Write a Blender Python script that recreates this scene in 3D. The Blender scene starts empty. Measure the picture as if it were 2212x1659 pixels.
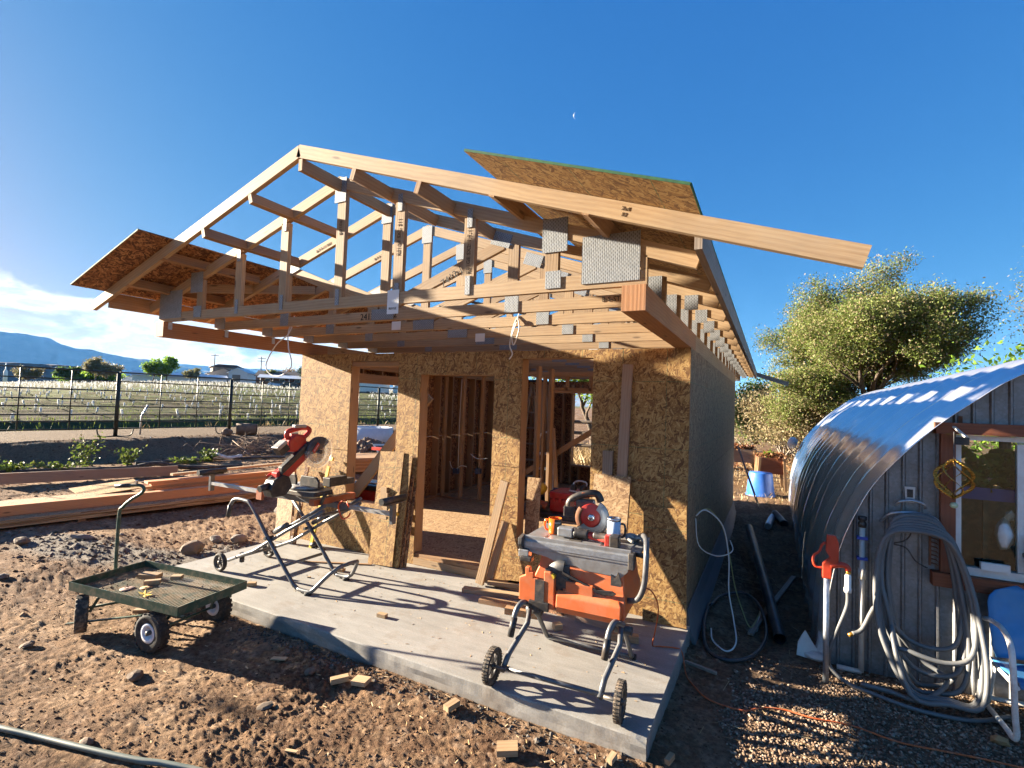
import bpy, bmesh, math, random
import numpy as np
from mathutils import Vector, Matrix, Euler
random.seed(7); np.random.seed(7)
SC = bpy.context.scene
COL = SC.collection
R = math.radians

# ---------------------------------------------------------------- camera
cam_data = bpy.data.cameras.new('camera')
cam_data.sensor_width = 36.0
cam_data.lens = 36.0 * 1077.3 / 2212.0
cam_data.clip_start = 0.05
cam_data.clip_end = 30000
cam = bpy.data.objects.new('camera', cam_data)
COL.objects.link(cam)
_yaw, _pitch, _roll = 0.4800, 0.0392, 0.0358
_f = Vector((-math.sin(_yaw) * math.cos(_pitch), math.cos(_yaw) * math.cos(_pitch), math.sin(_pitch)))
_r = Vector((math.cos(_yaw), math.sin(_yaw), 0))
_u = _r.cross(_f)
_r2 = math.cos(_roll) * _r + math.sin(_roll) * _u
_u2 = -math.sin(_roll) * _r + math.cos(_roll) * _u
CAM = Vector((0.640, -4.660, 1.885))
_m = Matrix((( _r2.x, _u2.x, -_f.x, CAM.x), (_r2.y, _u2.y, -_f.y, CAM.y), (_r2.z, _u2.z, -_f.z, CAM.z), (0, 0, 0, 1)))
cam.matrix_world = _m
SC.camera = cam

# ---------------------------------------------------------------- light
SUN_DIR = Vector((-1.0, -0.185, 0.281)).normalized()      # towards the sun
SUN_EL = math.asin(SUN_DIR.z)
SUN_AZ = math.atan2(SUN_DIR.x, SUN_DIR.y)                  # clockwise from +Y
world = bpy.data.worlds.new('World')
SC.world = world
world.use_nodes = True
wn, wl = world.node_tree.nodes, world.node_tree.links
wn.clear()
w_out = wn.new('ShaderNodeOutputWorld')
w_bg = wn.new('ShaderNodeBackground'); w_bg.inputs['Strength'].default_value = 0.05
sky = wn.new('ShaderNodeTexSky'); sky.sky_type = 'NISHITA'; sky.sun_disc = False
sky.sun_elevation = SUN_EL; sky.sun_rotation = SUN_AZ % (2 * math.pi)
sky.altitude = 0; sky.air_density = 0.6; sky.dust_density = 0.6; sky.ozone_density = 6.0
def wm(op, a=None, b=None, c=None):
    n = wn.new('ShaderNodeMath'); n.operation = op
    for i, v in enumerate((a, b, c)):
        if v is None: continue
        if isinstance(v, (int, float)): n.inputs[i].default_value = v
        else: wl.new(v, n.inputs[i])
    return n.outputs[0]
tc = wn.new('ShaderNodeTexCoord')
sep = wn.new('ShaderNodeSeparateXYZ'); wl.new(tc.outputs['Generated'], sep.inputs[0])
zz = wm('MAXIMUM', sep.outputs[2], 0.0)
den = wm('ADD', zz, 0.06)
cx, cy = wm('DIVIDE', sep.outputs[0], den), wm('DIVIDE', sep.outputs[1], den)
cmb = wn.new('ShaderNodeCombineXYZ'); wl.new(cx, cmb.inputs[0]); wl.new(cy, cmb.inputs[1])
cn = wn.new('ShaderNodeTexNoise'); cn.inputs['Scale'].default_value = 1.0; cn.inputs['Detail'].default_value = 9
cn.inputs['Roughness'].default_value = 0.58; cn.inputs['Distortion'].default_value = 0.3; _cm = wn.new('ShaderNodeMapping'); _cm.inputs['Scale'].default_value = (7.0, 7.0, 21.0); _cm.inputs['Location'].default_value = (0.7, 2.3, 0.2); wl.new(tc.outputs['Generated'], _cm.inputs[0]); wl.new(_cm.outputs[0], cn.inputs['Vector'])
cn2 = wn.new('ShaderNodeTexNoise'); cn2.inputs['Scale'].default_value = 0.45; cn2.inputs['Detail'].default_value = 3; wl.new(_cm.outputs[0], cn2.inputs['Vector'])
def ramp(nodes, links, src, stops, interp='LINEAR'):
    n = nodes.new('ShaderNodeValToRGB'); n.color_ramp.interpolation = interp
    while len(n.color_ramp.elements) < len(stops): n.color_ramp.elements.new(0.5)
    for e, (p, c) in zip(n.color_ramp.elements, stops):
        e.position = p; e.color = (c, c, c, 1) if isinstance(c, (int, float)) else (*c, 1)
    links.new(src, n.inputs[0]); return n.outputs[0]
el = wm('ADD', zz, wm('MULTIPLY', wm('SUBTRACT', cn2.outputs[0], 0.5), 0.10))
band0 = ramp(wn, wl, el, [(0.0, 1.0), (0.125, 1.0), (0.172, 0.0), (1.0, 0.0)])
west = wm('ADD', wm('MULTIPLY', sep.outputs[0], -0.98), wm('MULTIPLY', sep.outputs[1], 0.2))     # the bank of cloud lies in the west
band = wm('MULTIPLY', band0, ramp(wn, wl, west, [(0.30, 0.0), (0.62, 1.0)]))
dens = ramp(wn, wl, wm('ADD', cn.outputs[0], wm('MULTIPLY', wm('SUBTRACT', band, 1.0), 0.55)), [(0.38, 0.0), (0.47, 1.0)])
# thin high streaks
mp = wn.new('ShaderNodeMapping'); mp.inputs['Scale'].default_value = (0.35, 1.6, 1); mp.inputs['Rotation'].default_value = (0, 0, 0.6); wl.new(cmb.outputs[0], mp.inputs[0])
cn3 = wn.new('ShaderNodeTexNoise'); cn3.inputs['Scale'].default_value = 0.5; cn3.inputs['Detail'].default_value = 6; wl.new(mp.outputs[0], cn3.inputs['Vector'])
shade = ramp(wn, wl, cn.outputs[0], [(0.40, (1.5, 1.85, 2.4)), (0.47, (2.3, 2.6, 3.0)), (0.53, (3.2, 3.25, 3.3)), (0.60, (2.3, 2.55, 2.9)), (0.70, (3.3, 3.3, 3.3))])
mixc = wn.new('ShaderNodeMix'); mixc.data_type = 'RGBA'
sks = wn.new('ShaderNodeSeparateColor'); wl.new(sky.outputs[0], sks.inputs[0])
skyg = wn.new('ShaderNodeCombineColor')                         # one even colour grade for the whole sky
for i, (k, g) in enumerate(((0.42, 1.2), (0.70, 0.59), (1.44, 0.25))): wl.new(wm('MULTIPLY', wm('POWER', sks.outputs[i], g), k), skyg.inputs[i])
wl.new(dens, mixc.inputs['Factor']); wl.new(skyg.outputs[0], mixc.inputs[6]); wl.new(shade, mixc.inputs[7])
wl.new(mixc.outputs[2], w_bg.inputs['Color']); wl.new(w_bg.outputs[0], w_out.inputs[0])

sun_d = bpy.data.lights.new('sun', 'SUN'); sun_d.energy = 5.0; sun_d.angle = R(0.55); sun_d.color = (1.0, 0.90, 0.76)
sun = bpy.data.objects.new('sun', sun_d); COL.objects.link(sun)
sun.rotation_euler = SUN_DIR.to_track_quat('Z', 'Y').to_euler()
sun.location = (-30, -5, 20)
SC.view_settings.view_transform = 'Standard'
SC.view_settings.look = 'None'
SC.view_settings.gamma = 1.0
SC.view_settings.use_curve_mapping = False
SC.view_settings.exposure = 2.7
SC.render.engine = 'CYCLES'
SC.cycles.max_bounces = 8; SC.cycles.diffuse_bounces = 6; SC.cycles.glossy_bounces = 4
SC.cycles.transmission_bounces = 6; SC.cycles.volume_bounces = 0; SC.cycles.transparent_max_bounces = 16
SC.cycles.caustics_reflective = False; SC.cycles.caustics_refractive = False
SC.cycles.use_denoising = True
try: SC.cycles.denoiser = 'OPENIMAGEDENOISE'
except Exception: pass

# ---------------------------------------------------------------- helpers
class NT:
    """small wrapper round a material's node tree"""
    def __init__(s, name):
        s.m = bpy.data.materials.new(name); s.m.use_nodes = True
        s.n, s.l = s.m.node_tree.nodes, s.m.node_tree.links
        s.b = s.n['Principled BSDF']
    def N(s, t, **kw):
        n = s.n.new('ShaderNode' + t)
        for k, v in kw.items():
            if hasattr(n, k): setattr(n, k, v)
        return n
    def put(s, n, i, v):
        if v is None: return
        if hasattr(v, 'links'): s.l.new(v, n.inputs[i])
        else: n.inputs[i].default_value = v
    def math(s, op, a=None, b=None, c=None):
        n = s.N('Math', operation=op)
        for i, v in enumerate((a, b, c)): s.put(n, i, v)
        return n.outputs[0]
    def ramp(s, src, stops, interp='LINEAR'): return ramp(s.n, s.l, src, stops, interp)
    def mix(s, f, a, b, mode='MIX'):
        n = s.N('Mix', data_type='RGBA', blend_type=mode)
        s.put(n, 0, f)
        for i, v in ((6, a), (7, b)):
            if isinstance(v, tuple): v = (*v, 1) if len(v) == 3 else v
            s.put(n, i, v)
        return n.outputs[2]
    def mapping(s, vec, scale=(1, 1, 1), rot=(0, 0, 0), loc=(0, 0, 0)):
        n = s.N('Mapping'); s.l.new(vec, n.inputs[0])
        n.inputs['Scale'].default_value = scale; n.inputs['Rotation'].default_value = rot; n.inputs['Location'].default_value = loc
        return n.outputs[0]
    def noise(s, vec, scale, detail=4, rough=0.55, dist=0.0, out=0):
        n = s.N('TexNoise'); s.l.new(vec, n.inputs['Vector'])
        n.inputs['Scale'].default_value = scale; n.inputs['Detail'].default_value = detail
        n.inputs['Roughness'].default_value = rough; n.inputs['Distortion'].default_value = dist
        return n.outputs[out]
    def vor(s, vec, scale, feature='F1', out='Distance', rnd=1.0):
        n = s.N('TexVoronoi', feature=feature); s.l.new(vec, n.inputs['Vector'])
        n.inputs['Scale'].default_value = scale; n.inputs['Randomness'].default_value = rnd
        return n.outputs[out]
    def uv(s): return s.N('TexCoord').outputs['UV']
    def obj(s): return s.N('TexCoord').outputs['Object']
    def pos(s): return s.N('NewGeometry').outputs['Position']
    def rnd(s): return s.N('ObjectInfo').outputs['Random']
    def bump(s, h, strength=0.4, dist=0.01, normal=None):
        n = s.N('Bump'); n.inputs['Strength'].default_value = strength; n.inputs['Distance'].default_value = dist
        s.l.new(h, n.inputs['Height'])
        if normal is not None: s.l.new(normal, n.inputs['Normal'])
        return n.outputs[0]
    def out(s, col=None, rough=None, metal=None, normal=None, **kw):
        if col is not None: s.put(s.b, 'Base Color', (*col, 1) if isinstance(col, tuple) else col)
        if rough is not None: s.put(s.b, 'Roughness', rough)
        if metal is not None: s.put(s.b, 'Metallic', metal)
        if normal is not None: s.l.new(normal, s.b.inputs['Normal'])
        for k, v in kw.items(): s.put(s.b, k.replace('_', ' '), v)
        return s.m

def simple(name, col, rough=0.55, metal=0.0, var=0.12, scale=14, bump=0.15, dirt=None, **kw):
    """plain paint/plastic/metal with slight mottling, wear and an optional dust tone"""
    t = NT(name); p = t.obj()
    n = t.noise(p, scale, 5, 0.6)
    c = t.mix(t.ramp(n, [(0.3, 0.0), (0.7, 1.0)]), tuple(x * (1 - var) for x in col), tuple(min(1, x * (1 + var)) for x in col))
    if dirt:
        n2 = t.noise(p, scale * 0.6, 6, 0.7, 0.4)
        c = t.mix(t.math('MULTIPLY', t.ramp(n2, [(0.45, 0.0), (0.72, 1.0)]), dirt[1]), c, dirt[0])
    r = t.math('ADD', t.math('MULTIPLY', n, 0.25), max(0.02, rough - 0.12))
    nm = t.bump(t.noise(p, scale * 5, 3), bump, 0.002) if bump else None
    return t.out(c, r, metal, nm, **kw)

DUST = (0.33, 0.24, 0.16)
def make_wood(name, dark, mid, light, knots=True, grey=0.0):
    t = NT(name); uv = t.uv(); rn = t.rnd()
    off = t.N('CombineXYZ'); t.l.new(t.math('MULTIPLY', rn, 37.0), off.inputs[0]); t.l.new(t.math('MULTIPLY', rn, 91.0), off.inputs[1])
    va = t.N('VectorMath', operation='ADD'); t.l.new(uv, va.inputs[0]); t.l.new(off.outputs[0], va.inputs[1]); p = va.outputs[0]
    wob = t.noise(t.mapping(p, (1.2, 5, 1)), 1.0, 3)
    sp = t.N('SeparateXYZ'); t.l.new(p, sp.inputs[0])
    ring = t.math('SINE', t.math('ADD', t.math('MULTIPLY', sp.outputs[1], 260.0), t.math('MULTIPLY', wob, 22.0)))
    fine = t.noise(t.mapping(p, (6, 260, 1)), 1.0, 4, 0.6)
    blot = t.noise(t.mapping(p, (1.5, 6, 1)), 1.6, 4)
    g = t.math('ADD', t.math('MULTIPLY', ring, 0.07), t.math('ADD', t.math('MULTIPLY', fine, 0.55), t.math('MULTIPLY', blot, 0.45)))
    c = t.ramp(g, [(0.25, dark), (0.5, mid), (0.78, light)])
    if knots:
        kv = t.vor(t.mapping(p, (2.2, 9.0, 1)), 1.0, 'F1', 'Distance')
        k = t.ramp(kv, [(0.055, 1.0), (0.12, 0.0)])
        c = t.mix(t.math('MULTIPLY', k, 0.9), c, tuple(x * 0.42 for x in dark))
    tint = t.ramp(rn, [(0.0, (0.80, 0.74, 0.68)), (0.5, (1.0, 0.97, 0.93)), (1.0, (1.12, 1.12, 1.12))])
    c = t.mix(1.0, c, tint, 'MULTIPLY')
    smear = t.ramp(t.noise(t.obj(), 2.2, 5, 0.65), [(0.42, 0.0), (0.75, 1.0)])
    c = t.mix(t.math('MULTIPLY', smear, 0.42 + grey), c, tuple(0.5 * (a + b) for a, b in zip(dark, (0.2, 0.19, 0.18))))
    return t.out(c, 0.72, 0.0, t.bump(t.math('ADD', fine, t.math('MULTIPLY', ring, 0.2)), 0.25, 0.003))

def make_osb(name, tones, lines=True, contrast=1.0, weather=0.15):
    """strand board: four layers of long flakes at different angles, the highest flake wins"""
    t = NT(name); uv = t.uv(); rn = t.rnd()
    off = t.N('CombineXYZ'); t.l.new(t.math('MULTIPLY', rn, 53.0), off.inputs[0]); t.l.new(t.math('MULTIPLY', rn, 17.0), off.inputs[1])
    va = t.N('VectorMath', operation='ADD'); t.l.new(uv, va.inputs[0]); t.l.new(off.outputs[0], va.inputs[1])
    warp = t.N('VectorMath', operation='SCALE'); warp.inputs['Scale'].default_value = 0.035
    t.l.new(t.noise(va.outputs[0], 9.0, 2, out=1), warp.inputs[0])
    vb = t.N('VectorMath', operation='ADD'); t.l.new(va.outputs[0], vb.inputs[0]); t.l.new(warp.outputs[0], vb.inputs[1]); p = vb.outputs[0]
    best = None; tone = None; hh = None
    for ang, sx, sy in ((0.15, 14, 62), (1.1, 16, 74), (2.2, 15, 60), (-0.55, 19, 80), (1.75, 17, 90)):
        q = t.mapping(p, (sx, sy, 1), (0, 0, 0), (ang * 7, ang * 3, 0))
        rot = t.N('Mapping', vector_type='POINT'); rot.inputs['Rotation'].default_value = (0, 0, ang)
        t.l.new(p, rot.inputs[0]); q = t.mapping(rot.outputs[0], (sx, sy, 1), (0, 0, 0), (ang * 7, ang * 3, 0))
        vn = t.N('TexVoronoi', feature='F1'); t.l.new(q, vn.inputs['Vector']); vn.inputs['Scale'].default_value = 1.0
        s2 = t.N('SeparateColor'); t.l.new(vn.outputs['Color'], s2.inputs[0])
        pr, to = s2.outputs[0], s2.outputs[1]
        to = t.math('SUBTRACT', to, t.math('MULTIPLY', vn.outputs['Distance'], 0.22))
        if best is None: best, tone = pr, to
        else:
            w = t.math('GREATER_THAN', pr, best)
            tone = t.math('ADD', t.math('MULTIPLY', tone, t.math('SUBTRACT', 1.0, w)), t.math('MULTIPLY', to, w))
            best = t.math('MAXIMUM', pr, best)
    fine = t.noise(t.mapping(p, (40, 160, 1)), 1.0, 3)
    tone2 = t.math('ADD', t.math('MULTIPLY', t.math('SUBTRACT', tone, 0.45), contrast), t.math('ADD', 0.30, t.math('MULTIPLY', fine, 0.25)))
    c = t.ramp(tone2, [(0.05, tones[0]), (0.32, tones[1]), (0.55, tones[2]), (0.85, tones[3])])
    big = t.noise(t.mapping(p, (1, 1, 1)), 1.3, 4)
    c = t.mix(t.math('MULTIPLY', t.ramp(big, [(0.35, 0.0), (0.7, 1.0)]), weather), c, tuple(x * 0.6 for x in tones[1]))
    if lines:
        sp = t.N('SeparateXYZ'); t.l.new(uv, sp.inputs[0])
        dash = t.noise(uv, 35.0, 2)
        for ax, per in ((0, 0.4064), (1, 0.6096)):
            w = t.math('ABSOLUTE', t.math('SUBTRACT', t.math('FRACT', t.math('DIVIDE', sp.outputs[ax], per)), 0.5))
            ln = t.math('MULTIPLY', t.math('LESS_THAN', w, 0.0045 / per * 0.6), t.ramp(dash, [(0.38, 0.25), (0.55, 0.85)]))
            c = t.mix(ln, c, (0.05, 0.11, 0.05))
    return t.out(c, 0.75, 0.0, t.bump(t.math('ADD', t.math('MULTIPLY', best, 0.6), t.math('MULTIPLY', fine, 0.25)), 0.45, 0.004))

MAT = {}
MAT['pine'] = make_wood('pine_lumber', (0.25, 0.155, 0.078), (0.365, 0.25, 0.14), (0.46, 0.34, 0.205))
MAT['fir'] = make_wood('fir_lumber', (0.235, 0.125, 0.056), (0.335, 0.195, 0.094), (0.42, 0.27, 0.14))
MAT['beam'] = make_wood('beam_fir', (0.27, 0.115, 0.045), (0.40, 0.19, 0.08), (0.50, 0.28, 0.135))
MAT['redbeam'] = make_wood('fresh_beam', (0.36, 0.15, 0.06), (0.52, 0.24, 0.10), (0.58, 0.31, 0.15))
MAT['cedar'] = make_wood('red_cedar', (0.15, 0.042, 0.016), (0.24, 0.07, 0.025), (0.31, 0.105, 0.04))
MAT['greywood'] = make_wood('weathered_wood', (0.16, 0.12, 0.09), (0.28, 0.22, 0.17), (0.38, 0.32, 0.26), True, 0.2)
MAT['dullwood'] = make_wood('dull_board', (0.24, 0.15, 0.10), (0.33, 0.22, 0.15), (0.40, 0.28, 0.20))
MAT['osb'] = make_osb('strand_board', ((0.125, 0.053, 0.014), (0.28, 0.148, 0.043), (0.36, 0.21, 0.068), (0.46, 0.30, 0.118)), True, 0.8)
MAT['osbsmooth'] = make_osb('strand_board_pale', ((0.16, 0.08, 0.035), (0.31, 0.185, 0.085), (0.39, 0.255, 0.13), (0.47, 0.34, 0.19)), False, 0.7)
MAT['osbshaded'] = make_osb('strand_board_shaded', ((0.13, 0.072, 0.032), (0.24, 0.145, 0.068), (0.30, 0.19, 0.095), (0.37, 0.255, 0.14)), True, 0.85)  # strand board with the side wall's shade mixed into its colour
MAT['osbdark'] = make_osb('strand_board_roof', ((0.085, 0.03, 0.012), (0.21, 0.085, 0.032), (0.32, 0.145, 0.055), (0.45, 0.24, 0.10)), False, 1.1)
MAT['osbedge'] = simple('board_edge', (0.16, 0.10, 0.05), 0.85, 0, 0.35, 60)
MAT['greenedge'] = simple('green_painted_edge', (0.02, 0.09, 0.035), 0.8, 0, 0.4, 40)
MAT['black'] = simple('black_plastic', (0.018, 0.018, 0.02), 0.45, 0, 0.2, 20, 0.1, (DUST, 0.25))
MAT['rubber'] = simple('black_rubber', (0.016, 0.016, 0.016), 0.8, 0, 0.3, 30, 0.4, (DUST, 0.3))
MAT['dustyrubber'] = simple('dusty_rubber', (0.03, 0.028, 0.025), 0.85, 0, 0.3, 30, 0.4, (DUST, 0.85))
MAT['greytube'] = simple('grey_painted_steel', (0.115, 0.118, 0.125), 0.36, 0.35, 0.15, 30, 0.05, ((0.25, 0.22, 0.19), 0.35))
MAT['alu'] = simple('dull_aluminium', (0.34, 0.345, 0.35), 0.42, 0.6, 0.12, 18, 0.08, ((0.22, 0.16, 0.11), 0.5))
MAT['darkmetal'] = simple('dark_cast_metal', (0.05, 0.052, 0.056), 0.5, 0.3, 0.2, 25, 0.15, (DUST, 0.4))
MAT['chrome'] = simple('bright_steel', (0.55, 0.55, 0.56), 0.25, 0.95, 0.08, 20, 0.03)
MAT['galv'] = simple('galvanised_steel', (0.42, 0.45, 0.49), 0.42, 0.8, 0.18, 40, 0.05)
MAT['red'] = simple('red_plastic', (0.42, 0.022, 0.016), 0.4, 0, 0.12, 20, 0.06, (DUST, 0.25))
MAT['redtool'] = simple('red_tool_body', (0.50, 0.03, 0.02), 0.38, 0, 0.12, 20, 0.06, (DUST, 0.2))
MAT['orange'] = simple('orange_plastic', (0.62, 0.135, 0.035), 0.5, 0, 0.10, 10, 0.08, ((0.45, 0.25, 0.15), 0.55))
MAT['orangedark'] = simple('burnt_orange_plastic', (0.33, 0.075, 0.02), 0.5, 0, 0.1, 15, 0.08, (DUST, 0.4))
MAT['mugorange'] = simple('orange_glaze', (0.78, 0.13, 0.012), 0.18, 0, 0.03, 8, 0.0)
MAT['hotorange'] = simple('bright_orange_clip', (0.75, 0.10, 0.02), 0.4, 0, 0.05)
MAT['cord'] = simple('orange_cord', (0.50, 0.10, 0.02), 0.55, 0, 0.1, 30, 0.05, (DUST, 0.4))
MAT['green'] = simple('green_painted_steel', (0.012, 0.055, 0.038), 0.45, 0.1, 0.25, 22, 0.1, (DUST, 0.45))
MAT['fencegreen'] = simple('dark_green_pipe', (0.014, 0.026, 0.024), 0.45, 0.3, 0.25, 10, 0.05, (DUST, 0.25))
MAT['hubwhite'] = simple('white_wheel_hub', (0.62, 0.62, 0.66), 0.4, 0, 0.08, 20, 0.05, (DUST, 0.25))
MAT['white'] = simple('white_paint', (0.74, 0.73, 0.70), 0.45, 0, 0.06, 10, 0.1, ((0.35, 0.25, 0.17), 0.3))
MAT['rustwhite'] = simple('rusted_white_paint', (0.72, 0.69, 0.64), 0.4, 0, 0.06, 10, 0.1, ((0.25, 0.10, 0.04), 0.6))
MAT['pvc'] = simple('white_pvc', (0.62, 0.60, 0.55), 0.4, 0, 0.08, 10, 0.03, (DUST, 0.3))
MAT['wire'] = simple('white_cable', (0.68, 0.66, 0.60), 0.5, 0, 0.05, 10, 0)
MAT['ywire'] = simple('yellow_cable', (0.35, 0.30, 0.10), 0.55, 0, 0.05, 10, 0)
MAT['yellow'] = simple('yellow_paint', (0.62, 0.42, 0.03), 0.45, 0, 0.1, 12, 0.05, (DUST, 0.3))
MAT['gold'] = simple('bronze_foil', (0.55, 0.30, 0.05), 0.25, 0.7, 0.1, 12, 0.02)
MAT['palegreen'] = simple('pale_green_bead', (0.50, 0.60, 0.38), 0.3, 0, 0.08)
MAT['tumbler'] = simple('pale_blue_enamel', (0.50, 0.60, 0.74), 0.25, 0, 0.05, 8, 0)
MAT['bluetub'] = simple('blue_tub_plastic', (0.03, 0.14, 0.55), 0.4, 0, 0.08, 6, 0.05, (DUST, 0.15))
MAT['blue'] = simple('blue_plastic', (0.015, 0.07, 0.40), 0.4, 0, 0.08)
MAT['darkblue'] = simple('dark_blue_plastic', (0.015, 0.025, 0.06), 0.5, 0, 0.1)
MAT['chairblue'] = simple('blue_chair_paint', (0.045, 0.19, 0.42), 0.38, 0, 0.12, 8, 0.06, ((0.10, 0.22, 0.34), 0.5))
MAT['hydrant'] = simple('hydrant_red', (0.48, 0.045, 0.016), 0.45, 0, 0.12, 16, 0.1)
MAT['hose'] = simple('grey_hose', (0.115, 0.118, 0.12), 0.5, 0, 0.12, 6, 0.05, ((0.22, 0.2, 0.18), 0.3))
MAT['hosegreen'] = simple('grey_green_hose', (0.10, 0.125, 0.11), 0.5, 0, 0.15, 6, 0.05, (DUST, 0.4))
MAT['blackpipe'] = simple('black_poly_pipe', (0.022, 0.025, 0.03), 0.4, 0, 0.15, 8, 0.03, (DUST, 0.3))
MAT['tarp'] = simple('black_cloth', (0.02, 0.02, 0.022), 0.8, 0, 0.25, 8, 0.3, (DUST, 0.35))
MAT['flash'] = simple('flashing_membrane', (0.15, 0.145, 0.145), 0.55, 0.0, 0.2, 8, 0.15)

MAT['foam'] = simple('white_foam_roll', (0.50, 0.54, 0.60), 0.6, 0, 0.1, 6, 0.1)
MAT['glove'] = simple('grey_cloth_glove', (0.30, 0.29, 0.27), 0.9, 0, 0.25, 30, 0.5)
MAT['paper'] = simple('white_paper_tag', (0.72, 0.72, 0.70), 0.8, 0, 0.04, 10, 0)
MAT['ink'] = simple('black_ink', (0.02, 0.018, 0.016), 0.8, 0, 0, 10, 0)
MAT['inkbrown'] = simple('faded_stamp_ink', (0.09, 0.06, 0.035), 0.8, 0, 0, 10, 0)
MAT['lettering'] = simple('pale_lettering', (0.7, 0.7, 0.68), 0.5, 0, 0, 10, 0)
MAT['rust'] = simple('rusty_steel', (0.16, 0.065, 0.03), 0.75, 0.3, 0.3, 20, 0.3)
MAT['disc'] = simple('grinding_disc', (0.20, 0.12, 0.10), 0.8, 0, 0.15, 40, 0.2)
MAT['leafbrown'] = simple('dry_leaf', (0.34, 0.19, 0.08), 0.8, 0, 0.25, 20, 0.2)
MAT['plastic_bag'] = simple('clear_plastic_film', (0.72, 0.68, 0.64), 0.3, 0, 0.1, 10, 0.2)
MAT['twig'] = simple('dry_twig', (0.22, 0.155, 0.11), 0.9, 0, 0.3, 30, 0.3)
MAT['bark'] = simple('rough_bark', (0.10, 0.075, 0.055), 0.95, 0, 0.4, 12, 0.8)
MAT['greybark'] = simple('pale_branch_bark', (0.25, 0.215, 0.18), 0.95, 0, 0.3, 12, 0.6)
MAT['rock'] = simple('field_stone', (0.15, 0.108, 0.075), 0.9, 0, 0.3, 9, 0.7, ((0.20, 0.10, 0.055), 0.5))
MAT['greyrock'] = simple('grey_rubble', (0.17, 0.15, 0.13), 0.9, 0, 0.3, 12, 0.8, ((0.2, 0.11, 0.06), 0.3))
MAT['stucco'] = simple('tan_house_wall', (0.30, 0.25, 0.21), 0.9, 0, 0.05, 3, 0)
MAT['brick'] = simple('brick_house_wall', (0.16, 0.075, 0.05), 0.9, 0, 0.1, 3, 0)
MAT['shingle'] = simple('dark_shingle_roof', (0.07, 0.06, 0.06), 0.9, 0, 0.15, 3, 0)
MAT['whiteroof'] = simple('pale_metal_roof', (0.62, 0.66, 0.72), 0.4, 0.2, 0.05, 3, 0)
MAT['farglass'] = simple('dark_window_pane', (0.02, 0.025, 0.03), 0.15, 0, 0, 3, 0)
MAT['moon'] = NT('moonlit_surface').m
_b = MAT['moon'].node_tree.nodes['Principled BSDF']; _b.inputs['Base Color'].default_value = (0, 0, 0, 1)
_b.inputs['Emission Color'].default_value = (0.75, 0.85, 1.0, 1); _b.inputs['Emission Strength'].default_value = 0.12

def leafmat(name, cols, transl=0.35):
    rough = 0.55 if transl > 0 else 0.95
    t = NT(name)
    a = t.N('VertexColor'); a.layer_name = 'tone'
    s = t.N('SeparateColor'); t.l.new(a.outputs[0], s.inputs[0])
    c = t.ramp(s.outputs[0], [(i / (len(cols) - 1), c) for i, c in enumerate(cols)])
    t.out(c, rough)
    t.b.inputs['Specular IOR Level'].default_value = 0.3 if transl > 0 else 0.08
    tr = t.N('BsdfTranslucent'); t.l.new(c, tr.inputs[0])
    mx = t.N('MixShader'); mx.inputs[0].default_value = transl
    t.l.new(t.b.outputs[0], mx.inputs[1]); t.l.new(tr.outputs[0], mx.inputs[2])
    t.l.new(mx.outputs[0], t.n['Material Output'].inputs[0]); return t.m
MAT['willow'] = leafmat('willow_leaf', ((0.04, 0.075, 0.016), (0.085, 0.13, 0.026), (0.16, 0.20, 0.045), (0.28, 0.27, 0.10)))
MAT['catkin'] = leafmat('budding_twig_leaf', ((0.10, 0.075, 0.05), (0.20, 0.15, 0.09), (0.30, 0.235, 0.13), (0.36, 0.30, 0.19)))
MAT['leafgreen'] = leafmat('green_leaf', ((0.02, 0.045, 0.012), (0.05, 0.095, 0.022), (0.09, 0.15, 0.035), (0.16, 0.21, 0.06)))
MAT['leafbright'] = leafmat('bright_spring_leaf', ((0.07, 0.14, 0.015), (0.15, 0.26, 0.03), (0.25, 0.38, 0.045), (0.34, 0.44, 0.09)), 0.5)
MAT['leafyellow'] = leafmat('pale_budding_leaf', ((0.10, 0.10, 0.04), (0.19, 0.18, 0.08), (0.26, 0.24, 0.11), (0.32, 0.29, 0.15)))
MAT['leafdark'] = leafmat('dark_conifer_leaf', ((0.010, 0.020, 0.010), (0.02, 0.035, 0.016), (0.035, 0.055, 0.022), (0.06, 0.08, 0.03)))
MAT['leafred'] = leafmat('dried_red_leaf', ((0.12, 0.04, 0.02), (0.22, 0.085, 0.035), (0.30, 0.14, 0.06), (0.36, 0.22, 0.10)))
MAT['tubeleaf'] = None
MAT['straw'] = leafmat('dry_straw', ((0.20, 0.13, 0.06), (0.32, 0.22, 0.11), (0.42, 0.31, 0.16), (0.50, 0.40, 0.24)), 0.2)
MAT['grass'] = leafmat('field_grass_blade', ((0.07, 0.11, 0.02), (0.13, 0.18, 0.03), (0.22, 0.25, 0.06), (0.32, 0.30, 0.12)), 0.3)
MAT['chip'] = leafmat('wood_chip', ((0.30, 0.18, 0.09), (0.42, 0.28, 0.15), (0.52, 0.37, 0.21), (0.60, 0.45, 0.28)), 0.0)
MAT['clod'] = leafmat('dirt_clod', ((0.07, 0.037, 0.020), (0.12, 0.066, 0.037), (0.17, 0.10, 0.058), (0.23, 0.155, 0.10)), 0.0)
MAT['pebble'] = leafmat('river_pebble', ((0.07, 0.045, 0.030), (0.15, 0.10, 0.068), (0.24, 0.17, 0.12), (0.36, 0.285, 0.215)), 0.0)
MAT['rubble'] = leafmat('grey_gravel', ((0.05, 0.038, 0.028), (0.085, 0.07, 0.057), (0.125, 0.11, 0.095), (0.18, 0.167, 0.15)), 0.0)

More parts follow.
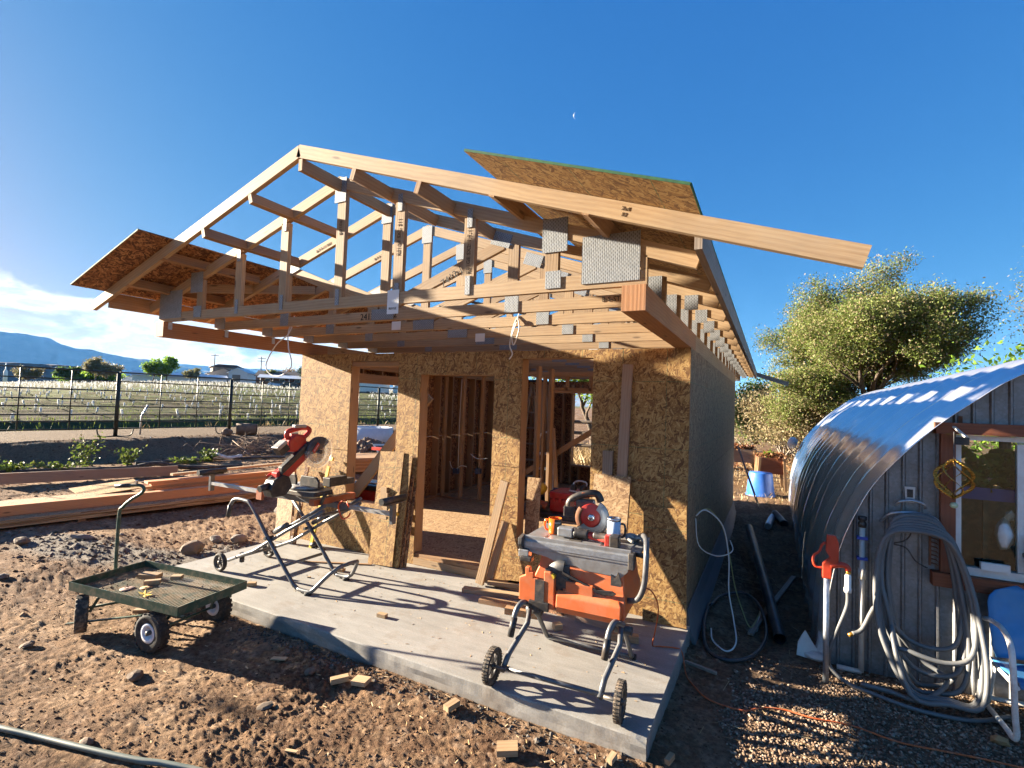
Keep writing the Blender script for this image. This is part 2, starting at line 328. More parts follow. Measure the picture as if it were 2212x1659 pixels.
t = NT('grow_tube_plastic'); t.out((0.72, 0.73, 0.72), 0.5); _tr = t.N('BsdfTranslucent'); _tr.inputs[0].default_value = (0.8, 0.8, 0.78, 1); _mx = t.N('MixShader'); _mx.inputs[0].default_value = 0.55
t.l.new(t.b.outputs[0], _mx.inputs[1]); t.l.new(_tr.outputs[0], _mx.inputs[2]); t.l.new(_mx.outputs[0], t.n['Material Output'].inputs[0]); MAT['tube'] = t.m
del MAT['tubeleaf']
def V(*a): return Vector(a if len(a) > 1 else a[0])
class MB:
    def __init__(s): s.v, s.f, s.uv, s.sm = [], [], [], []
    def face(s, pts, uvs=None, smooth=False):
        i = len(s.v); s.v += [tuple(p) for p in pts]; s.f.append(tuple(range(i, i + len(pts))))
        s.uv.append(uvs or [(0, 0)] * len(pts)); s.sm.append(smooth)
    def box(s, c, ax, h):
        """c centre, ax three unit axes (first = grain), h half sizes"""
        c = V(c); a, b, d = [V(x) for x in ax]; u0, v0 = random.random() * 5, random.random() * 5
        def fc(n, e1, e2, hn, h1, h2, grain):
            for sg in (1, -1):
                o = c + n * hn * sg; q = [o + e1 * h1 * x * sg + e2 * h2 * y for x, y in ((-1, -1), (1, -1), (1, 1), (-1, 1))]
                if grain: uv = [(u0 + h1 * x, v0 + sg * 0.37 + h2 * y) for x, y in ((-1, -1), (1, -1), (1, 1), (-1, 1))]
                else: uv = [(u0 + 0.3 * h1 * x, v0 + h2 * y) for x, y in ((-1, -1), (1, -1), (1, 1), (-1, 1))]
                s.face(q, uv)
        fc(d, a, b, h[2], h[0], h[1], True)
        # side faces keep the grain running along a
        for sg in (1, -1):
            o = c + b * h[1] * sg; q = [o + d * h[2] * y * sg + a * h[0] * x for x, y in ((-1, -1), (1, -1), (1, 1), (-1, 1))][::-1]
            s.face(q, [(u0 + h[0] * x, v0 + 1.7 + h[2] * y) for x, y in ((-1, -1), (1, -1), (1, 1), (-1, 1))][::-1])
        fc(a, b, d, h[0], h[1], h[2], False)
        return s
    def beam(s, p, q, w, h, up=(0, 0, 1), ext=0.0):
        """timber from p to q, w across, h along up"""
        p, q = V(p), V(q); a = (q - p).normalized(); u = V(up); u = (u - a * u.dot(a))
        if u.length < 1e-4: u = V(0, 1, 0) - a * a.y
        u.normalize(); b = u.cross(a)
        return s.box((p + q) / 2, (a, u, b), ((q - p).length / 2 + ext, h / 2, w / 2))
    def abox(s, x0, x1, y0, y1, z0, z1, grain='x'):
        X, Y, Z = V(1, 0, 0), V(0, 1, 0), V(0, 0, 1); hx, hy, hz = (x1 - x0) / 2, (y1 - y0) / 2, (z1 - z0) / 2
        c = ((x0 + x1) / 2, (y0 + y1) / 2, (z0 + z1) / 2)
        if grain == 'x': return s.box(c, (X, Z, -Y), (hx, hz, hy))
        if grain == 'y': return s.box(c, (Y, Z, X), (hy, hz, hx))
        return s.box(c, (Z, X, Y), (hz, hx, hy))
    def tube(s, path, r, seg=8, caps=True, closed=False):
        P = [V(p) for p in path]; n = len(P); rad = r if isinstance(r, (list, tuple)) else [r] * n
        base = len(s.v); prev = None; L = 0
        for i in range(n):
            if closed: t = P[(i + 1) % n] - P[i - 1]
            else: t = P[min(i + 1, n - 1)] - P[max(i - 1, 0)]
            t.normalize()
            if prev is None:
                e = V(0, 0, 1) if abs(t.z) < 0.9 else V(1, 0, 0); e = (e - t * e.dot(t)).normalized()
            else:
                e = prev - t * prev.dot(t)
                e = e.normalized() if e.length > 1e-6 else V(1, 0, 0)
            prev = e; b = t.cross(e)
            for k in range(seg):
                a = 2 * math.pi * k / seg; s.v.append(tuple(P[i] + (e * math.cos(a) + b * math.sin(a)) * rad[i]))
        for i in range(n if closed else n - 1):
            j = (i + 1) % n
            for k in range(seg):
                k2 = (k + 1) % seg
                s.f.append((base + i * seg + k, base + i * seg + k2, base + j * seg + k2, base + j * seg + k)); s.sm.append(True)
                s.uv.append([(i * .1, k / seg), (i * .1, (k + 1) / seg), (i * .1 + .1, (k + 1) / seg), (i * .1 + .1, k / seg)])
        if caps and not closed:
            s.f.append(tuple(base + k for k in range(seg))[::-1]); s.sm.append(False); s.uv.append([(0, 0)] * seg)
            s.f.append(tuple(base + (n - 1) * seg + k for k in range(seg))); s.sm.append(False); s.uv.append([(0, 0)] * seg)
        return s
    def cyl(s, p, q, r, seg=16): return s.tube([p, q], r, seg)
    def lathe(s, prof, c=(0, 0, 0), ax=(0, 0, 1), seg=20, ang=2 * math.pi, a0=0.0):
        """prof: (radius, height) points"""
        c, ax = V(c), V(ax).normalized(); e = V(1, 0, 0) if abs(ax.x) < 0.9 else V(0, 1, 0)
        e = (e - ax * e.dot(ax)).normalized(); b = ax.cross(e); base = len(s.v); m = len(prof)
        full = abs(ang - 2 * math.pi) < 1e-6; ns = seg if full else seg + 1
        for k in range(ns):
            a = a0 + ang * k / seg; d = e * math.cos(a) + b * math.sin(a)
            for r, h in prof: s.v.append(tuple(c + d * r + ax * h))
        for k in range(seg):
            k2 = (k + 1) % ns
            for j in range(m - 1):
                s.f.append((base + k * m + j, base + k2 * m + j, base + k2 * m + j + 1, base + k * m + j + 1)); s.sm.append(True)
                s.uv.append([(k / seg, j / m), ((k + 1) / seg, j / m), ((k + 1) / seg, (j + 1) / m), (k / seg, (j + 1) / m)])
        return s
    def prism(s, poly, o, ex, ey, th):
        """2-D outline in the plane (ex, ey) at o, thickness th along ex x ey (centred)"""
        o, ex, ey = V(o), V(ex), V(ey); n = ex.cross(ey).normalized(); h = n * th / 2
        A = [o + ex * x + ey * y for x, y in poly]; m = len(A)
        area = sum(poly[i][0] * poly[(i + 1) % m][1] - poly[(i + 1) % m][0] * poly[i][1] for i in range(m))
        if area < 0: A = A[::-1]; poly = poly[::-1]
        s.face([p + h for p in A], list(poly)); s.face([p - h for p in A][::-1], list(poly)[::-1])
        for i in range(m):
            j = (i + 1) % m; L = (A[j] - A[i]).length
            s.face([A[i] - h, A[j] - h, A[j] + h, A[i] + h], [(0, 0), (L, 0), (L, th), (0, th)])
        return s
    def sheet(s, x0, x1, y0, y1, th, holes, o, ex, ey, u0=None, v0=None):
        """board with rectangular holes, in the plane (ex, ey) at o; thickness th along ex x ey (outwards, face at +0)"""
        o, ex, ey = V(o), V(ex), V(ey); n = ex.cross(ey)
        hs = [(max(a, x0), min(b, x1), max(c, y0), min(d, y1)) for a, b, c, d in holes if a < x1 and b > x0 and c < y1 and d > y0]
        xs = sorted({x0, x1, *[h[0] for h in hs], *[h[1] for h in hs]}); ys = sorted({y0, y1, *[h[2] for h in hs], *[h[3] for h in hs]})
        du = 0 if u0 is None else u0; dv = 0 if v0 is None else v0
        def solid(i, j):
            if not (0 <= i < len(xs) - 1 and 0 <= j < len(ys) - 1): return False
            mx, my = (xs[i] + xs[i + 1]) / 2, (ys[j] + ys[j + 1]) / 2
            return not any(h[0] < mx < h[1] and h[2] < my < h[3] for h in hs)
        P = lambda x, y, z: o + ex * x + ey * y + n * z
        for i in range(len(xs) - 1):
            for j in range(len(ys) - 1):
                if not solid(i, j): continue
                a, b, c, d = xs[i], xs[i + 1], ys[j], ys[j + 1]; uv = [(a + du, c + dv), (b + du, c + dv), (b + du, d + dv), (a + du, d + dv)]
                s.face([P(a, c, 0), P(b, c, 0), P(b, d, 0), P(a, d, 0)], uv)
                s.face([P(a, d, -th), P(b, d, -th), P(b, c, -th), P(a, c, -th)], uv[::-1])
                for (ii, jj, p, q) in ((i, j - 1, (a, c), (b, c)), (i + 1, j, (b, c), (b, d)), (i, j + 1, (b, d), (a, d)), (i - 1, j, (a, d), (a, c))):
                    if not solid(ii, jj):
                        s.face([P(*p, -th), P(*q, -th), P(*q, 0), P(*p, 0)], [(0, 0), (.2, 0), (.2, th), (0, th)])
        return s
    def blob(s, c, r, n=1, jit=0.18, rnd=random, sm=False):
        """uneven stone: a subdivided octahedron/icosahedron with jitter"""
        c = V(c); rr = r if isinstance(r, (tuple, list)) else (r, r, r)
        base = len(s.v); q = Euler((rnd.uniform(-.3, .3), rnd.uniform(-.3, .3), rnd.uniform(0, 6.3)))
        for p in ICO[n][0]:
            k = 1 + rnd.uniform(-jit, jit); d = V(p[0] * rr[0] * k, p[1] * rr[1] * k, p[2] * rr[2] * k); d.rotate(q); s.v.append(tuple(c + d))
        for f in ICO[n][1]: s.f.append(tuple(base + i for i in f)); s.uv.append([(0, 0)] * 3); s.sm.append(sm)
        return s
    def build(s, name, mat=None, parent=None, world=False, bevel=0.0, tone=None, link=True):
        me = bpy.data.meshes.new(name); vs = s.v
        if world and parent is not None:
            o = parent.location
            vs = [(x - o.x, y - o.y, z - o.z) for x, y, z in vs]
        me.from_pydata(vs, [], s.f)
        me.polygons.foreach_set('use_smooth', s.sm)
        uvl = me.uv_layers.new(name='UVMap'); flat = [c for f in s.uv for p in f for c in p]; uvl.data.foreach_set('uv', flat)
        if mat is not None: me.materials.append(MAT[mat] if isinstance(mat, str) else mat)
        ob = bpy.data.objects.new(name, me)
        if link: COL.objects.link(ob)
        if parent is not None: ob.parent = parent
        if bevel:
            me.validate(); 
            bm = bmesh.new(); bm.from_mesh(me); bmesh.ops.remove_doubles(bm, verts=bm.verts, dist=1e-5); bm.to_mesh(me); bm.free()
            md = ob.modifiers.new('bevel', 'BEVEL'); md.width = bevel; md.segments = 2; md.limit_method = 'ANGLE'; md.angle_limit = R(35)
        return ob
def _ico():
    out = {}
    for n in (1, 2):
        bm = bmesh.new(); bmesh.ops.create_icosphere(bm, subdivisions=n, radius=1)
        out[n] = ([tuple(v.co) for v in bm.verts], [tuple(v.index for v in f.verts) for f in bm.faces]); bm.free()
    bm = bmesh.new(); bmesh.ops.create_icosphere(bm, subdivisions=3, radius=1)
    out[3] = ([tuple(v.co) for v in bm.verts], [tuple(v.index for v in f.verts) for f in bm.faces]); bm.free()
    out[0] = ([(1, 0, 0), (-1, 0, 0), (0, 1, 0), (0, -1, 0), (0, 0, 1), (0, 0, -1)],
              [(0, 2, 4), (2, 1, 4), (1, 3, 4), (3, 0, 4), (2, 0, 5), (1, 2, 5), (3, 1, 5), (0, 3, 5)])
    return out
ICO = _ico()
def tag(o, label=None, cat=None, group=None, kind=None):
    if label: o['label'] = label
    if cat: o['category'] = cat
    if group: o['group'] = group
    if kind: o['kind'] = kind
    return o
def thing(name, label, cat, loc=(0, 0, 0), rz=0.0, group=None):
    o = bpy.data.objects.new(name, None); COL.objects.link(o); o.location = loc; o.rotation_euler = (0, 0, rz); o.empty_display_size = 0.1
    return tag(o, label, cat, group)
def kids(o): return [c for c in bpy.data.objects if c.parent == o]
def copy_tree(o, parent=None, _ch=None):
    if _ch is None:
        _ch = {}
        for c in bpy.data.objects:
            if c.parent: _ch.setdefault(c.parent.name, []).append(c)
    c = o.copy(); COL.objects.link(c)
    if parent is not None: c.parent = parent
    for k in _ch.get(o.name, []): copy_tree(k, c, _ch)
    return c
def text(name, body, size, mat, mtx, parent, depth=0.0008, world=True):
    """flat lettering as a mesh; mtx places the text plane"""
    cu = bpy.data.curves.new(name, 'FONT'); cu.body = body; cu.size = size; cu.align_x = 'CENTER'; cu.align_y = 'CENTER'; cu.extrude = depth; cu.resolution_u = 2
    tmp = bpy.data.objects.new(name, cu); COL.objects.link(tmp)
    dg = bpy.context.evaluated_depsgraph_get(); dg.update()
    me = bpy.data.meshes.new_from_object(tmp.evaluated_get(dg)); bpy.data.objects.remove(tmp); bpy.data.curves.remove(cu)
    me.transform(mtx); me.materials.clear(); me.materials.append(MAT[mat])
    o = bpy.data.objects.new(name, me); COL.objects.link(o); o.parent = parent; return o
def frame(o, ex, ey):
    ex, ey = V(ex).normalized(), V(ey).normalized(); n = ex.cross(ey); o = V(o)
    return Matrix(((ex.x, ey.x, n.x, o.x), (ex.y, ey.y, n.y, o.y), (ex.z, ey.z, n.z, o.z), (0, 0, 0, 1)))
def weld(o, d=1e-4):
    bm = bmesh.new(); bm.from_mesh(o.data); bmesh.ops.remove_doubles(bm, verts=bm.verts, dist=d); bm.to_mesh(o.data); bm.free(); return o
def smooth_path(pts, n=8):
    """Catmull-Rom through points"""
    P = [V(p) for p in pts]; out = []
    for i in range(len(P) - 1):
        a, b, c, d = P[max(i - 1, 0)], P[i], P[i + 1], P[min(i + 2, len(P) - 1)]
        for k in range(n):
            t = k / n
            out.append(0.5 * ((2 * b) + (c - a) * t + (2 * a - 5 * b + 4 * c - d) * t * t + (3 * b - 3 * c + d - a) * t ** 3))
    out.append(P[-1]); return out
def np_mesh(name, verts, faces, mat, tone=None, parent=None, smooth=False):
    """faces: (n, k) int array; tone: one value per vertex in 0..1"""
    me = bpy.data.meshes.new(name); nf, k = faces.shape
    me.vertices.add(len(verts)); me.vertices.foreach_set('co', np.asarray(verts, np.float32).ravel())
    me.loops.add(nf * k); me.loops.foreach_set('vertex_index', faces.astype(np.int32).ravel())
    me.polygons.add(nf); me.polygons.foreach_set('loop_start', np.arange(0, nf * k, k, dtype=np.int32))
    me.polygons.foreach_set('use_smooth', np.full(nf, smooth, dtype=bool))
    me.update(calc_edges=True)
    if tone is not None:
        at = me.color_attributes.new('tone', 'FLOAT_COLOR', 'POINT'); t = np.asarray(tone, np.float32)
        if t.ndim == 1: t = np.stack([t, t, t, np.ones_like(t)], 1)
        at.data.foreach_set('color', t.ravel())
    me.materials.append(MAT[mat] if isinstance(mat, str) else mat)
    o = bpy.data.objects.new(name, me); COL.objects.link(o)
    if parent is not None: o.parent = parent
    return o
# value noise in numpy
def _hash(ix, iy, s): 
    h = (ix.astype(np.int64) * 374761393 + iy.astype(np.int64) * 668265263 + s * 974711) & 0x7fffffff
    h = (h ^ (h >> 13)) * 1274126177 & 0x7fffffff
    return ((h ^ (h >> 16)) & 0xffff) / 65535.0
def vnoise(x, y, s=0):
    ix, iy = np.floor(x), np.floor(y); fx, fy = x - ix, y - iy; fx = fx * fx * (3 - 2 * fx); fy = fy * fy * (3 - 2 * fy)
    a, b = _hash(ix, iy, s), _hash(ix + 1, iy, s); c, d = _hash(ix, iy + 1, s), _hash(ix + 1, iy + 1, s)
    return (a + (b - a) * fx) + ((c + (d - c) * fx) - (a + (b - a) * fx)) * fy
def fbm(x, y, o=4, s=0, g=0.5):
    t, a, w = 0, 1.0, 0
    for i in range(o): t = t + a * vnoise(x * 2 ** i + 17.3 * i, y * 2 ** i - 9.1 * i, s + i); w += a; a *= g
    return t / w
def sstep(a, b, x): t = np.clip((x - a) / (b - a), 0, 1); return t * t * (3 - 2 * t)
# ================================================================ ground
def field_slope(x, y):
    th = np.degrees(np.arctan2(y + 4.66, -(x - 0.64)))
    return 0.010 + 0.026 * sstep(12, 34, th), th
def ground_base(x, y):
    x = np.asarray(x, float); y = np.asarray(y, float)
    z = -0.14 + 0.03 * np.clip(-5 - x, 0, 9.2)
    z = np.where(x > -6, z + 0.14 * sstep(4.5, 8, y) * sstep(-7, -4, x), z)
    # bank up to the field
    xb = -13.95 + 0.10 * (y - 1) + 0.25 * (fbm(x * 0.0 + 3.3, y * 0.6, 3, 5) - 0.5)
    d = xb - x
    up = sstep(0.0, 1.15, d) * 0.43
    sl, th = field_slope(x, y)
    left = 1 - sstep(56, 66, th)
    D = d - 6.0
    Dn = np.clip(D, 0, 175)
    fld = Dn * sl - np.clip(D - 190, 0, 400) * 0.012
    ditch = -0.45 * np.exp(-((d - 6.6) / 0.75) ** 2) + 0.16 * np.exp(-((d - 8.1) / 0.55) ** 2)
    rowp = (d - 7.5) / 2.6 + 0.25 * vnoise(y * 0.15, d * 0.05, 9)
    rows = 0.15 * np.sin(rowp * 2 * np.pi) * sstep(8.5, 10, d) * (1 - sstep(60, 120, d)) * (0.4 + 1.1 * fbm(x * 0.3, y * 0.12, 3, 19))
    z = z + (up + fld + ditch + rows) * left
    # spoil against the slab edge, sunken alley on the right
    z = z + 0.045 * np.exp(-((y + 1.85) / 0.14) ** 2) * sstep(-5.2, -4.2, x) * (1 - sstep(-0.2, 0.3, x)) * vnoise(x * 2.2, y * 2, 31)
    z = z - 0.07 * np.exp(-((x - 0.62) / 0.35) ** 2) * sstep(-0.3, 0.8, y) * (1 - sstep(4, 6, y))
    z = z + 0.055 * np.exp(-(((x + 6.9) / 1.2) ** 2 + ((y + 1.5) / 0.45) ** 2))
    return z
def ground_h(x, y, fine=True):
    x = np.asarray(x, float); y = np.asarray(y, float)
    r = np.hypot(x - 0.64, y + 4.66); near = 1 - sstep(9, 22, r)
    hill = 1 - sstep(300, 900, r)
    z = ground_base(x, y) * hill
    yard = 1.0 - sstep(0.2, 0.9, x + 0.2) * (1 - sstep(1, 3, y)) * 0.75
    z = z + near * yard * (0.050 * (fbm(x * 1.4, y * 1.4, 3, 1) - 0.5)) + 0.16 * (fbm(x * 1.3, y * 1.1, 4, 8) - 0.5) * np.exp(-((x + 14.55 - 0.1 * y) / 0.55) ** 2)
    if fine:
        cl = np.abs(fbm(x * 5.5 + 0.8 * y, y * 8.0, 4, 2, 0.62) - 0.5)
        patch = 0.45 + 0.9 * sstep(0.40, 0.62, fbm(x * 0.8, y * 0.9, 3, 33))
        z = z + near * yard * patch * (0.045 * (cl - 0.11) + 0.034 * (fbm(x * 15, y * 19, 3, 3, 0.62) - 0.5)) + (1 - sstep(5, 9, r)) * yard * patch * (0.017 * (np.abs(fbm(x * 15 + 5 * y, y * 27, 3, 4, 0.65) - 0.5) * 3.2 - 0.35) + 0.010 * (fbm(x * 46, y * 55, 2, 6) - 0.5))
    return z
def gz(x, y): return float(ground_h(np.array([x]), np.array([y]), False)[0])

def make_ground():
    a0 = math.atan2(_f.y, _f.x)
    dense = np.linspace(-R(58), R(58), 860); coarse = np.linspace(R(58), 2 * math.pi - R(58), 72)[1:-1]
    ang = a0 + np.concatenate([dense, coarse]); na = len(ang)
    rr = [0.3]
    while rr[-1] < 1.3: rr.append(rr[-1] * 1.02)
    while rr[-1] < 6.0: rr.append(rr[-1] * 1.0042)
    while rr[-1] < 12: rr.append(rr[-1] * 1.009)
    while rr[-1] < 130: rr.append(rr[-1] * 1.017)
    while rr[-1] < 13000: rr.append(rr[-1] * 1.07)
    rr = np.array(rr); nr = len(rr)
    X = 0.64 + rr[:, None] * np.cos(ang)[None]; Y = -4.66 + rr[:, None] * np.sin(ang)[None]
    Zg = ground_h(X, Y); rad = np.hypot(X - 0.64, Y + 4.66)
    def mixc(c, k, m): return c * (1 - m[..., None]) + np.asarray(k) * m[..., None]
    n1 = fbm(X * 0.9, Y * 0.9, 4, 40); n2 = fbm(X * 5, Y * 6, 4, 41); n3 = fbm(X * 17, Y * 19, 3, 42)
    c = np.zeros(X.shape + (3,)) + np.array((0.185, 0.112, 0.064))
    c = mixc(c, (0.25, 0.163, 0.098), sstep(0.45, 0.62, n2)); c = mixc(c, (0.088, 0.046, 0.026), sstep(0.42, 0.62, n1) * 0.85 * sstep(0.40, 0.56, n2 * .5 + n3 * .5))
    c = mixc(c, (0.29, 0.205, 0.14), sstep(0.60, 0.70, n3) * 0.5)
    # pale rubble strip beside the slab
    st = np.exp(-(((X + 6.7) / 1.5) ** 2 + ((Y + 1.55 - 0.25 * (X + 6.7)) / 0.42) ** 2)) + 0.8 * np.exp(-(((X + 5.35) / 0.5) ** 2 + ((Y + 0.55) / 0.8) ** 2))
    c = mixc(c, (0.16, 0.14, 0.12), np.clip(sstep(0.25, 0.8, st * (0.55 + n2)), 0, 1))
    # gravel yard by the greenhouse
    gr = sstep(0.15, 0.6, X + 0.35 * (n2 - .5)) * (1 - sstep(-0.1, 0.5, Y + 0.3 * (n2 - .5)))
    c = mixc(c, (0.16, 0.108, 0.07), gr * 0.8)
    # bank, track, ditch, field
    xb = -13.95 + 0.10 * (Y - 1); d = xb - X; sl, th = field_slope(X, Y); left = 1 - sstep(56, 66, th)
    c = mixc(c, (0.17, 0.112, 0.072), sstep(-0.5, 0.1, d) * left)
    c = mixc(c, (0.13, 0.093, 0.063), sstep(1.1, 1.4, d + 0.4 * (n2 - .5)) * left)
    g = np.zeros_like(c) + np.array((0.048, 0.085, 0.012)); g = mixc(g, (0.085, 0.118, 0.022), sstep(0.42, 0.6, n1))
    far = fbm(X * 0.35, Y * 0.35, 4, 47); g = mixc(g, (0.10, 0.072, 0.048), sstep(0.50, 0.60, far) * 0.5); g = mixc(g, (0.20, 0.17, 0.10), sstep(0.58, 0.70, n2) * 0.25)
    rowp = (d - 7.5) / 2.6 + 0.25 * vnoise(Y * 0.15, d * 0.05, 9)
    g = mixc(g, (0.06, 0.042, 0.028), sstep(0.15, 0.75, np.sin(rowp * 2 * np.pi + 0.6)) * (0.45 + 0.5 * far))
    c = mixc(c, g, sstep(5.2, 6.2, d + 1.2 * (n1 - .5)) * left)
    c = mixc(c, (0.06, 0.09, 0.03), np.exp(-((d - 6.6) / 1.0) ** 2) * left * 0.7)
    c = mixc(c, (0.12, 0.10, 0.06), sstep(70, 125, d) * left * 0.7)
    # dry backyard
    back = sstep(7.2, 9, Y) * sstep(-9, -6, X); bk = np.zeros_like(c) + np.array((0.20, 0.125, 0.065)); bk = mixc(bk, (0.12, 0.07, 0.04), sstep(0.45, 0.6, n2))
    c = mixc(c, bk, back)
    c = mixc(c, (0.11, 0.125, 0.06), sstep(250, 700, rad)); c = mixc(c, (0.10, 0.09, 0.07), sstep(1200, 3000, rad))
    c = c * (0.86 + 0.28 * n3[..., None])
    col = np.concatenate([np.clip(c, 0, 1), np.ones(X.shape + (1,))], -1).reshape(-1, 4)
    V_ = np.stack([X, Y, Zg], -1).reshape(-1, 3)
    i = np.arange(nr - 1)[:, None]; j = np.arange(na)[None]; j2 = (j + 1) % na
    F = np.stack([i * na + j, (i + 1) * na + j, (i + 1) * na + j2, i * na + j2], -1).reshape(-1, 4)
    t = NT('packed_earth'); at = t.N('VertexColor'); at.layer_name = 'tone'; p = t.pos()
    nz = t.noise(p, 28, 6, 0.65); nf = t.noise(p, 140, 4, 0.7)
    cc = t.mix(0.75, at.outputs[0], t.mix(1.0, at.outputs[0], t.ramp(nz, [(0.32, (0.38, 0.34, 0.31)), (0.5, (1, 1, 1)), (0.68, (1.6, 1.58, 1.52))]), 'MULTIPLY'))
    spk = t.ramp(t.vor(p, 46), [(0.10, 1.0), (0.22, 0.0)]); spm = t.ramp(t.noise(p, 7, 3), [(0.50, 0.0), (0.62, 1.0)])
    cc = t.mix(t.math('MULTIPLY', t.math('MULTIPLY', spk, spm), 0.5), cc, (0.24, 0.19, 0.14))
    n9 = t.noise(p, 11, 5, 0.7); nb = t.bump(t.math('ADD', t.math('MULTIPLY', nz, 0.8), t.math('ADD', t.math('MULTIPLY', n9, 0.7), t.math('MULTIPLY', nf, 0.4))), 1.0, 0.030)
    t.out(cc, 0.95, 0.0, nb); t.b.inputs['Specular IOR Level'].default_value = 0.15
    V0 = np.concatenate([V_, [[0.64, -4.66, -0.14]]]); col = np.concatenate([col, [[0.19, 0.1, 0.06, 1]]])
    o = np_mesh('ground', V0, F, t.m, col, smooth=True)
    tag(o, kind='structure')
make_ground()

# ================================================================ far land
def ridge(name, az_pts, dist, mat, thick=1500, rough=14, seed=3, base=-5):
    """a range as a solid: crest from (azimuth deg from -X towards +Y, height), gullied front slope and back slope"""
    az = np.linspace(az_pts[0][0], az_pts[-1][0], 260); hh = np.interp(az, [a for a, _ in az_pts], [h for _, h in az_pts])
    hh = hh + rough * (fbm(az * 1.3, az * 0 + seed, 4, seed) - 0.5)
    rows = [(-1.0, 0.0), (-0.72, 0.16), (-0.45, 0.34), (-0.25, 0.55), (-0.10, 0.82), (-0.03, 0.97), (0.0, 1.0), (0.25, 0.98), (0.6, 0.6), (1.0, 0.0)]
    Vv = []
    for k, (dr, fr) in enumerate(rows):
        gul = 0.10 * (fbm(az * 0.9 + seed, az * 0 + k * 0.35, 4, seed + 7) - 0.5) * (1 if 0 < fr < 0.98 else 0)
        rad = dist + thick * (dr + gul * 1.4); a = np.radians(az)
        Vv.append(np.stack([0.64 - rad * np.cos(a), -4.66 + rad * np.sin(a), base + (hh - base) * np.clip(fr + gul, 0, 1)], -1))
    Vv = np.stack(Vv); nk, n = Vv.shape[:2]; i = np.arange(nk - 1)[:, None]; j = np.arange(n - 1)[None]
    F = np.stack([i * n + j, i * n + j + 1, (i + 1) * n + j + 1, (i + 1) * n + j], -1).reshape(-1, 4)
    o = np_mesh(name, Vv.reshape(-1, 3), F, mat, smooth=True); return tag(o, kind='structure')
t = NT('scrub_hillside'); n_ = t.noise(t.pos(), 0.004, 8, 0.65)
t.out(t.ramp(n_, [(0.35, (0.05, 0.055, 0.035)), (0.5, (0.10, 0.085, 0.06)), (0.65, (0.16, 0.125, 0.095))]), 0.95); MAT['hill'] = t.m
t = NT('dark_mesa_slope'); n_ = t.noise(t.pos(), 0.03, 8, 0.65)
t.out(t.ramp(n_, [(0.35, (0.055, 0.04, 0.032)), (0.5, (0.085, 0.06, 0.045)), (0.65, (0.13, 0.095, 0.07))]), 0.95); MAT['mesa'] = t.m
t = NT('snow_patched_mesa'); n_ = t.noise(t.mapping(t.pos(), (1, 1, 3)), 0.003, 7, 0.7); sp = t.N('SeparateXYZ'); t.l.new(t.pos(), sp.inputs[0])
snow = t.math('MULTIPLY', t.ramp(n_, [(0.56, 0.0), (0.60, 1.0)]), t.math('GREATER_THAN', sp.outputs[2], 265.0))
t.out(t.mix(snow, t.ramp(n_, [(0.35, (0.05, 0.055, 0.035)), (0.65, (0.14, 0.115, 0.09))]), (0.75, 0.75, 0.75)), 0.95); MAT['snowhill'] = t.m

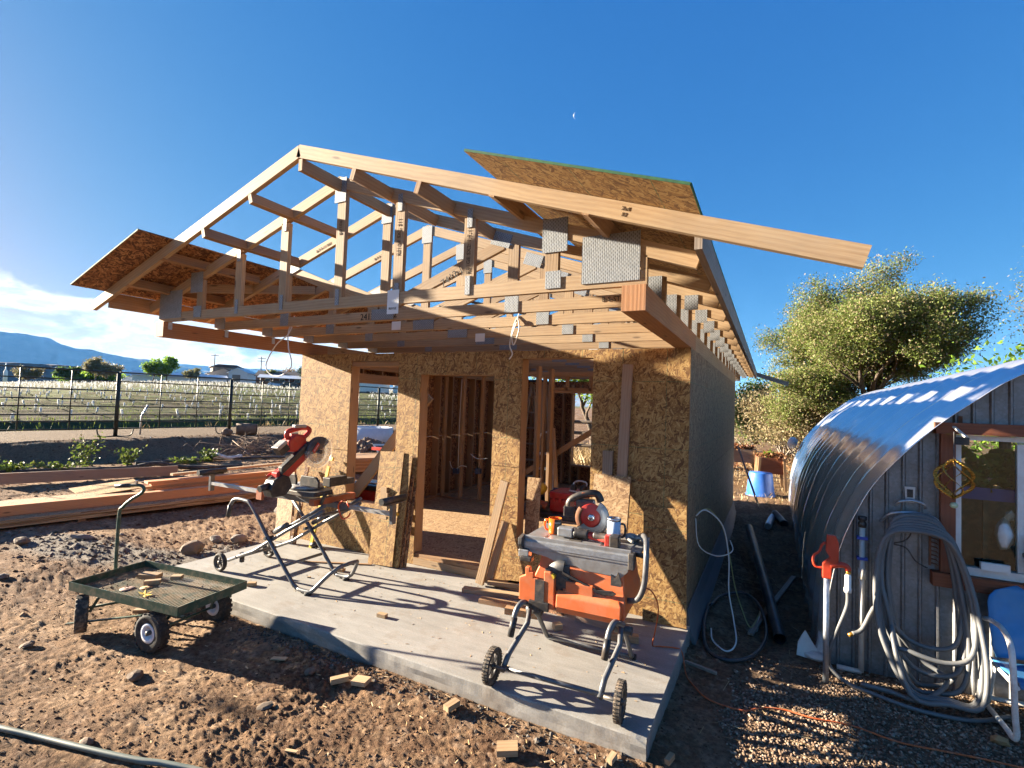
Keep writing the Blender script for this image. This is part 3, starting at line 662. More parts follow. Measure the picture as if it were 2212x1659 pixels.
# ================================================================ concrete pad
def make_slab():
    b = MB(); x0, x1, y0, y1, zt = -5.06, 0.035, -1.69, 6.26, 0.0
    nx = 170; xs = np.linspace(x0, x1, nx)
    prof = [(-0.030, -0.004), (0.0, 0.0)]
    rnd = random.Random(4)
    def edge(px, k): return 0.010 * (vnoise(np.array([px * 4.0]), np.array([k * 0.7]), 60)[0] - 0.5) + 0.004 * (vnoise(np.array([px * 16.0]), np.array([k * 1.3]), 61)[0] - 0.5)
    rows = []
    for k, (oy, z) in enumerate(((0.03, 0.0), (0.006, -0.001), (0.0, -0.010), (0.0, -0.05), (0.004, -0.09), (0.002, -0.13), (0.012, -0.18), (0.02, -0.40))):
        rows.append([(x, y0 + oy + (edge(x, k) if k > 1 else (0.35 * edge(x, 2) if k else 0)), z - (0.028 * max(0, 1 - (x1 - x) / 0.07) if 0 < k < 3 else 0)) for x in xs])
    for k in range(len(rows) - 1):
        for i in range(nx - 1): b.face([rows[k + 1][i], rows[k + 1][i + 1], rows[k][i + 1], rows[k][i]], smooth=True)
    b.face([(x0, y0 + .03, 0), (x1, y0 + .03, 0), (x1, y1, 0), (x0, y1, 0)])
    ys = np.linspace(y0 + .006, y1, 120); r2 = []
    for k, (ox, z) in enumerate(((0, 0.0), (0.003, -0.008), (0.0, -0.06), (0.0, -0.12), (0.01, -0.2), (0.01, -0.4))):
        r2.append([(x1 + ox + (edge(y, 20 + k) if k > 1 else 0), y, z) for y in ys])
    for k in range(len(r2) - 1):
        for i in range(len(ys) - 1): b.face([r2[k + 1][i], r2[k + 1][i + 1], r2[k][i + 1], r2[k][i]], smooth=True)
    b.face([(x0, y1, -.4), (x0, y0 + .01, -.4), (x0, y0 + .03, 0), (x0, y1, 0)]); b.face([(x1, y1, -.4), (x0, y1, -.4), (x0, y1, 0), (x1, y1, 0)])
    t = NT('trowelled_concrete'); p = t.pos()
    big = t.noise(p, 1.6, 5, 0.6); mid = t.noise(t.mapping(p, (2.2, 9, 4), (0, 0, 0.5)), 1.5, 5, 0.65, 0.4); fine = t.noise(p, 90, 4, 0.6)
    c = t.ramp(t.math('ADD', t.math('MULTIPLY', big, 0.5), t.math('MULTIPLY', mid, 0.5)), [(0.32, (0.185, 0.176, 0.162)), (0.5, (0.248, 0.237, 0.219)), (0.66, (0.30, 0.288, 0.268))])
    st = t.math('MULTIPLY', t.ramp(t.noise(p, 3.3, 6, 0.7), [(0.53, 0.0), (0.68, 1.0)]), 0.55)
    c = t.mix(st, c, (0.175, 0.135, 0.10))
    spx = t.N('SeparateXYZ'); t.l.new(p, spx.inputs[0])
    sidew = t.math('MULTIPLY', t.ramp(t.math('MULTIPLY', spx.outputs[2], -6.0), [(0.08, 0.0), (0.9, 1.0)]), t.ramp(t.noise(p, 6, 5, 0.7), [(0.35, 0.2), (0.6, 1.0)]))
    c = t.mix(t.math('MULTIPLY', sidew, 0.55), c, (0.13, 0.09, 0.06))
    c = t.mix(1.0, c, t.ramp(fine, [(0.3, (0.82, 0.82, 0.82)), (0.6, (1.05, 1.05, 1.05))]), 'MULTIPLY')
    pit = t.ramp(t.vor(p, 55), [(0.06, 0.0), (0.14, 1.0)])
    t.out(c, 0.85, 0, t.bump(t.math('ADD', t.math('MULTIPLY', fine, 0.3), t.math('ADD', t.math('MULTIPLY', mid, 0.5), t.math('MULTIPLY', pit, 0.25))), 0.35, 0.006))
    tag(b.build('concrete_slab', t.m), kind='structure')
make_slab()
# ================================================================ the half-built house
t = NT('toothed_nail_plate'); uv = t.uv(); sp = t.N('SeparateXYZ'); t.l.new(uv, sp.inputs[0])
sx = t.math('SINE', t.math('MULTIPLY', sp.outputs[0], 2 * math.pi / 0.0115))
sy = t.math('SINE', t.math('ADD', t.math('MULTIPLY', sp.outputs[1], 2 * math.pi / 0.024), t.math('MULTIPLY', t.math('GREATER_THAN', t.math('SINE', t.math('MULTIPLY', sp.outputs[0], math.pi / 0.0115)), 0.0), math.pi)))
slot = t.math('MULTIPLY', t.math('GREATER_THAN', sx, 0.1), t.math('GREATER_THAN', sy, 0.0))
nz = t.noise(t.obj(), 30, 4)
t.out(t.mix(slot, t.ramp(nz, [(0.3, (0.23, 0.245, 0.26)), (0.7, (0.32, 0.335, 0.35))]), (0.12, 0.127, 0.135)), t.math('ADD', 0.55, t.math('MULTIPLY', nz, 0.2)), 0.3, t.bump(sx, 0.12, 0.002)); MAT['plate'] = t.m

HW, WH = 5.0, 2.44                     # wall width, wall height
RZ, RM, RC = 3.68, 1 / 3.0, -2.5       # roof line of the trusses: z = RZ - RM*|x-RC|
rn = Vector((RM, 0, 1)).normalized()
def roofz(x, z0=RZ): return z0 - RM * abs(x - RC)
house = thing('unfinished_house', 'half-built wooden house with strand-board walls, open roof trusses and a porch slab', 'house')
X, Y, Z_ = V(1, 0, 0), V(0, 1, 0), V(0, 0, 1)
def part(name, mb, mat, parent=None): return mb.build(name, mat, parent or house)
WL, DR, WR = (-4.09, -3.32, 0.60, 2.35), (-2.985, -2.0, 0.085, 2.185), (-1.67, -0.90, 0.50, 2.36)
OPEN = (WL, DR, WR)
# front sheathing: lower and upper courses, joints open by 3 mm
for (a, b_, c, d) in ((-5.0, -3.662, -0.02, 1.217), (-3.659, -1.222, -0.02, 1.217), (-1.217, -0.002, -0.02, 1.217),
                      (-5.0, -2.442, 1.224, WH), (-2.439, -0.002, 1.224, WH)):
    part('wall_panel', MB().sheet(a, b_, c, d, 0.011, OPEN, (0, 0, 0), X, Z_), 'osb')
# right side: the same sheathing, its shade painted in as a greyer tone
for (a, b_, c, d) in ((0.013, 2.438, -0.02, 1.217), (2.441, 4.876, -0.02, 1.217), (4.879, 6.2, -0.02, 1.217),
                      (0.013, 1.217, 1.224, WH), (1.223, 3.655, 1.224, WH), (3.66, 6.2, 1.224, WH)):
    part('wall_panel', MB().sheet(a, b_, c, d, 0.011, (), (0, 0, 0), Y, Z_), 'osbshaded')
# left side (opening lets the sun in) and back, seen from inside
LO = (0.62, 2.03, 0.085, 2.12)
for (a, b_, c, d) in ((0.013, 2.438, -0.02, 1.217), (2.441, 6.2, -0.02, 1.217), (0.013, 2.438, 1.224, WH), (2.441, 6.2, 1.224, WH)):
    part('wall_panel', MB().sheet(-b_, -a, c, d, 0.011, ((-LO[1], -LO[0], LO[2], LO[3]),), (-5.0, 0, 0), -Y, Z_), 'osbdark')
BW = (-3.36, -2.15, 0.55, 2.18)
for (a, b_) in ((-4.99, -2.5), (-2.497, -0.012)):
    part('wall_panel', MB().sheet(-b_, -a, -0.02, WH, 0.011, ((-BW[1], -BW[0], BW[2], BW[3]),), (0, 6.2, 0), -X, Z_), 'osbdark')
# studs, plates, headers
def studs_x(y0, x0, x1, z0, z1, openings, depth=0.14, mat='fir', step=0.4064, face=1):
    xs = []; x = x0 + 0.019
    while x < x1 - 0.02: xs.append(x); x += step
    xs.append(x1 - 0.019)
    for x in xs:
        segs = [(z0, z1)]
        for (a, b_, c, d) in openings:
            if a - 0.03 < x < b_ + 0.03: segs = [(p, q) for s in segs for p, q in ((s[0], min(s[1], c - 0.04)), (max(s[0], d + 0.04), s[1])) if q - p > 0.04]
        for p, q in segs: part('wall_stud', MB().beam((x, y0, p), (x, y0, q), 0.038, depth, (0, 1, 0)), mat)
    for (a, b_, c, d) in openings:
        for x in (a - 0.019, b_ + 0.019): part('jamb_stud', MB().beam((x, y0, z0), (x, y0, z1), 0.038, depth, (0, 1, 0)), mat)
        part('header', MB().beam((a, y0, d + 0.019), (b_, y0, d + 0.019), depth, 0.038), mat)
        if c > 0.2: part('window_sill', MB().beam((a, y0, c - 0.019), (b_, y0, c - 0.019), depth, 0.038), mat)
ZB, ZT = 0.128, 2.364
studs_x(0.083, -4.98, -0.02, ZB, ZT, OPEN)
part('bottom_plate', MB().beam((-4.98, 0.083, 0.108), (-0.012, 0.083, 0.108), 0.14, 0.038), 'fir')
for z in (2.383, 2.421): part('top_plate', MB().beam((-4.98, 0.083, z), (-0.012, 0.083, z), 0.14, 0.037), 'fir')
part('door_threshold', MB().beam((-2.983, 0.04, 0.045), (-2.002, 0.04, 0.045), 0.085, 0.079), 'pine')
part('window_header', MB().beam((-4.088, 0.083, 2.315), (-3.322, 0.083, 2.315), 0.135, 0.06), 'fir')
studs_x(3.13, -4.83, -0.16, ZB, ZT, ((-2.62, -1.78, 0.1, 2.09),), 0.089, 'fir')
for z in (0.109, 2.383, 2.421): part('partition_plate', MB().beam((-4.83, 3.13, z), (-2.62 if z < 1 else -0.16, 3.13, z), 0.089, 0.037), 'fir')
part('partition_header', MB().beam((-2.62, 3.13, 2.155), (-1.78, 3.13, 2.155), 0.089, 0.05), 'fir')
part('brace', MB().beam((-3.25, 3.19, 0.62), (-1.72, 3.19, 1.62), 0.038, 0.089), 'fir')
studs_x(6.105, -4.83, -0.16, ZB, ZT, (BW,), 0.14, 'fir')
for yw, op in ((-4.919, LO), (-0.083, None)):
    y = 0.17
    while y < 6.0:
        if not (op and op[0] - 0.05 < y < op[1] + 0.05):
            part('wall_stud', MB().beam((yw, y, ZB), (yw, y, ZT), 0.038, 0.14, (1, 0, 0)), 'fir')
        y += 0.4064
    for z in ((0.109,) if yw > -1 else ()) + (2.383, 2.421): part('top_plate' if z > 1 else 'bottom_plate', MB().beam((yw, 0.16, z), (yw, 6.03, z), 0.14, 0.037), 'fir')
for y in (0.60, 2.05): part('jamb_stud', MB().beam((-4.919, y, ZB), (-4.919, y, ZT), 0.038, 0.14, (1, 0, 0)), 'fir')
part('header', MB().beam((-4.919, 0.62, 2.19), (-4.919, 2.03, 2.19), 0.14, 0.138), 'fir')
part('header', MB().beam((-4.919, 0.62, 2.345), (-4.919, 2.03, 2.345), 0.14, 0.036), 'fir')
for y in (1.0, 1.42, 1.75): part('cripple_stud', MB().beam((-4.919, y, 2.26), (-4.919, y, 2.327), 0.03, 0.14, (1, 0, 0)), 'fir')
part('bottom_plate', MB().beam((-4.919, 2.05, 0.109), (-4.919, 6.03, 0.109), 0.14, 0.037), 'fir')
part('wall_brace', MB().beam((-4.10, 0.165, 0.66), (-2.98, 0.165, 1.95), 0.038, 0.14, (-1, 0, 1)), 'pine')
# inside wall between porch room and closet
for y in (0.6, 1.0, 1.4): part('partition_stud', MB().beam((-1.93, y, 0.128), (-1.93, y, 2.36), 0.038, 0.089, (0, 1, 0)), 'fir')
# floor
for k, (a, b_, c, d) in enumerate(((-4.98, -2.5, 0.012, 1.23), (-2.497, -0.013, 0.012, 1.23), (-4.98, -3.7, 1.233, 2.45), (-3.697, -1.26, 1.233, 2.45), (-1.257, -0.013, 1.233, 2.45), (-4.98, -2.5, 2.453, 6.18), (-2.497, -0.013, 2.453, 6.18))):
    part('floor_panel', MB().sheet(a, b_, c, d, 0.018, (), (0, 0, 0.089), X, Y), 'osbsmooth')
# blue outlet boxes and cables inside
for (x, y, z) in ((-4.45, 3.04, 0.62), (-3.98, 3.04, 0.66)):
    part('outlet_box', MB().abox(x - 0.05, x + 0.05, y - 0.05, y + 0.03, z - 0.045, z + 0.045), 'darkblue')
for pts in ([(-4.62, 3.06, 0.78), (-4.55, 3.03, 0.68), (-4.46, 3.02, 0.65), (-4.35, 3.03, 0.72), (-4.24, 3.06, 0.71)], [(-4.17, 3.05, 0.95), (-4.0, 3.02, 0.88), (-3.8, 3.04, 0.9)],
            [(-4.43, 3.06, 0.7), (-4.43, 3.05, 1.5), (-4.42, 3.06, 2.3)], [(-3.72, 3.06, 0.8), (-3.71, 3.05, 1.6), (-3.7, 3.06, 2.3)]):
    part('house_cable', MB().tube(smooth_path(pts, 6), 0.006, 5), 'wire')
# porch beams on the long sides; plates carry them on over the walls
for xa, mat in ((-0.14, 'beam'), (-5.0, 'beam')):
    part('porch_beam', MB().abox(xa, xa + 0.14, -1.825, 0.30, 2.442, 2.593, 'y'), mat)
    part('wall_beam', MB().abox(xa, xa + 0.14, 0.302, 6.2, 2.442, 2.593, 'y'), 'pine')
    for y in (-1.76, -1.16, -0.56): part('tie_bracket', MB().abox(xa + 0.141, xa + 0.145, y - 0.02, y + 0.02, 2.52, 2.60, 'z') if xa < -1 else MB().abox(xa - 0.005, xa - 0.001, y - 0.02, y + 0.02, 2.54, 2.60, 'z'), 'galv')
# trusses
def top_chord(mb, side, y, x_end, w=0.038, h=0.089, z0=RZ, x_start=RC):
    p, q = V(x_start, y, roofz(x_start, z0)), V(x_end, y, roofz(x_end, z0)); n = V(RM * side, 0, 1).normalized()
    return mb.beam(p - n * h / 2, q - n * h / 2, w, h, n)
def plate(tr, x0, x1, z0, z1, y, rot=0.0):
    b = MB(); c = V((x0 + x1) / 2, y - 0.0225, (z0 + z1) / 2); ex = V(math.cos(rot), 0, math.sin(rot)); ey = V(-math.sin(rot), 0, math.cos(rot))
    hx, hz = (x1 - x0) / 2, (z1 - z0) / 2; n = V(0, -0.0025, 0)
    q = [c - ex * hx - ey * hz, c + ex * hx - ey * hz, c + ex * hx + ey * hz, c - ex * hx + ey * hz]
    u = random.random()
    uv = [(u, u), (u + 2 * hx, u), (u + 2 * hx, u + 2 * hz), (u, u + 2 * hz)]
    b.face([p + n for p in q], uv); b.face([p - n for p in q][::-1], uv[::-1])
    for i in range(4): b.face([q[i] - n, q[(i + 1) % 4] - n, q[(i + 1) % 4] + n, q[i] + n])
    b.build('nail_plate', 'plate', tr)
TRY = [-1.78, -1.2, -0.6] + [0.02 + 0.61 * k for k in range(14)]
first_truss = None
for i, y in enumerate(TRY):
    b = MB(); b.beam((-4.998, y, 2.640), (-0.002, y, 2.640), 0.038, 0.089)
    top_chord(b, 1, y, 0.292); top_chord(b, -1, y, -5.19)
    b.beam((-0.02, y, 2.686), (-0.02, y, 2.765), 0.038, 0.036, (1, 0, 0)); b.beam((-4.98, y, 2.686), (-4.98, y, 2.765), 0.038, 0.036, (1, 0, 0))
    tr = part('roof_truss', b, 'pine')
    rg = random.Random(i)
    zc = lambda x: roofz(x) - 0.096
    if i == 0:
        first_truss = tr
        for x in (-4.31, -3.73, -3.12, -2.455, -1.845, -1.22, -0.60):
            MB().beam((x, y, 2.686), (x, y, zc(x)), 0.038, 0.089, (1, 0, 0)).build('truss_web', 'pine', tr)
            if x not in (-0.60, -4.31): plate(tr, x - 0.02, x + 0.02, 2.62, 2.75, y)
            if x != -2.455 and x > -4 and x != -0.60: plate(tr, x - 0.02, x + 0.02, zc(x) - 0.07, zc(x) + 0.06, y)
        plate(tr, -0.396, -0.043, 2.625, 2.915, y); plate(tr, -0.665, -0.495, 2.845, 3.06, y); plate(tr, -0.637, -0.531, 2.615, 2.725, y)
        plate(tr, -4.985, -4.60, 2.625, 2.905, y); plate(tr, -4.46, -4.27, 2.86, 3.06, y); plate(tr, -4.39, -4.27, 2.615, 2.725, y)
        plate(tr, -2.53, -2.41, 3.46, 3.66, y)
    else:
        for x, d in ((RC, 0),):
            MB().beam((x, y, 2.686), (x, y, zc(x) - 0.0), 0.038, 0.089, (1, 0, 0)).build('truss_web', 'pine', tr)
        for sg in (-1, 1):
            xa, xb = RC + sg * 0.06, RC + sg * 1.22
            MB().beam((xa, y + 0.001, 2.72), (xb, y + 0.001, zc(xb) - 0.02), 0.036, 0.089, (-sg, 0, 1)).build('truss_web', 'pine', tr)
            xk = RC + sg * 1.32
            MB().beam((xk, y, 2.686), (xk, y, zc(xk)), 0.036, 0.089, (1, 0, 0)).build('truss_web', 'pine', tr)
            plate(tr, xb - 0.10, xb + 0.08, zc(xb) - 0.04, zc(xb) + 0.07, y, -sg * 0.32); plate(tr, xk - 0.06, xk + 0.06, 2.60, 2.73, y)
        plate(tr, RC - 0.06, RC + 0.06, 3.49, 3.665, y); plate(tr, RC - 0.13, RC + 0.13, 2.602, 2.70, y)
        plate(tr, -0.15, -0.03, 2.615, 2.79, y); plate(tr, 0.03, 0.13, 2.66, 2.775, y) if i > 1 else None
        plate(tr, -4.985, -4.80, 2.605, 2.74, y)
# lookouts and fly rafters
for x in (RC + 0.02, -3.06, -3.66, -4.27, -4.85, -1.93, -1.36, -0.80, -0.22):
    n = V(0, 0, 1) if abs(x - RC) < 0.1 else V(RM * (1 if x > RC else -1), 0, 1).normalized()
    c = V(x, 0, roofz(x) + (-0.012 if abs(x - RC) > 0.1 else -0.03) + (0.074 if (x < -4.1 or x > -0.85) else 0)) - n * 0.046
    part('lookout', MB().beam(c + Y * -2.188, c + Y * -1.225, 0.038, 0.089, n), 'fir')
for yf, nm in ((-2.17, 'fly_rafter'), (8.2, 'fly_rafter')):
    for side, xe in ((1, 1.0), (-1, -5.47)):
        b = top_chord(MB(), side, yf, xe, 0.038, 0.094, RZ + 0.075, RC + (0.0 if side > 0 else -0.012)); fr = part(nm, b, 'greywood' if yf > 0 else 'pine')
        if yf < 0 and side > 0:
            n = V(RM, 0, 1).normalized(); ex = V(1, 0, -RM).normalized()
            for xx, s_ in ((-0.02, '2x4\n12'),):
                o = V(xx, yf - 0.0205, roofz(xx, RZ + 0.075)) - n * 0.05
                text('stamped_marking', s_, 0.03, 'inkbrown', frame(o, ex, n), fr)
# sheathing strips along both eaves; edge board below
for side, ye in ((1, -2.53), (-1, -2.46)):
    n = V(RM * side, 0, 1).normalized(); dn = V(side, 0, -RM).normalized()
    top = V(RC + side * (1.70 if side > 0 else 1.59), 0, 0); top.z = roofz(top.x) + 0.078
    y = ye; k = 0
    for L in (2.44, 2.44, 2.44, 2.44, 1.22):
        w = 1.19
        b = MB().sheet(0, w, y, y + L - 0.003, 0.011, (), top + n * 0.011, dn, Y) if side > 0 else MB().sheet(y, y + L - 0.003, 0, w, 0.011, (), top + n * 0.011, Y, dn)
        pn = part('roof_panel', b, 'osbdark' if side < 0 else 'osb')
        ed = MB()
        p0, p1 = top + n * 0.006 + Y * (y - 0.002), top + n * 0.006 + dn * w + Y * (y - 0.002)
        if k == 0: ed.beam(p0, p1, 0.003, 0.013, n)
        q = top + n * 0.006 + dn * (w + 0.002); ed.beam(q + Y * y, q + Y * (y + L - 0.003), 0.003, 0.013, n)
        ed.build('panel_edge', 'greenedge', pn)
        y += L; k += 1
    xe = 0.318 if side > 0 else -5.215
    part('edge_board', MB().beam((xe, -2.148, roofz(xe) - 0.005), (xe, 8.18, roofz(xe) - 0.005), 0.036, 0.15), 'greywood' if side > 0 else 'fir')
# dark bracing rods between the trusses
for (a, b_) in (((-3.25, 0.65, 3.28), (-2.75, 2.9, 3.33)), ((-3.0, 2.6, 3.2), (-2.3, 5.2, 3.25)), ((-1.6, 1.2, 3.3), (-1.2, 3.2, 3.2))):
    part('bracing_rod', MB().tube([a, b_], 0.02, 8), 'darkmetal')
# solid blocks along the left eave
part('blocking', MB().beam((-4.62, -1.75, 2.93), (-4.10, -0.62, 3.12), 0.038, 0.089), 'pine')
# stamps, handwriting and tags
def stamp(body, size, o, ex, ey, mat='inkbrown', parent=None): text('stamped_marking', body, size, mat, frame(o, ex, ey), parent or house)
stamp('2412-01  2/2', 0.085, (-2.55, -1.2215, 2.638), (1, 0, 0.02), (0, 0, 1), 'ink')
stamp('B-S-ST', 0.05, (-0.38, -1.2215, 2.652), (1, 0, 0), (0, 0, 1), 'ink')
stamp('R01GE SX2: 1-7-11', 0.042, (-1.22, -1.8015, 2.93), (0, 0, 1), (-1, 0, 0), 'inkbrown')
stamp('R01GE SX2: 311', 0.042, (-1.845, -1.8015, 3.10), (0, 0, 1), (-1, 0, 0), 'inkbrown')
stamp('R01GE', 0.042, (-2.455, -1.8015, 3.25), (0, 0, -1), (1, 0, 0), 'inkbrown')
stamp('7412-J', 0.09, (-1.76, -1.2215, 2.93), (0.86, 0, 0.5), (-0.5, 0, 0.86), 'ink')
stamp('8-7-3-11 R01', 0.04, (-3.3, -1.2215, roofz(-3.3) - 0.055), (1, 0, RM), (-RM, 0, 1))
stamp('8-7-3-11 R01', 0.04, (-3.1, -0.6215, roofz(-3.1) - 0.055), (1, 0, RM), (-RM, 0, 1))
tg = part('paper_tag', MB().abox(-1.925, -1.815, -1.807, -1.805, 2.52, 2.70, 'z'), 'paper'); text('tag_lettering', 'R01GE', 0.026, 'ink', frame((-1.87, -1.8078, 2.56), (1, 0, 0), (0, 0, 1)), tg)
for (x, y, z) in ((-2.85, -0.6225, 2.66), (-2.2, 0.0, 2.60), (-1.47, 1.7, 2.62)): part('paper_tag', MB().abox(x - .06, x + .06, y - .004, y - .002, z - .05, z + .04, 'z'), 'paper')
# flashing and membrane along the foot of the right wall
part('base_flashing', MB().prism([(0, -0.02), (0.004, 0.13), (0.012, 0.13), (0.035, -0.02), (0.085, -0.15), (0.06, -0.16)], (0.004, 3.1, 0), X, Z_, 6.15), 'flash')
# patches and blocks fixed on the front wall
part('wall_patch', MB().sheet(-0.262, -0.004, 0.93, 1.29, 0.011, (), (0, -0.0115, 0), X, Z_), 'osb')
part('wall_block', MB().abox(-0.77, -0.675, -0.040, -0.002, 1.25, 1.47, 'z'), 'greywood')
part('nailed_stud', MB().beam((-0.555, -0.021, 2.29), (-0.585, -0.021, 1.20), 0.038, 0.092, (1, 0, 0)), 'dullwood')
# ================================================================ tools and timber on the porch slab
def wheel(parent, c, ax, r, w, tyre='rubber', hub='hubwhite', hub_r=0.5, treads=0, spokes=0):
    """tyre with rounded shoulders; rim with dished face and axle boss as its sub-part"""
    h = w / 2; prof = [(r * hub_r, -h * .8), (r * .80, -h), (r * .93, -h * .92), (r, -h * .6), (r, h * .6), (r * .93, h * .92), (r * .80, h), (r * hub_r, h * .8)]
    b = MB().lathe(prof, c, ax, 28)
    A = V(ax).normalized(); e = V(0, 0, 1) if abs(A.z) < .9 else V(1, 0, 0); e = (e - A * e.dot(A)).normalized(); f = A.cross(e)
    for k in range(treads):
        a = 2 * math.pi * k / treads; d = e * math.cos(a) + f * math.sin(a); tg_ = A.cross(d)
        for sg in (-1, 1):
            dd = (e * math.cos(a + sg * .05) + f * math.sin(a + sg * .05))
            b.box(V(c) + dd * (r * 0.99) + A * h * 0.5 * sg, (A, dd, A.cross(dd)), (h * .44, r * .018, r * math.pi / treads * .62))
    ty = b.build('wheel', tyre, parent)
    hb = MB()
    if spokes:
        hb.lathe([(r * hub_r * .92, -h * .5), (r * hub_r, -h * .8), (r * hub_r, h * .8), (r * hub_r * .92, h * .5), (r * hub_r * .85, 0), (r * hub_r * .92, -h * .5)], c, ax, 24)
        for k in range(spokes):
            a = 2 * math.pi * k / spokes; d = e * math.cos(a) + f * math.sin(a)
            hb.beam(V(c) + d * r * .12, V(c) + d * r * hub_r * .95, w * .35, r * .14, A.cross(d))
        hb.lathe([(0, -h * .9), (r * .18, -h * .9), (r * .18, h * .9), (0, h * .9)], c, ax, 14)
    else:
        hb.lathe([(0, -h * .35), (r * hub_r * .55, -h * .3), (r * hub_r * .62, -h * .75), (r * hub_r * 1.02, -h * .88), (r * hub_r * 1.02, h * .88), (r * hub_r * .62, h * .75), (r * hub_r * .55, h * .3), (0, h * .35)], c, ax, 24)
    rim = hb.build('rim', hub, ty)
    if not spokes: MB().lathe([(0, -h * 1.0), (r * .12, -h * 1.0), (r * .12, h * 1.0), (0, h * 1.0)], c, ax, 12).build('axle_cap', 'darkmetal', ty)
    return ty

# ---------------- folding stand under the mitre saw (world coordinates)
st = thing('saw_stand', 'grey tubular folding stand with two wheels and long roller arms, carrying the mitre saw', 'saw stand', (-3.6, -1.0, 0.0))
P = lambda n, b, m, par=None: b.build(n, m, par or st, True)
for y in (-1.25, -0.77):
    dx = 0.0 if y < -1 else 0.06
    leg = smooth_path([(-4.50 + dx, y, 0.585), (-4.47 + dx, y, 0.70), (-4.40 + dx, y, 0.765), (-4.24 + dx, y, 0.77), (-4.13 + dx, y, 0.73), (-3.86 + dx, y, 0.45)], 5) if y < -1 else [(-4.20 + dx, y, 0.76), (-3.86 + dx, y, 0.45)]
    P('leg', MB().tube(list(leg) + [V(-3.45 + dx * .5, y, 0.06), V(-3.38, y, 0.028)], 0.019, 10), 'greytube')
    if y < -1: P('grip', MB().tube([(-4.505, y, 0.57), (-4.475, y, 0.70)], 0.0235, 10), 'black')
    P('leg', MB().tube([(-4.50, y + 0.03, 0.10), (-4.10, y + 0.03, 0.26), (-3.62, y + 0.03, 0.54), (-3.12, y + 0.03, 0.80)], 0.018, 10), 'greytube')
    P('leg_sleeve', MB().tube([(-3.80, y + 0.035, 0.50), (-3.62, y + 0.035, 0.600)], 0.026, 10), 'greytube')
    P('brace_tube', MB().tube([(-3.66, y + 0.075, 0.56), (-3.16, y + 0.075, 0.835)], 0.019, 10), 'greytube')
    P('foot', MB().lathe([(0, 0), (0.035, 0), (0.035, 0.022), (0.02, 0.03), (0, 0.03)], (-3.24, y, 0.0), (0, 0, 1), 14), 'rubber')
    P('pivot_bolt', MB().cyl((-3.855, y - 0.035, 0.44), (-3.855, y + 0.06, 0.44), 0.017, 10), 'darkmetal')
loop = [(-3.38, -1.25, 0.028), (-3.24, -1.25, 0.03), (-3.19, -1.235, 0.05), (-3.10, -1.16, 0.17), (-3.03, -1.09, 0.245), (-3.00, -0.98, 0.265), (-3.00, -0.90, 0.262), (-3.03, -0.84, 0.235), (-3.13, -0.79, 0.10), (-3.20, -0.775, 0.045), (-3.26, -0.77, 0.03), (-3.38, -0.77, 0.028)]
P('foot_loop', MB().tube(smooth_path(loop, 5), 0.019, 10), 'greytube')
for x, z in ((-3.62, 0.20), (-4.36, 0.155), (-3.30, 0.71)): P('cross_tube', MB().tube([(x, -1.24, z), (x, -0.76, z)], 0.016, 8), 'greytube')
P('latch', MB().abox(-4.35, -4.31, -1.20, -1.17, 0.10, 0.20, 'z'), 'black')
for y in (-1.30, -0.72): wheel(st, V(-4.52, y, 0.096) - st.location, (0, 1, 0), 0.094, 0.045, 'rubber', 'darkmetal', 0.72, 0, 5)
P('wheel_axle', MB().cyl((-4.52, -1.30, 0.096), (-4.52, -0.72, 0.096), 0.012, 8), 'greytube')
P('rail', MB().abox(-4.35, -3.00, -1.045, -0.965, 0.795, 0.845), 'greytube')
for xa, xb in ((-5.22, -4.2), (-3.1, -2.47)): P('extension_arm', MB().abox(xa, xb, -1.027, -0.983, 0.803, 0.838), 'alu')
for x, sg in ((-5.22, -1), (-2.46, 1)):
    P('roller_post', MB().abox(x - 0.018, x + 0.018, -1.03, -0.98, 0.73, 0.93, 'z'), 'greytube'); P('roller', MB().cyl((x, -1.17, 0.955), (x, -0.84, 0.955), 0.032, 14), 'black')
    P('roller_tray', MB().abox(x - 0.03, x + 0.03, -1.13, -0.88, 0.915, 0.93), 'darkmetal'); P('clamp_knob', MB().cyl((x, -0.98, 0.81), (x, -0.94, 0.81), 0.018, 8), 'yellow')
for x in (-3.96, -3.23): 
    P('tool_mount', MB().abox(x - 0.035, x + 0.035, -1.27, -0.74, 0.842, 0.90), 'orangedark'); P('mount_lever', MB().beam((x + 0.05, -1.20, 0.86), (x + 0.10, -1.20, 0.96), 0.025, 0.02), 'black')
P('end_cap', MB().abox(-4.0, -3.92, -1.30, -1.27, 0.82, 0.91, 'z'), 'orangedark')
tag(MB().tube([(-3.02 + 0.075 * math.cos(a), -1.06 - 0.01 * math.sin(3 * a), 0.80 + 0.085 * math.sin(a)) for a in np.linspace(0.4, 6.0, 26)], 0.008, 6).build('spring_clamp_strap', 'hotorange'), 'bright orange ring-shaped strap hooked over the arm of the saw stand', 'strap')

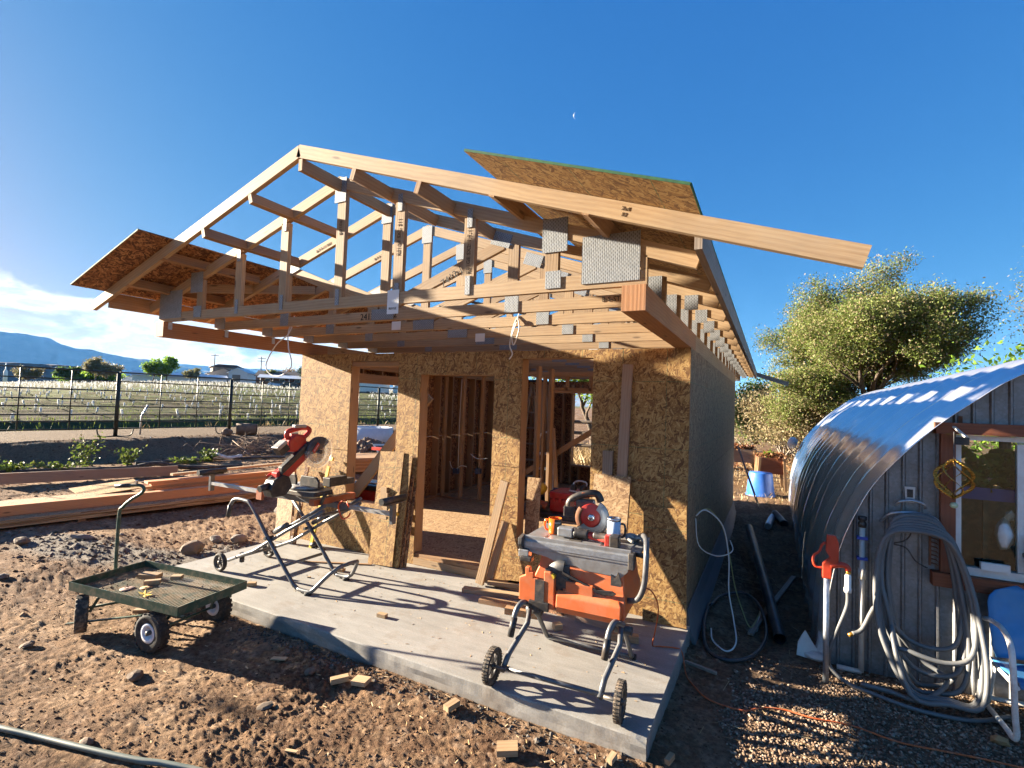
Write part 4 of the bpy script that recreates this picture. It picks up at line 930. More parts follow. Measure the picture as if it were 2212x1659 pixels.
# ---------------- mitre saw: blade in the y-z plane, head raised
ms = thing('mitre_saw', 'red and black cordless mitre saw with raised head, clear blade guard and grey battery', 'mitre saw', (-3.6, -1.05, 0.90))
P = lambda n, b, m, par=None, bev=0.0: b.build(n, m, par or ms, True, bev)
P('base', MB().prism([(-.30, -.13), (-.18, -.17), (.18, -.17), (.30, -.13), (.30, .10), (.16, .16), (-.16, .16), (-.30, .10)], (-3.6, -1.05, 0.922), X, Y, 0.045), 'darkmetal', None, 0.006)
P('turntable', MB().lathe([(0, .05), (.165, .05), (.175, .04), (.175, 0), (0, 0)], (-3.6, -1.03, 0.935), (0, 0, 1), 32), 'alu')
P('turntable_arm', MB().prism([(-.04, 0), (.04, 0), (.03, .26), (-.03, .26)], (-3.6, -1.03, 0.945), X, Y, 0.03), 'darkmetal', None, 0.004)
for sg in (-1, 1): P('fence', MB().prism([(0.03, 0), (.29, 0), (.29, .055), (.25, .10), (.05, .10), (.03, .06)] if sg > 0 else [(-.03, 0), (-.29, 0), (-.29, .055), (-.25, .10), (-.05, .10), (-.03, .06)], (-3.6, -1.12, 0.985), X, Z_, 0.025), 'black', None, 0.004)
P('fence_block', MB().abox(-3.36, -3.26, -1.03, -0.80, 0.985, 1.075, 'y'), 'black', None, 0.006); P('stop_block', MB().abox(-3.36, -3.26, -0.80, -0.70, 0.985, 1.045, 'y'), 'black', None, 0.006)
P('pivot_housing', MB().prism([(-.16, -.02), (-.02, -.02), (.06, .06), (.02, .16), (-.06, .19), (-.15, .14), (-.19, .06)], (-3.6, -1.30, 0.93), Y, Z_, 0.13), 'black', None, 0.012)
P('dust_port', MB().cyl((-3.6, -1.45, 1.02), (-3.6, -1.56, 1.0), 0.032, 14), 'black')
P('bevel_lever', MB().tube(smooth_path([(-3.66, -1.44, 1.10), (-3.68, -1.36, 1.125), (-3.70, -1.22, 1.11)], 5), 0.011, 8), 'redtool')
P('lower_arm', MB().prism([(-.17, -.02), (-.10, -.05), (.28, .25), (.24, .31), (-.05, .12), (-.17, .06)], (-3.6, -1.24, 1.08), Y, Z_, 0.085), 'redtool', None, 0.01)
P('arm_rib', MB().prism([(-.13, .02), (.22, .29), (.18, .335), (-.13, .10)], (-3.56, -1.25, 1.09), Y, Z_, 0.06), 'black', None, 0.008)
P('motor', MB().cyl((-3.74, -1.05, 1.36), (-3.56, -1.05, 1.36), 0.062, 20), 'black', None)
P('motor_housing', MB().prism([(-.14, -.06), (.02, -.07), (.07, 0), (.05, .08), (-.07, .11), (-.15, .05)], (-3.62, -1.14, 1.39), Y, Z_, 0.12), 'redtool', None, 0.014)
hd = [(-1.25, 1.44), (-1.275, 1.49), (-1.265, 1.525), (-1.22, 1.54), (-1.10, 1.56), (-1.03, 1.555), (-1.005, 1.525), (-1.05, 1.475), (-1.12, 1.43)]
P('handle', MB().tube(smooth_path([(-3.62, a, b_) for a, b_ in hd], 4), 0.025, 10), 'redtool')
P('handle_grip', MB().abox(-3.645, -3.595, -1.20, -1.06, 1.560, 1.592, 'y'), 'alu', None, 0.006)
P('neck', MB().prism([(-.07, -.06), (.06, -.04), (.10, .05), (-.05, .07)], (-3.62, -1.19, 1.44), Y, Z_, 0.08), 'redtool', None, 0.01)
P('battery', MB().box((-3.60, -1.345, 1.365), (V(0, .8, .6), V(0, -.6, .8), X), (0.055, 0.048, 0.045)), 'black', None, 0.008)
P('battery_cap', MB().box((-3.60, -1.365, 1.40), (V(0, .8, .6), V(0, -.6, .8), X), (0.060, 0.018, 0.047)), 'alu', None, 0.006)
bc = V(-3.52, -0.96, 1.315)
P('blade', MB().lathe([(0, -.0012), (.125, -.0012), (.127, 0), (.125, .0012), (0, .0012)], bc, X, 48), 'chrome')
P('upper_guard', MB().lathe([(.03, -.022), (.150, -.022), (.156, -.015), (.156, .015), (.150, .022), (.03, .022)], bc, X, 24, R(150), R(40)), 'darkmetal')
t = NT('clear_guard_plastic'); t.out((0.75, 0.66, 0.55), 0.25); t.b.inputs['Transmission Weight'].default_value = 0.0; t.b.inputs['Alpha'].default_value = 0.28; MAT['clearguard'] = t.m
P('lower_guard', MB().lathe([(.02, -.026), (.155, -.026), (.165, -.02), (.165, .02), (.155, .026), (.02, .026)], bc, X, 30, R(245), R(175)), 'clearguard')
P('arbor', MB().cyl(bc - X * .03, bc + X * .035, 0.022, 14), 'darkmetal')
gp = P('guard_badge', MB().box(bc + V(0.030, -0.06, 0.045), (V(0, .6, .8), V(0, -.8, .6), X), (0.055, 0.018, 0.003)), 'redtool')
text('lettering', 'Milwaukee', 0.020, 'lettering', Matrix.Translation(-ms.location) @ frame(bc + V(0.0345, -0.06, 0.045), (0, .6, .8), (0, -.8, .6)), gp)
tag(MB().abox(-3.68, -3.58, -0.97, -0.87, 0.988, 1.012, 'x').build('wood_block', 'pine'), 'small offcut of lumber lying on the round table of the mitre saw', 'wood offcut')

# ---------------- table saw on its folding stand
ts = thing('table_saw', 'orange and grey portable table saw on a folding two-wheeled stand', 'table saw', (-0.5, -1.1, 0.0))
P = lambda n, b, m, par=None, bev=0.0: b.build(n, m, par or ts, True, bev)
sk = lambda x: -1.225 + 0.055 * (x + 1.0)          # the saw stands a little skewed to the wall
ex = V(1, 0.055, 0).normalized(); ey = V(-0.055, 1, 0).normalized()
o = V(-0.595, -1.20, 0)
def L(x, y, z): return o + ex * x + ey * y + Z_ * z
P('table_top', MB().box(L(0, .22, .885), (ex, ey, Z_), (0.385, 0.235, 0.015)), 'alu', None, 0.004)
P('extension_wing', MB().box(L(.40, .24, .882), (ex, ey, Z_), (0.05, 0.22, 0.014)), 'alu', None, 0.004)
for k in (-.24, .18): P('mitre_slot', MB().box(L(k, .22, .9005), (ey, ex, -Z_), (0.23, 0.009, 0.0012)), 'darkmetal')
P('front_rail', MB().prism([(0, 0), (0, .105), (-.022, .105), (-.022, .075), (-.034, .07), (-.034, .012), (-.01, 0)], L(0, -.015, .805), ey, Z_, 0.80), 'alu', None, 0.003)
P('rail_scale', MB().box(L(0, -.0512, .853), (ex, Z_, -ey), (0.395, 0.016, 0.001)), 'galv')
P('rail_skirt', MB().prism([(-.36, .0), (-.20, -.02), (-.10, -.055), (.02, -.05), (.07, -.07), (.34, -.075), (.385, -.03), (.385, .02), (-.36, .03)], L(0, -.035, .795), ex, Z_, 0.018), 'alu', None, 0.003)
P('rip_fence_latch', MB().box(L(-.375, -.045, .785), (ex, ey, Z_), (0.04, 0.035, 0.028)), 'alu', None, 0.006)
P('fence_lever', MB().box(L(-.345, -.08, .755), (ex, ey, Z_), (0.045, 0.03, 0.016)), 'black', None, 0.006)
P('rail_end', MB().prism([(0, 0), (.05, .015), (.075, .05), (.07, .10), (0, .115)], L(-.40, -.02, .80), -ey, Z_, 0.03), 'darkmetal', None, 0.004)
P('rail_clamp', MB().box(L(.405, -.02, .84), (ex, ey, Z_), (0.02, 0.04, 0.055)), 'darkmetal', None, 0.005)
P('adjust_knob', MB().tube([L(.42, .03, .875), L(.50, .03, .87)], 0.018, 10), 'black')
# body: upper box, flared skirt with openings
def loft(b, rings, cap=True):
    n = len(rings[0])
    for a, c in zip(rings, rings[1:]):
        for i in range(n): j = (i + 1) % n; b.face([a[i], a[j], c[j], c[i]])
    if cap: b.face(rings[0][::-1]); b.face(rings[-1])
    return b
def rect(x0, x1, y0, y1, z, sh=0.0): return [L(x0, y0, z), L(x1, y0 + sh, z), L(x1, y1, z), L(x0, y1, z)]
P('body', loft(MB(), [rect(-.36, .37, -.085, .50, .445), rect(-.37, .385, -.095, .51, .475), rect(-.36, .38, -.085, .50, .56), rect(-.30, .37, -.060, .46, .615), rect(-.265, .36, -.045, .44, .70), rect(-.24, .345, -.012, .41, .868)]), 'orange', None, 0.010)
P('lower_skirt', loft(MB(), [rect(-.10, .33, -.105, -.04, .425), rect(-.10, .36, -.125, -.04, .47), rect(-.10, .36, -.118, -.03, .545), rect(-.10, .34, -.09, -.03, .575)]), 'orange', None, 0.008)
P('corner_block', MB().prism([(-.10, -.11), (.045, -.13), (.045, .06), (.01, .06), (.01, .10), (-.02, .10), (-.02, .13), (-.055, .13), (-.055, .07), (-.10, .05)], L(-.285, -.095, .575), ex, Z_, 0.04), 'orange', None, 0.006)
P('corner_block', MB().prism([(-.02, -.14), (.06, -.14), (.06, .07), (.03, .12), (-.02, .12)], L(-.175, -.095, .575), ex, Z_, 0.04), 'orange', None, 0.006)
P('corner_recess', MB().box(L(-.225, -.097, .545), (ex, Z_, -ey), (0.035, 0.085, 0.022)), 'darkmetal')
P('corner_foot', MB().box(L(-.225, -.122, .45), (ex, Z_, -ey), (0.075, 0.03, 0.012)), 'black', None, 0.004)
P('side_vent', MB().prism([(-.03, -.07), (.025, -.075), (.045, 0), (.02, .07), (0, .03), (-.03, .05)], L(.30, -.046, .685), ex, Z_, 0.012), 'darkmetal')
for k in range(5): P('vent_slot', MB().box(L(-.08 + .035 * k, -.026, .79), (Z_, ex, -ey), (0.014, 0.004, 0.003)), 'darkmetal')
P('bevel_quadrant', MB().lathe([(.05, -.008), (.118, -.008), (.118, .008), (.05, .008)], L(-.075, -.075, .66), ey, 20, R(200), R(80)), 'darkmetal')
P('bevel_plate', MB().box(L(-.075, -.062, .665), (ex, Z_, -ey), (0.055, 0.085, 0.012)), 'darkmetal', None, 0.01)
P('bevel_knob', MB().cyl(L(-.135, -.115, .665), L(-.135, -.06, .665), 0.018, 12), 'yellow')
P('height_lock', MB().box(L(-.175, -.075, .675), (ex, Z_, -ey), (0.022, 0.03, 0.02)), 'black', None, 0.004)
P('mitre_gauge_bar', MB().box(L(.09, -.075, .625), (V(ex.x, ex.y, -.18), V(.18, 0, 1), -ey), (0.155, 0.009, 0.008)), 'darkmetal')
P('push_stick', MB().prism([(-.16, .055), (-.15, .035), (.12, -.055), (.20, -.055), (.23, -.035), (.20, -.02), (.10, -.03)], L(.09, -.085, .655), ex, Z_, 0.012), 'black', None, 0.003)
P('storage_box', MB().box(L(.06, -.078, .60), (ex, Z_, -ey), (0.10, 0.045, 0.014)), 'orange', None, 0.008)
P('blade_insert', MB().box(L(-.02, .22, .901), (ey, ex, -Z_), (0.19, 0.045, 0.0015)), 'darkmetal')
# side handle tube
hp = smooth_path([L(.36, .28, .88), L(.42, .24, .955), L(.475, .10, .97), L(.50, -.02, .93), L(.505, -.06, .83), L(.495, -.06, .70), L(.455, -.04, .60), L(.38, 0, .56)], 6)
P('side_handle', MB().tube(hp, 0.019, 10), 'greytube')
# folding stand: two crossing frames
for sx, dx in ((-0.335, 0.0), (0.335, 0.02)):
    P('stand_leg', MB().tube([L(sx, .02, .44), L(sx + .02, -.10, .30), L(sx - .03, -.30, .16), L(sx - .035, -.40, .085)], 0.019, 10), 'greytube')
    P('stand_leg', MB().tube([L(sx - .04, -.04, .44), L(sx + .01, .15, .26), L(sx + .02, .32, .05), L(sx + .02, .36, .022)], 0.018, 10), 'greytube')
    P('stand_grip', MB().tube(smooth_path([L(sx + .03, -.06, .42), L(sx - .01, -.14, .455), L(sx - .035, -.20, .40), L(sx - .05, -.235, .25)], 5), 0.020, 10), 'greytube')
    P('grip_sleeve', MB().tube([L(sx - .0385, -.207, .37), L(sx - .051, -.237, .245)], 0.024, 10), 'black')
    P('stand_pivot', MB().cyl(L(sx - .05, .06, .335), L(sx + .07, .06, .335), 0.03, 12), 'darkmetal')
    P('stand_foot', MB().tube([L(sx + .02, .36, .022), L(sx + .05, .36, .022)], 0.021, 10), 'rubber')
    wheel(ts, L(sx + (-.095 if sx < 0 else .095), -.425, .118) - ts.location, ex, 0.118, 0.042, 'dustyrubber', 'black', 0.74, 34, 6)
P('cross_tube', MB().tube([L(-.36, -.38, .10), L(.36, -.38, .10)], 0.016, 10), 'greytube')
P('cross_tube', MB().tube([L(-.32, .34, .03), L(.36, .34, .03)], 0.016, 10), 'greytube')
P('wheel_axle', MB().tube([L(-.46, -.425, .118), L(-.33, -.425, .118)], 0.012, 8), 'darkmetal'); P('wheel_axle', MB().tube([L(.33, -.425, .118), L(.46, -.425, .118)], 0.012, 8), 'darkmetal')

# ---------------- things lying on the table saw
TZ = 0.902
cs = thing('circular_saw', 'cordless circular saw with red blade and grey guard resting on the table saw', 'circular saw', tuple(L(-.02, .36, TZ)))
P = lambda n, b, m, par=None, bev=0.0: b.build(n, m, par or cs, True, bev)
fx = V(0.96, 0.28, 0).normalized(); fy = V(-0.28, 0.96, 0).normalized(); bo = L(.02, .33, TZ + .115)
P('shoe', MB().box(bo + V(0, .03, -.109), (fx, fy, Z_), (0.15, 0.07, 0.003)), 'darkmetal')
P('blade', MB().lathe([(0, -.0015), (.106, -.0015), (.108, 0), (.106, .0015), (0, .0015)], bo, fy, 40), 'redtool')
P('upper_guard', MB().lathe([(.072, -.016), (.132, -.016), (.139, -.01), (.139, .018), (.132, .022), (.072, .022)], bo, fy, 28, R(205), R(-62)), 'alu')
P('lower_guard', MB().lathe([(.085, -.010), (.125, -.010), (.125, .012), (.085, .012)], bo, fy, 20, R(75), R(-215)), 'rust')
P('arbor_bolt', MB().lathe([(0, -.012), (.014, -.012), (.026, -.006), (.03, 0), (0, 0)], bo, fy, 14), 'chrome')
P('motor', MB().cyl(bo + fy * .02, bo + fy * .13, 0.052, 18), 'darkmetal')
P('rear_handle', MB().tube(smooth_path([bo + fx * -.06 + Z_ * .02 + fy * .04, bo + fx * -.165 + Z_ * .05 + fy * .05, bo + fx * -.17 + Z_ * .11 + fy * .05, bo + fx * -.09 + Z_ * .16 + fy * .05, bo + fx * .03 + Z_ * .18 + fy * .05, bo + fx * .07 + Z_ * .12 + fy * .05], 6), 0.029, 10), 'black')
P('battery_pack', MB().box(bo + fx * -.175 + Z_ * .03 + fy * .05, (fx, Z_, -fy), (0.045, 0.04, 0.035)), 'black', None, 0.008)
P('motor_housing', MB().box(bo + fx * -.05 + Z_ * .08 + fy * .06, (fx, Z_, -fy), (0.075, 0.05, 0.035)), 'darkmetal', None, 0.012)
P('handle_inlay', MB().box(bo + fx * -.155 + Z_ * .075 + fy * .03, (fx, Z_, -fy), (0.018, 0.035, 0.008)), 'orangedark', None, 0.004)
P('handle_inlay', MB().box(bo + fx * -.03 + Z_ * .174 + fy * .032, (fx, Z_, -fy), (0.05, 0.012, 0.008)), 'orangedark', None, 0.004)
cg = P('guard_plate', MB().lathe([(.11, -.018), (.135, -.018), (.135, -.016), (.11, -.016)], bo, fy, 10, R(60), R(15)), 'alu')
text('lettering', 'RIDGID', 0.024, 'lettering', Matrix.Translation(-cs.location) @ frame(bo + fy * -.0188 + fx * .047 + Z_ * .113, fx * .92 + Z_ * -.39, Z_ * .92 + fx * .39), cg)
def mug(c, r, h, mat, name, label, cat, handle_dir, lining=None, panel=None):
    m = thing(name, label, cat, c); hd_ = V(handle_dir).normalized()
    MB().lathe([(0, 0), (r * .93, 0), (r, .006), (r, h), (r * .93, h), (r * .90, .012), (0, .012)], (0, 0, 0), Z_, 32).build('cup', mat, m)
    MB().tube(smooth_path([hd_ * r * .95 + Z_ * h * .82, hd_ * (r + .026) + Z_ * h * .80, hd_ * (r + .034) + Z_ * h * .5, hd_ * (r + .022) + Z_ * h * .22, hd_ * r * .95 + Z_ * h * .18], 5), 0.008, 8).build('handle', mat if panel else 'black', m)
    return m
ca = L(-.215, .155, TZ); mg = mug(ca, 0.050, 0.118, 'mugorange', 'coffee_mug', 'bright orange coffee mug with a dark printed panel on the table saw', 'mug', (-.93, -.1, 0), panel=True)
vd = (CAM - ca); va_ = math.atan2(vd.y, vd.x); pa = va_ + 0.68
pn = MB().lathe([(.0507, .006), (.0507, .113)], (0, 0, 0), Z_, 14, R(92), pa - R(46)).build('printed_panel', 'black', mg)
for k, ch in enumerate('GENUI'):
    a = pa - 0.62 + 0.20 * k; text('lettering', ch, 0.016, 'lettering', frame((math.cos(a) * .0513, math.sin(a) * .0513, .090), (-math.sin(a), math.cos(a), 0), (0, 0, 1)), pn)
MB().lathe([(0, 0), (.044, 0)], (0, 0, .098), Z_, 20).build('coffee', 'darkmetal', mg)
ca = L(.225, .21, TZ); tb = mug(ca, 0.049, 0.150, 'tumbler', 'steel_tumbler', 'pale blue steel tumbler with black handle on the table saw', 'tumbler', (.95, .15, 0))
MB().lathe([(.0455, .143), (.0515, .145), (.052, .162), (.048, .165), (.043, .162), (.041, .153), (0, .153)], (0, 0, 0), Z_, 28).build('rim', 'chrome', tb)
rs = thing('reciprocating_saw', 'grey and black cordless saw with a red collar lying along the table saw rail', 'power tool', tuple(L(.02, .05, TZ)))
P = lambda n, b, m, par=None, bev=0.0: b.build(n, m, par or rs, True, bev)
q0 = L(-.06, .09, TZ + .042)
P('gearbox', MB().box(q0 + ex * -.045, (ex, ey, Z_), (0.06, 0.034, 0.034)), 'alu', None, 0.010)
P('ribbed_boot', MB().lathe([(0, 0)] + [(0.034 + 0.004 * (k % 2), 0.012 * k + .004) for k in range(10)] + [(0, .116)], q0 + ex * .015, ex, 18), 'black')
P('grip', MB().tube(smooth_path([q0 + ex * .125, q0 + ex * .19 - Z_ * .008, q0 + ex * .26 - ey * .02 - Z_ * .008, q0 + ex * .31 - ey * .04], 5), 0.027, 12), 'redtool')
P('grip_cover', MB().tube(smooth_path([q0 + ex * .17 + Z_ * .006 - ey * .006, q0 + ex * .24 - ey * .016 + Z_ * .004, q0 + ex * .30 - ey * .036 + Z_ * .004], 5), 0.027, 12), 'black')
P('battery_collar', MB().box(L(.225, .035, TZ + .04), (ex, ey, Z_), (0.018, 0.036, 0.038)), 'redtool', None, 0.006); P('battery', MB().box(L(.275, .03, TZ + .042), (ex, ey, Z_), (0.034, 0.038, 0.041)), 'black', None, 0.008)
gl = thing('work_glove', 'grey cloth work glove flopped over the edge of the table saw', 'glove', tuple(L(.35, .26, TZ)))
MB().blob((0, 0, .028), (.065, .045, .028), 2, .10, sm=True).build('palm', 'glove', gl)
for k in range(4): MB().tube(smooth_path([(.03, -.03 + .02 * k, .03), (.075, -.04 + .022 * k, .04), (.115 - .01 * abs(k - 1.5), -.05 + .024 * k, .018)], 4), [.013] * 8 + [.008], 8).build('glove_finger', 'glove', gl)
MB().tube(smooth_path([(-.03, -.04, .03), (-.01, -.075, .03), (.03, -.09, .015)], 4), .012, 8).build('glove_thumb', 'glove', gl)

# ---------------- sheets, studs and offcuts leaning on the front wall
def leaning(name, label, cat, tl, tr_, bl, th, mat, group=None):
    """board given by its top left, top right and bottom left corners (front face)"""
    tl, tr_, bl = V(tl), V(tr_), V(bl); e1 = tr_ - tl; w = e1.length; e1.normalize(); e2 = tl - bl; e2 = e2 - e1 * e2.dot(e1); h = e2.length; e2.normalize()
    b = MB().sheet(0, w, 0, h, th, (), bl, e1, e2, random.random() * 3, random.random() * 3)
    return tag(b.build(name, mat), label, cat, group)
G = 'strand-board offcuts leaning on the front wall'
leaning('leaning_board', 'tall pale strand-board offcut leaning left of the doorway, frontmost of its stack', 'board', (-3.30, -.055, 1.27), (-2.955, -.045, 1.285), (-3.43, -.255, .003), .011, 'osb', G)
for k, (dx, h, lab) in enumerate(((.045, 1.26, 'second strand-board sheet of the stack left of the doorway, seen by its edge'), (.085, 1.02, 'shorter third board of the stack left of the doorway, with dark face'), (.135, .88, 'hindmost short dark board of the stack beside the door jamb'))):
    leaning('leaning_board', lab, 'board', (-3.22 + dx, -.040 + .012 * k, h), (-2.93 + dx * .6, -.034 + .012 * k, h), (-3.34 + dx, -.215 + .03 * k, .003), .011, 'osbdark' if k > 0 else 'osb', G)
leaning('leaning_board', 'broad pale board leaning at the far left corner of the front wall', 'board', (-5.02, -.07, .86), (-4.74, -.06, .93), (-5.02, -.27, .003), .011, 'osbsmooth', G)
leaning('leaning_board', 'narrow brown board leaning behind the pale one at the far left corner', 'board', (-4.735, -.05, .96), (-4.68, -.046, .96), (-4.76, -.21, .003), .018, 'osbdark', G)
leaning('leaning_board', 'wide smooth pale sheet leaning under the right-hand window jamb behind the circular saw', 'board', (-.86, -.055, 1.25), (-.515, -.055, 1.25), (-.84, -.33, .003), .011, 'osbsmooth', G)
leaning('leaning_board', 'thick brown board edge leaning beside the wide pale sheet', 'board', (-.51, -.045, 1.255), (-.475, -.045, 1.255), (-.53, -.30, .003), .03, 'osbdark', G)
leaning('leaning_board', 'square strand-board sheet with a triangular shadow, leaning at the right corner of the front wall', 'board', (-.345, -.028, 1.0), (.028, -.028, 1.01), (-.35, -.085, .003), .011, 'osb', G)
leaning('leaning_board', 'low brown-faced board leaning behind the left legs of the table saw', 'board', (-1.30, -.20, .32), (-1.02, -.22, .30), (-1.27, -.38, .003), .018, 'osbdark', G)
leaning('leaning_board', 'low streaked board leaning behind the body of the table saw', 'board', (-.90, -.33, .22), (-.58, -.36, .22), (-.86, -.42, .003), .022, 'dullwood', G)
tag(MB().beam((-2.00, -.155, .02), (-1.795, -.06, 1.08), .038, .089, (1, 0, -.1)).build('leaning_stud', 'pine'), 'tall pale two-by-four leaning right of the doorway', 'stud', 'studs leaning by the door')
tag(MB().beam((-1.92, -.105, .02), (-1.785, -.035, .66), .038, .080, (1, 0, -.1)).build('leaning_stud', 'pine'), 'shorter two-by-four leaning beside the tall one right of the doorway', 'stud', 'studs leaning by the door')
def offcut(p, q, w, h, label, mat='pine', group='lumber offcuts in the pile by the wall', name='lumber_offcut'):
    return tag(MB().beam(p, q, w, h).build(name, mat), label, 'wood offcut', group)
offcut((-2.06, -.37, .02), (-1.34, -.19, .02), .089, .037, 'long two-by-four offcut lying across the front of the pile right of the door')
offcut((-1.93, .0 - .06, .02), (-1.36, -.04, .02), .07, .037, 'offcut lying flat at the back of the pile, against the wall')
offcut((-1.90, -.15, .058), (-1.55, -.04, .058), .089, .036, 'short pale offcut lying on top at the left of the pile', 'pine')
offcut((-1.72, -.06, .058), (-1.32, -.03, .058), .06, .036, 'narrow offcut lying on the back board of the pile', 'fir')
offcut((-1.78, -.505, .02), (-1.30, -.44, .02), .089, .037, 'orange-brown offcut lying in front of the pile', 'fir')
offcut((-1.46, -.585, .03), (-1.17, -.53, .03), .10, .055, 'thick darker offcut nearest the orange table saw', 'fir')
offcut((-1.46, -.31, .06), (-1.36, -.29, .06), .05, .04, 'tiny cube of wood resting on the long front offcut', 'pine')
offcut((-.53, -.60, .03), (-.28, -.53, .03), .06, .055, 'yellow-brown block on the slab behind the right saw wheel', 'fir', 'scrap blocks on the slab')
SG = 'scrap blocks on the slab'
for (x, y, l, w, h, a, lab) in ((-3.87, -1.385, .075, .05, .035, .6, 'pale wedge-shaped block on the slab next to the cart wheel'), (-2.32, -1.25, .085, .045, .03, .1, 'small block alone in the middle of the slab'),
                                (-3.60, -.93, .035, .02, .012, .3, 'tiny chip of wood on the slab between the stand legs'), (-3.52, -.62, .16, .06, .03, .2, 'flat pale block lying by the rear foot of the stand'), (-.93, -.66, .07, .06, .05, .8, 'squarish block under the left of the table saw')):
    d = V(math.cos(a), math.sin(a), 0) * l / 2; offcut(V(x, y, h / 2 + .002) - d, V(x, y, h / 2 + .002) + d, w, h, lab, 'pine', SG, 'wood_block')
tag(MB().beam((-4.05, -.62, .008), (-3.35, -.28, .008), .03, .010).build('wood_strip', 'fir'), 'thin strip of wood lying on the slab behind the saw stand', 'wood strip')
lv = thing('yellow_level', 'yellow straight-edge standing against the wall behind the mitre saw', 'level', (-4.40, -.10, 0))
MB().beam((-.03, -.10, .0), (.045, .06, 1.0), .022, .045, (1, 0, 0)).build('level_body', 'yellow', lv); MB().beam((0.0985, .045, 1.08), (.1015, .055, 1.12), .028, .052, (1, 0, 0)).build('end_cap', 'yellow', lv)
kp = thing('knee_pad', 'black knee pad lying on the slab at the foot of the left wall', 'knee pad', (-4.42, -.16, 0))
MB().blob((0, 0, .035), (.085, .055, .04), 2, .06, sm=True).build('pad_shell', 'black', kp); MB().tube(smooth_path([(.07, .02, .02), (.13, .03, .012), (.19, 0, .010), (.16, -.04, .010), (.07, -.03, .015)], 5), .010, 6).build('strap', 'black', kp)
# stacked blocks of lumber on a horse by the left window
cl_ = thing('corner_bracket', 'cluster of short lumber blocks screwed together under the left window', 'bracket', (-3.36, -.10, .0))
for (a, b_, w, h) in (((-.02, .02, .60), (.16, .02, .60), .09, .038), ((.02, -.03, .66), (.02, -.03, .86), .038, .089), ((.06, -.04, .56), (.06, -.04, .80), .038, .06), ((-.06, -.02, .71), (.12, -.02, .71), .06, .035), ((.0, -.05, .52), (.10, -.05, .52), .05, .035)):
    MB().beam(a, b_, w, h, (1, 0, 0) if abs(b_[2] - a[2]) > .1 else (0, 0, 1)).build('lumber_block', 'pine', cl_)
MB().beam((-.52, -.02, .555), (.0, -.02, .555), .04, .038).build('lumber_rail', 'dullwood', cl_)
# extension cord: down from the saw, over the slab edge, across the gravel
cp = [(-.20, -.85, .56), (-.13, -.80, .52), (-.10, -.70, .377), (-.136, -.60, .165), (-.168, -.535, .012), (-.12, -.52, .008), (-.01, -.48, .008), (.045, -.46, -.02), (.09, -.55, gz(.09, -.55) + .012), (.16, -.68, gz(.16, -.68) + .012), (.28, -.82, gz(.28, -.82) + .012), (.49, -.85, gz(.49, -.85) + .014), (.62, -.74, gz(.62, -.74) + .014), (.76, -.69, gz(.76, -.69) + .014), (.92, -.70, gz(.92, -.7) + .014), (1.13, -.66, gz(1.13, -.66) + .014), (1.37, -.70, gz(1.37, -.7) + .014), (1.62, -.66, gz(1.62, -.66) + .014), (1.88, -.62, gz(1.88, -.62) + .014), (2.5, -.55, gz(2.5, -.55) + .014)]
tag(MB().tube(smooth_path(cp, 6), .0055, 6).build('extension_cord', 'cord'), 'orange extension cord running from the table saw over the slab edge across the gravel', 'cord')
# cables hanging from the porch trusses
tag(MB().tube(smooth_path([(-3.80, -1.14, 2.60), (-3.79, -1.2, 2.50), (-3.95, -1.2, 2.41), (-4.09, -1.2, 2.22), (-4.05, -1.2, 2.12), (-3.90, -1.2, 2.08), (-3.74, -1.2, 2.14), (-3.70, -1.2, 2.22), (-3.76, -1.2, 2.38), (-3.81, -1.17, 2.55), (-3.82, -1.1, 2.72)], 6), .006, 6).build('hanging_cable', 'wire'), 'white cable hanging in a wide loop from the trusses at the left of the porch', 'cable', 'cables hanging from the trusses')
tag(MB().tube(smooth_path([(-1.42, -.60, 2.74), (-1.43, -.64, 2.62), (-1.47, -.64, 2.50), (-1.45, -.64, 2.42), (-1.40, -.64, 2.56), (-1.42, -.64, 2.66), (-1.46, -.64, 2.58), (-1.49, -.64, 2.42), (-1.46, -.64, 2.34), (-1.49, -.64, 2.29)], 6), .006, 6).build('hanging_cable', 'wire'), 'white cable bunched in a short twist hanging above the middle window', 'cable', 'cables hanging from the trusses')
# ================================================================ garden cart
CZ = gz(-4.0, -2.2)
ct = thing('garden_cart', 'dark green flatbed garden cart with mesh deck and four black tyres on the dirt', 'cart', (-3.985, -2.175, 0), R(8))
B = lambda n, b, m, par=None, bev=0.0: b.build(n, m, par or ct, False, bev)
cx_, cw = .635, .315
for (x0, x1, y0, y1) in ((-cx_, cx_, -cw, -cw + .004), (-cx_, cx_, cw - .004, cw), (-cx_, -cx_ + .004, -cw + .004, cw - .004), (cx_ - .004, cx_, -cw + .004, cw - .004)):
    B('side_rail', MB().abox(x0, x1, y0, y1, .188, .258, 'x'), 'green')
mesh = MB()
for k in range(44):
    x = -cx_ + .02 + k * (2 * cx_ - .04) / 43; mesh.beam((x, -cw + .004, .200), (x, cw - .004, .200), .013, .004)
for k in range(9):
    y = -cw + .03 + k * (2 * cw - .06) / 8; mesh.beam((-cx_ + .004, y, .1955), (cx_ - .004, y, .1955), .006, .003)
t = NT('mesh_deck_steel'); n_ = t.noise(t.obj(), 9, 6, 0.7); t.out(t.mix(t.ramp(n_, [(.42, 0.0), (.62, 1.0)]), (.24, .18, .115), (.09, .11, .08)), .7, .3); MAT['deck'] = t.m
B('mesh_deck', mesh, 'deck')
for y in (-.16, .16): B('deck_bearer', MB().beam((-cx_ + .01, y, .178), (cx_ - .01, y, .178), .025, .03), 'green')
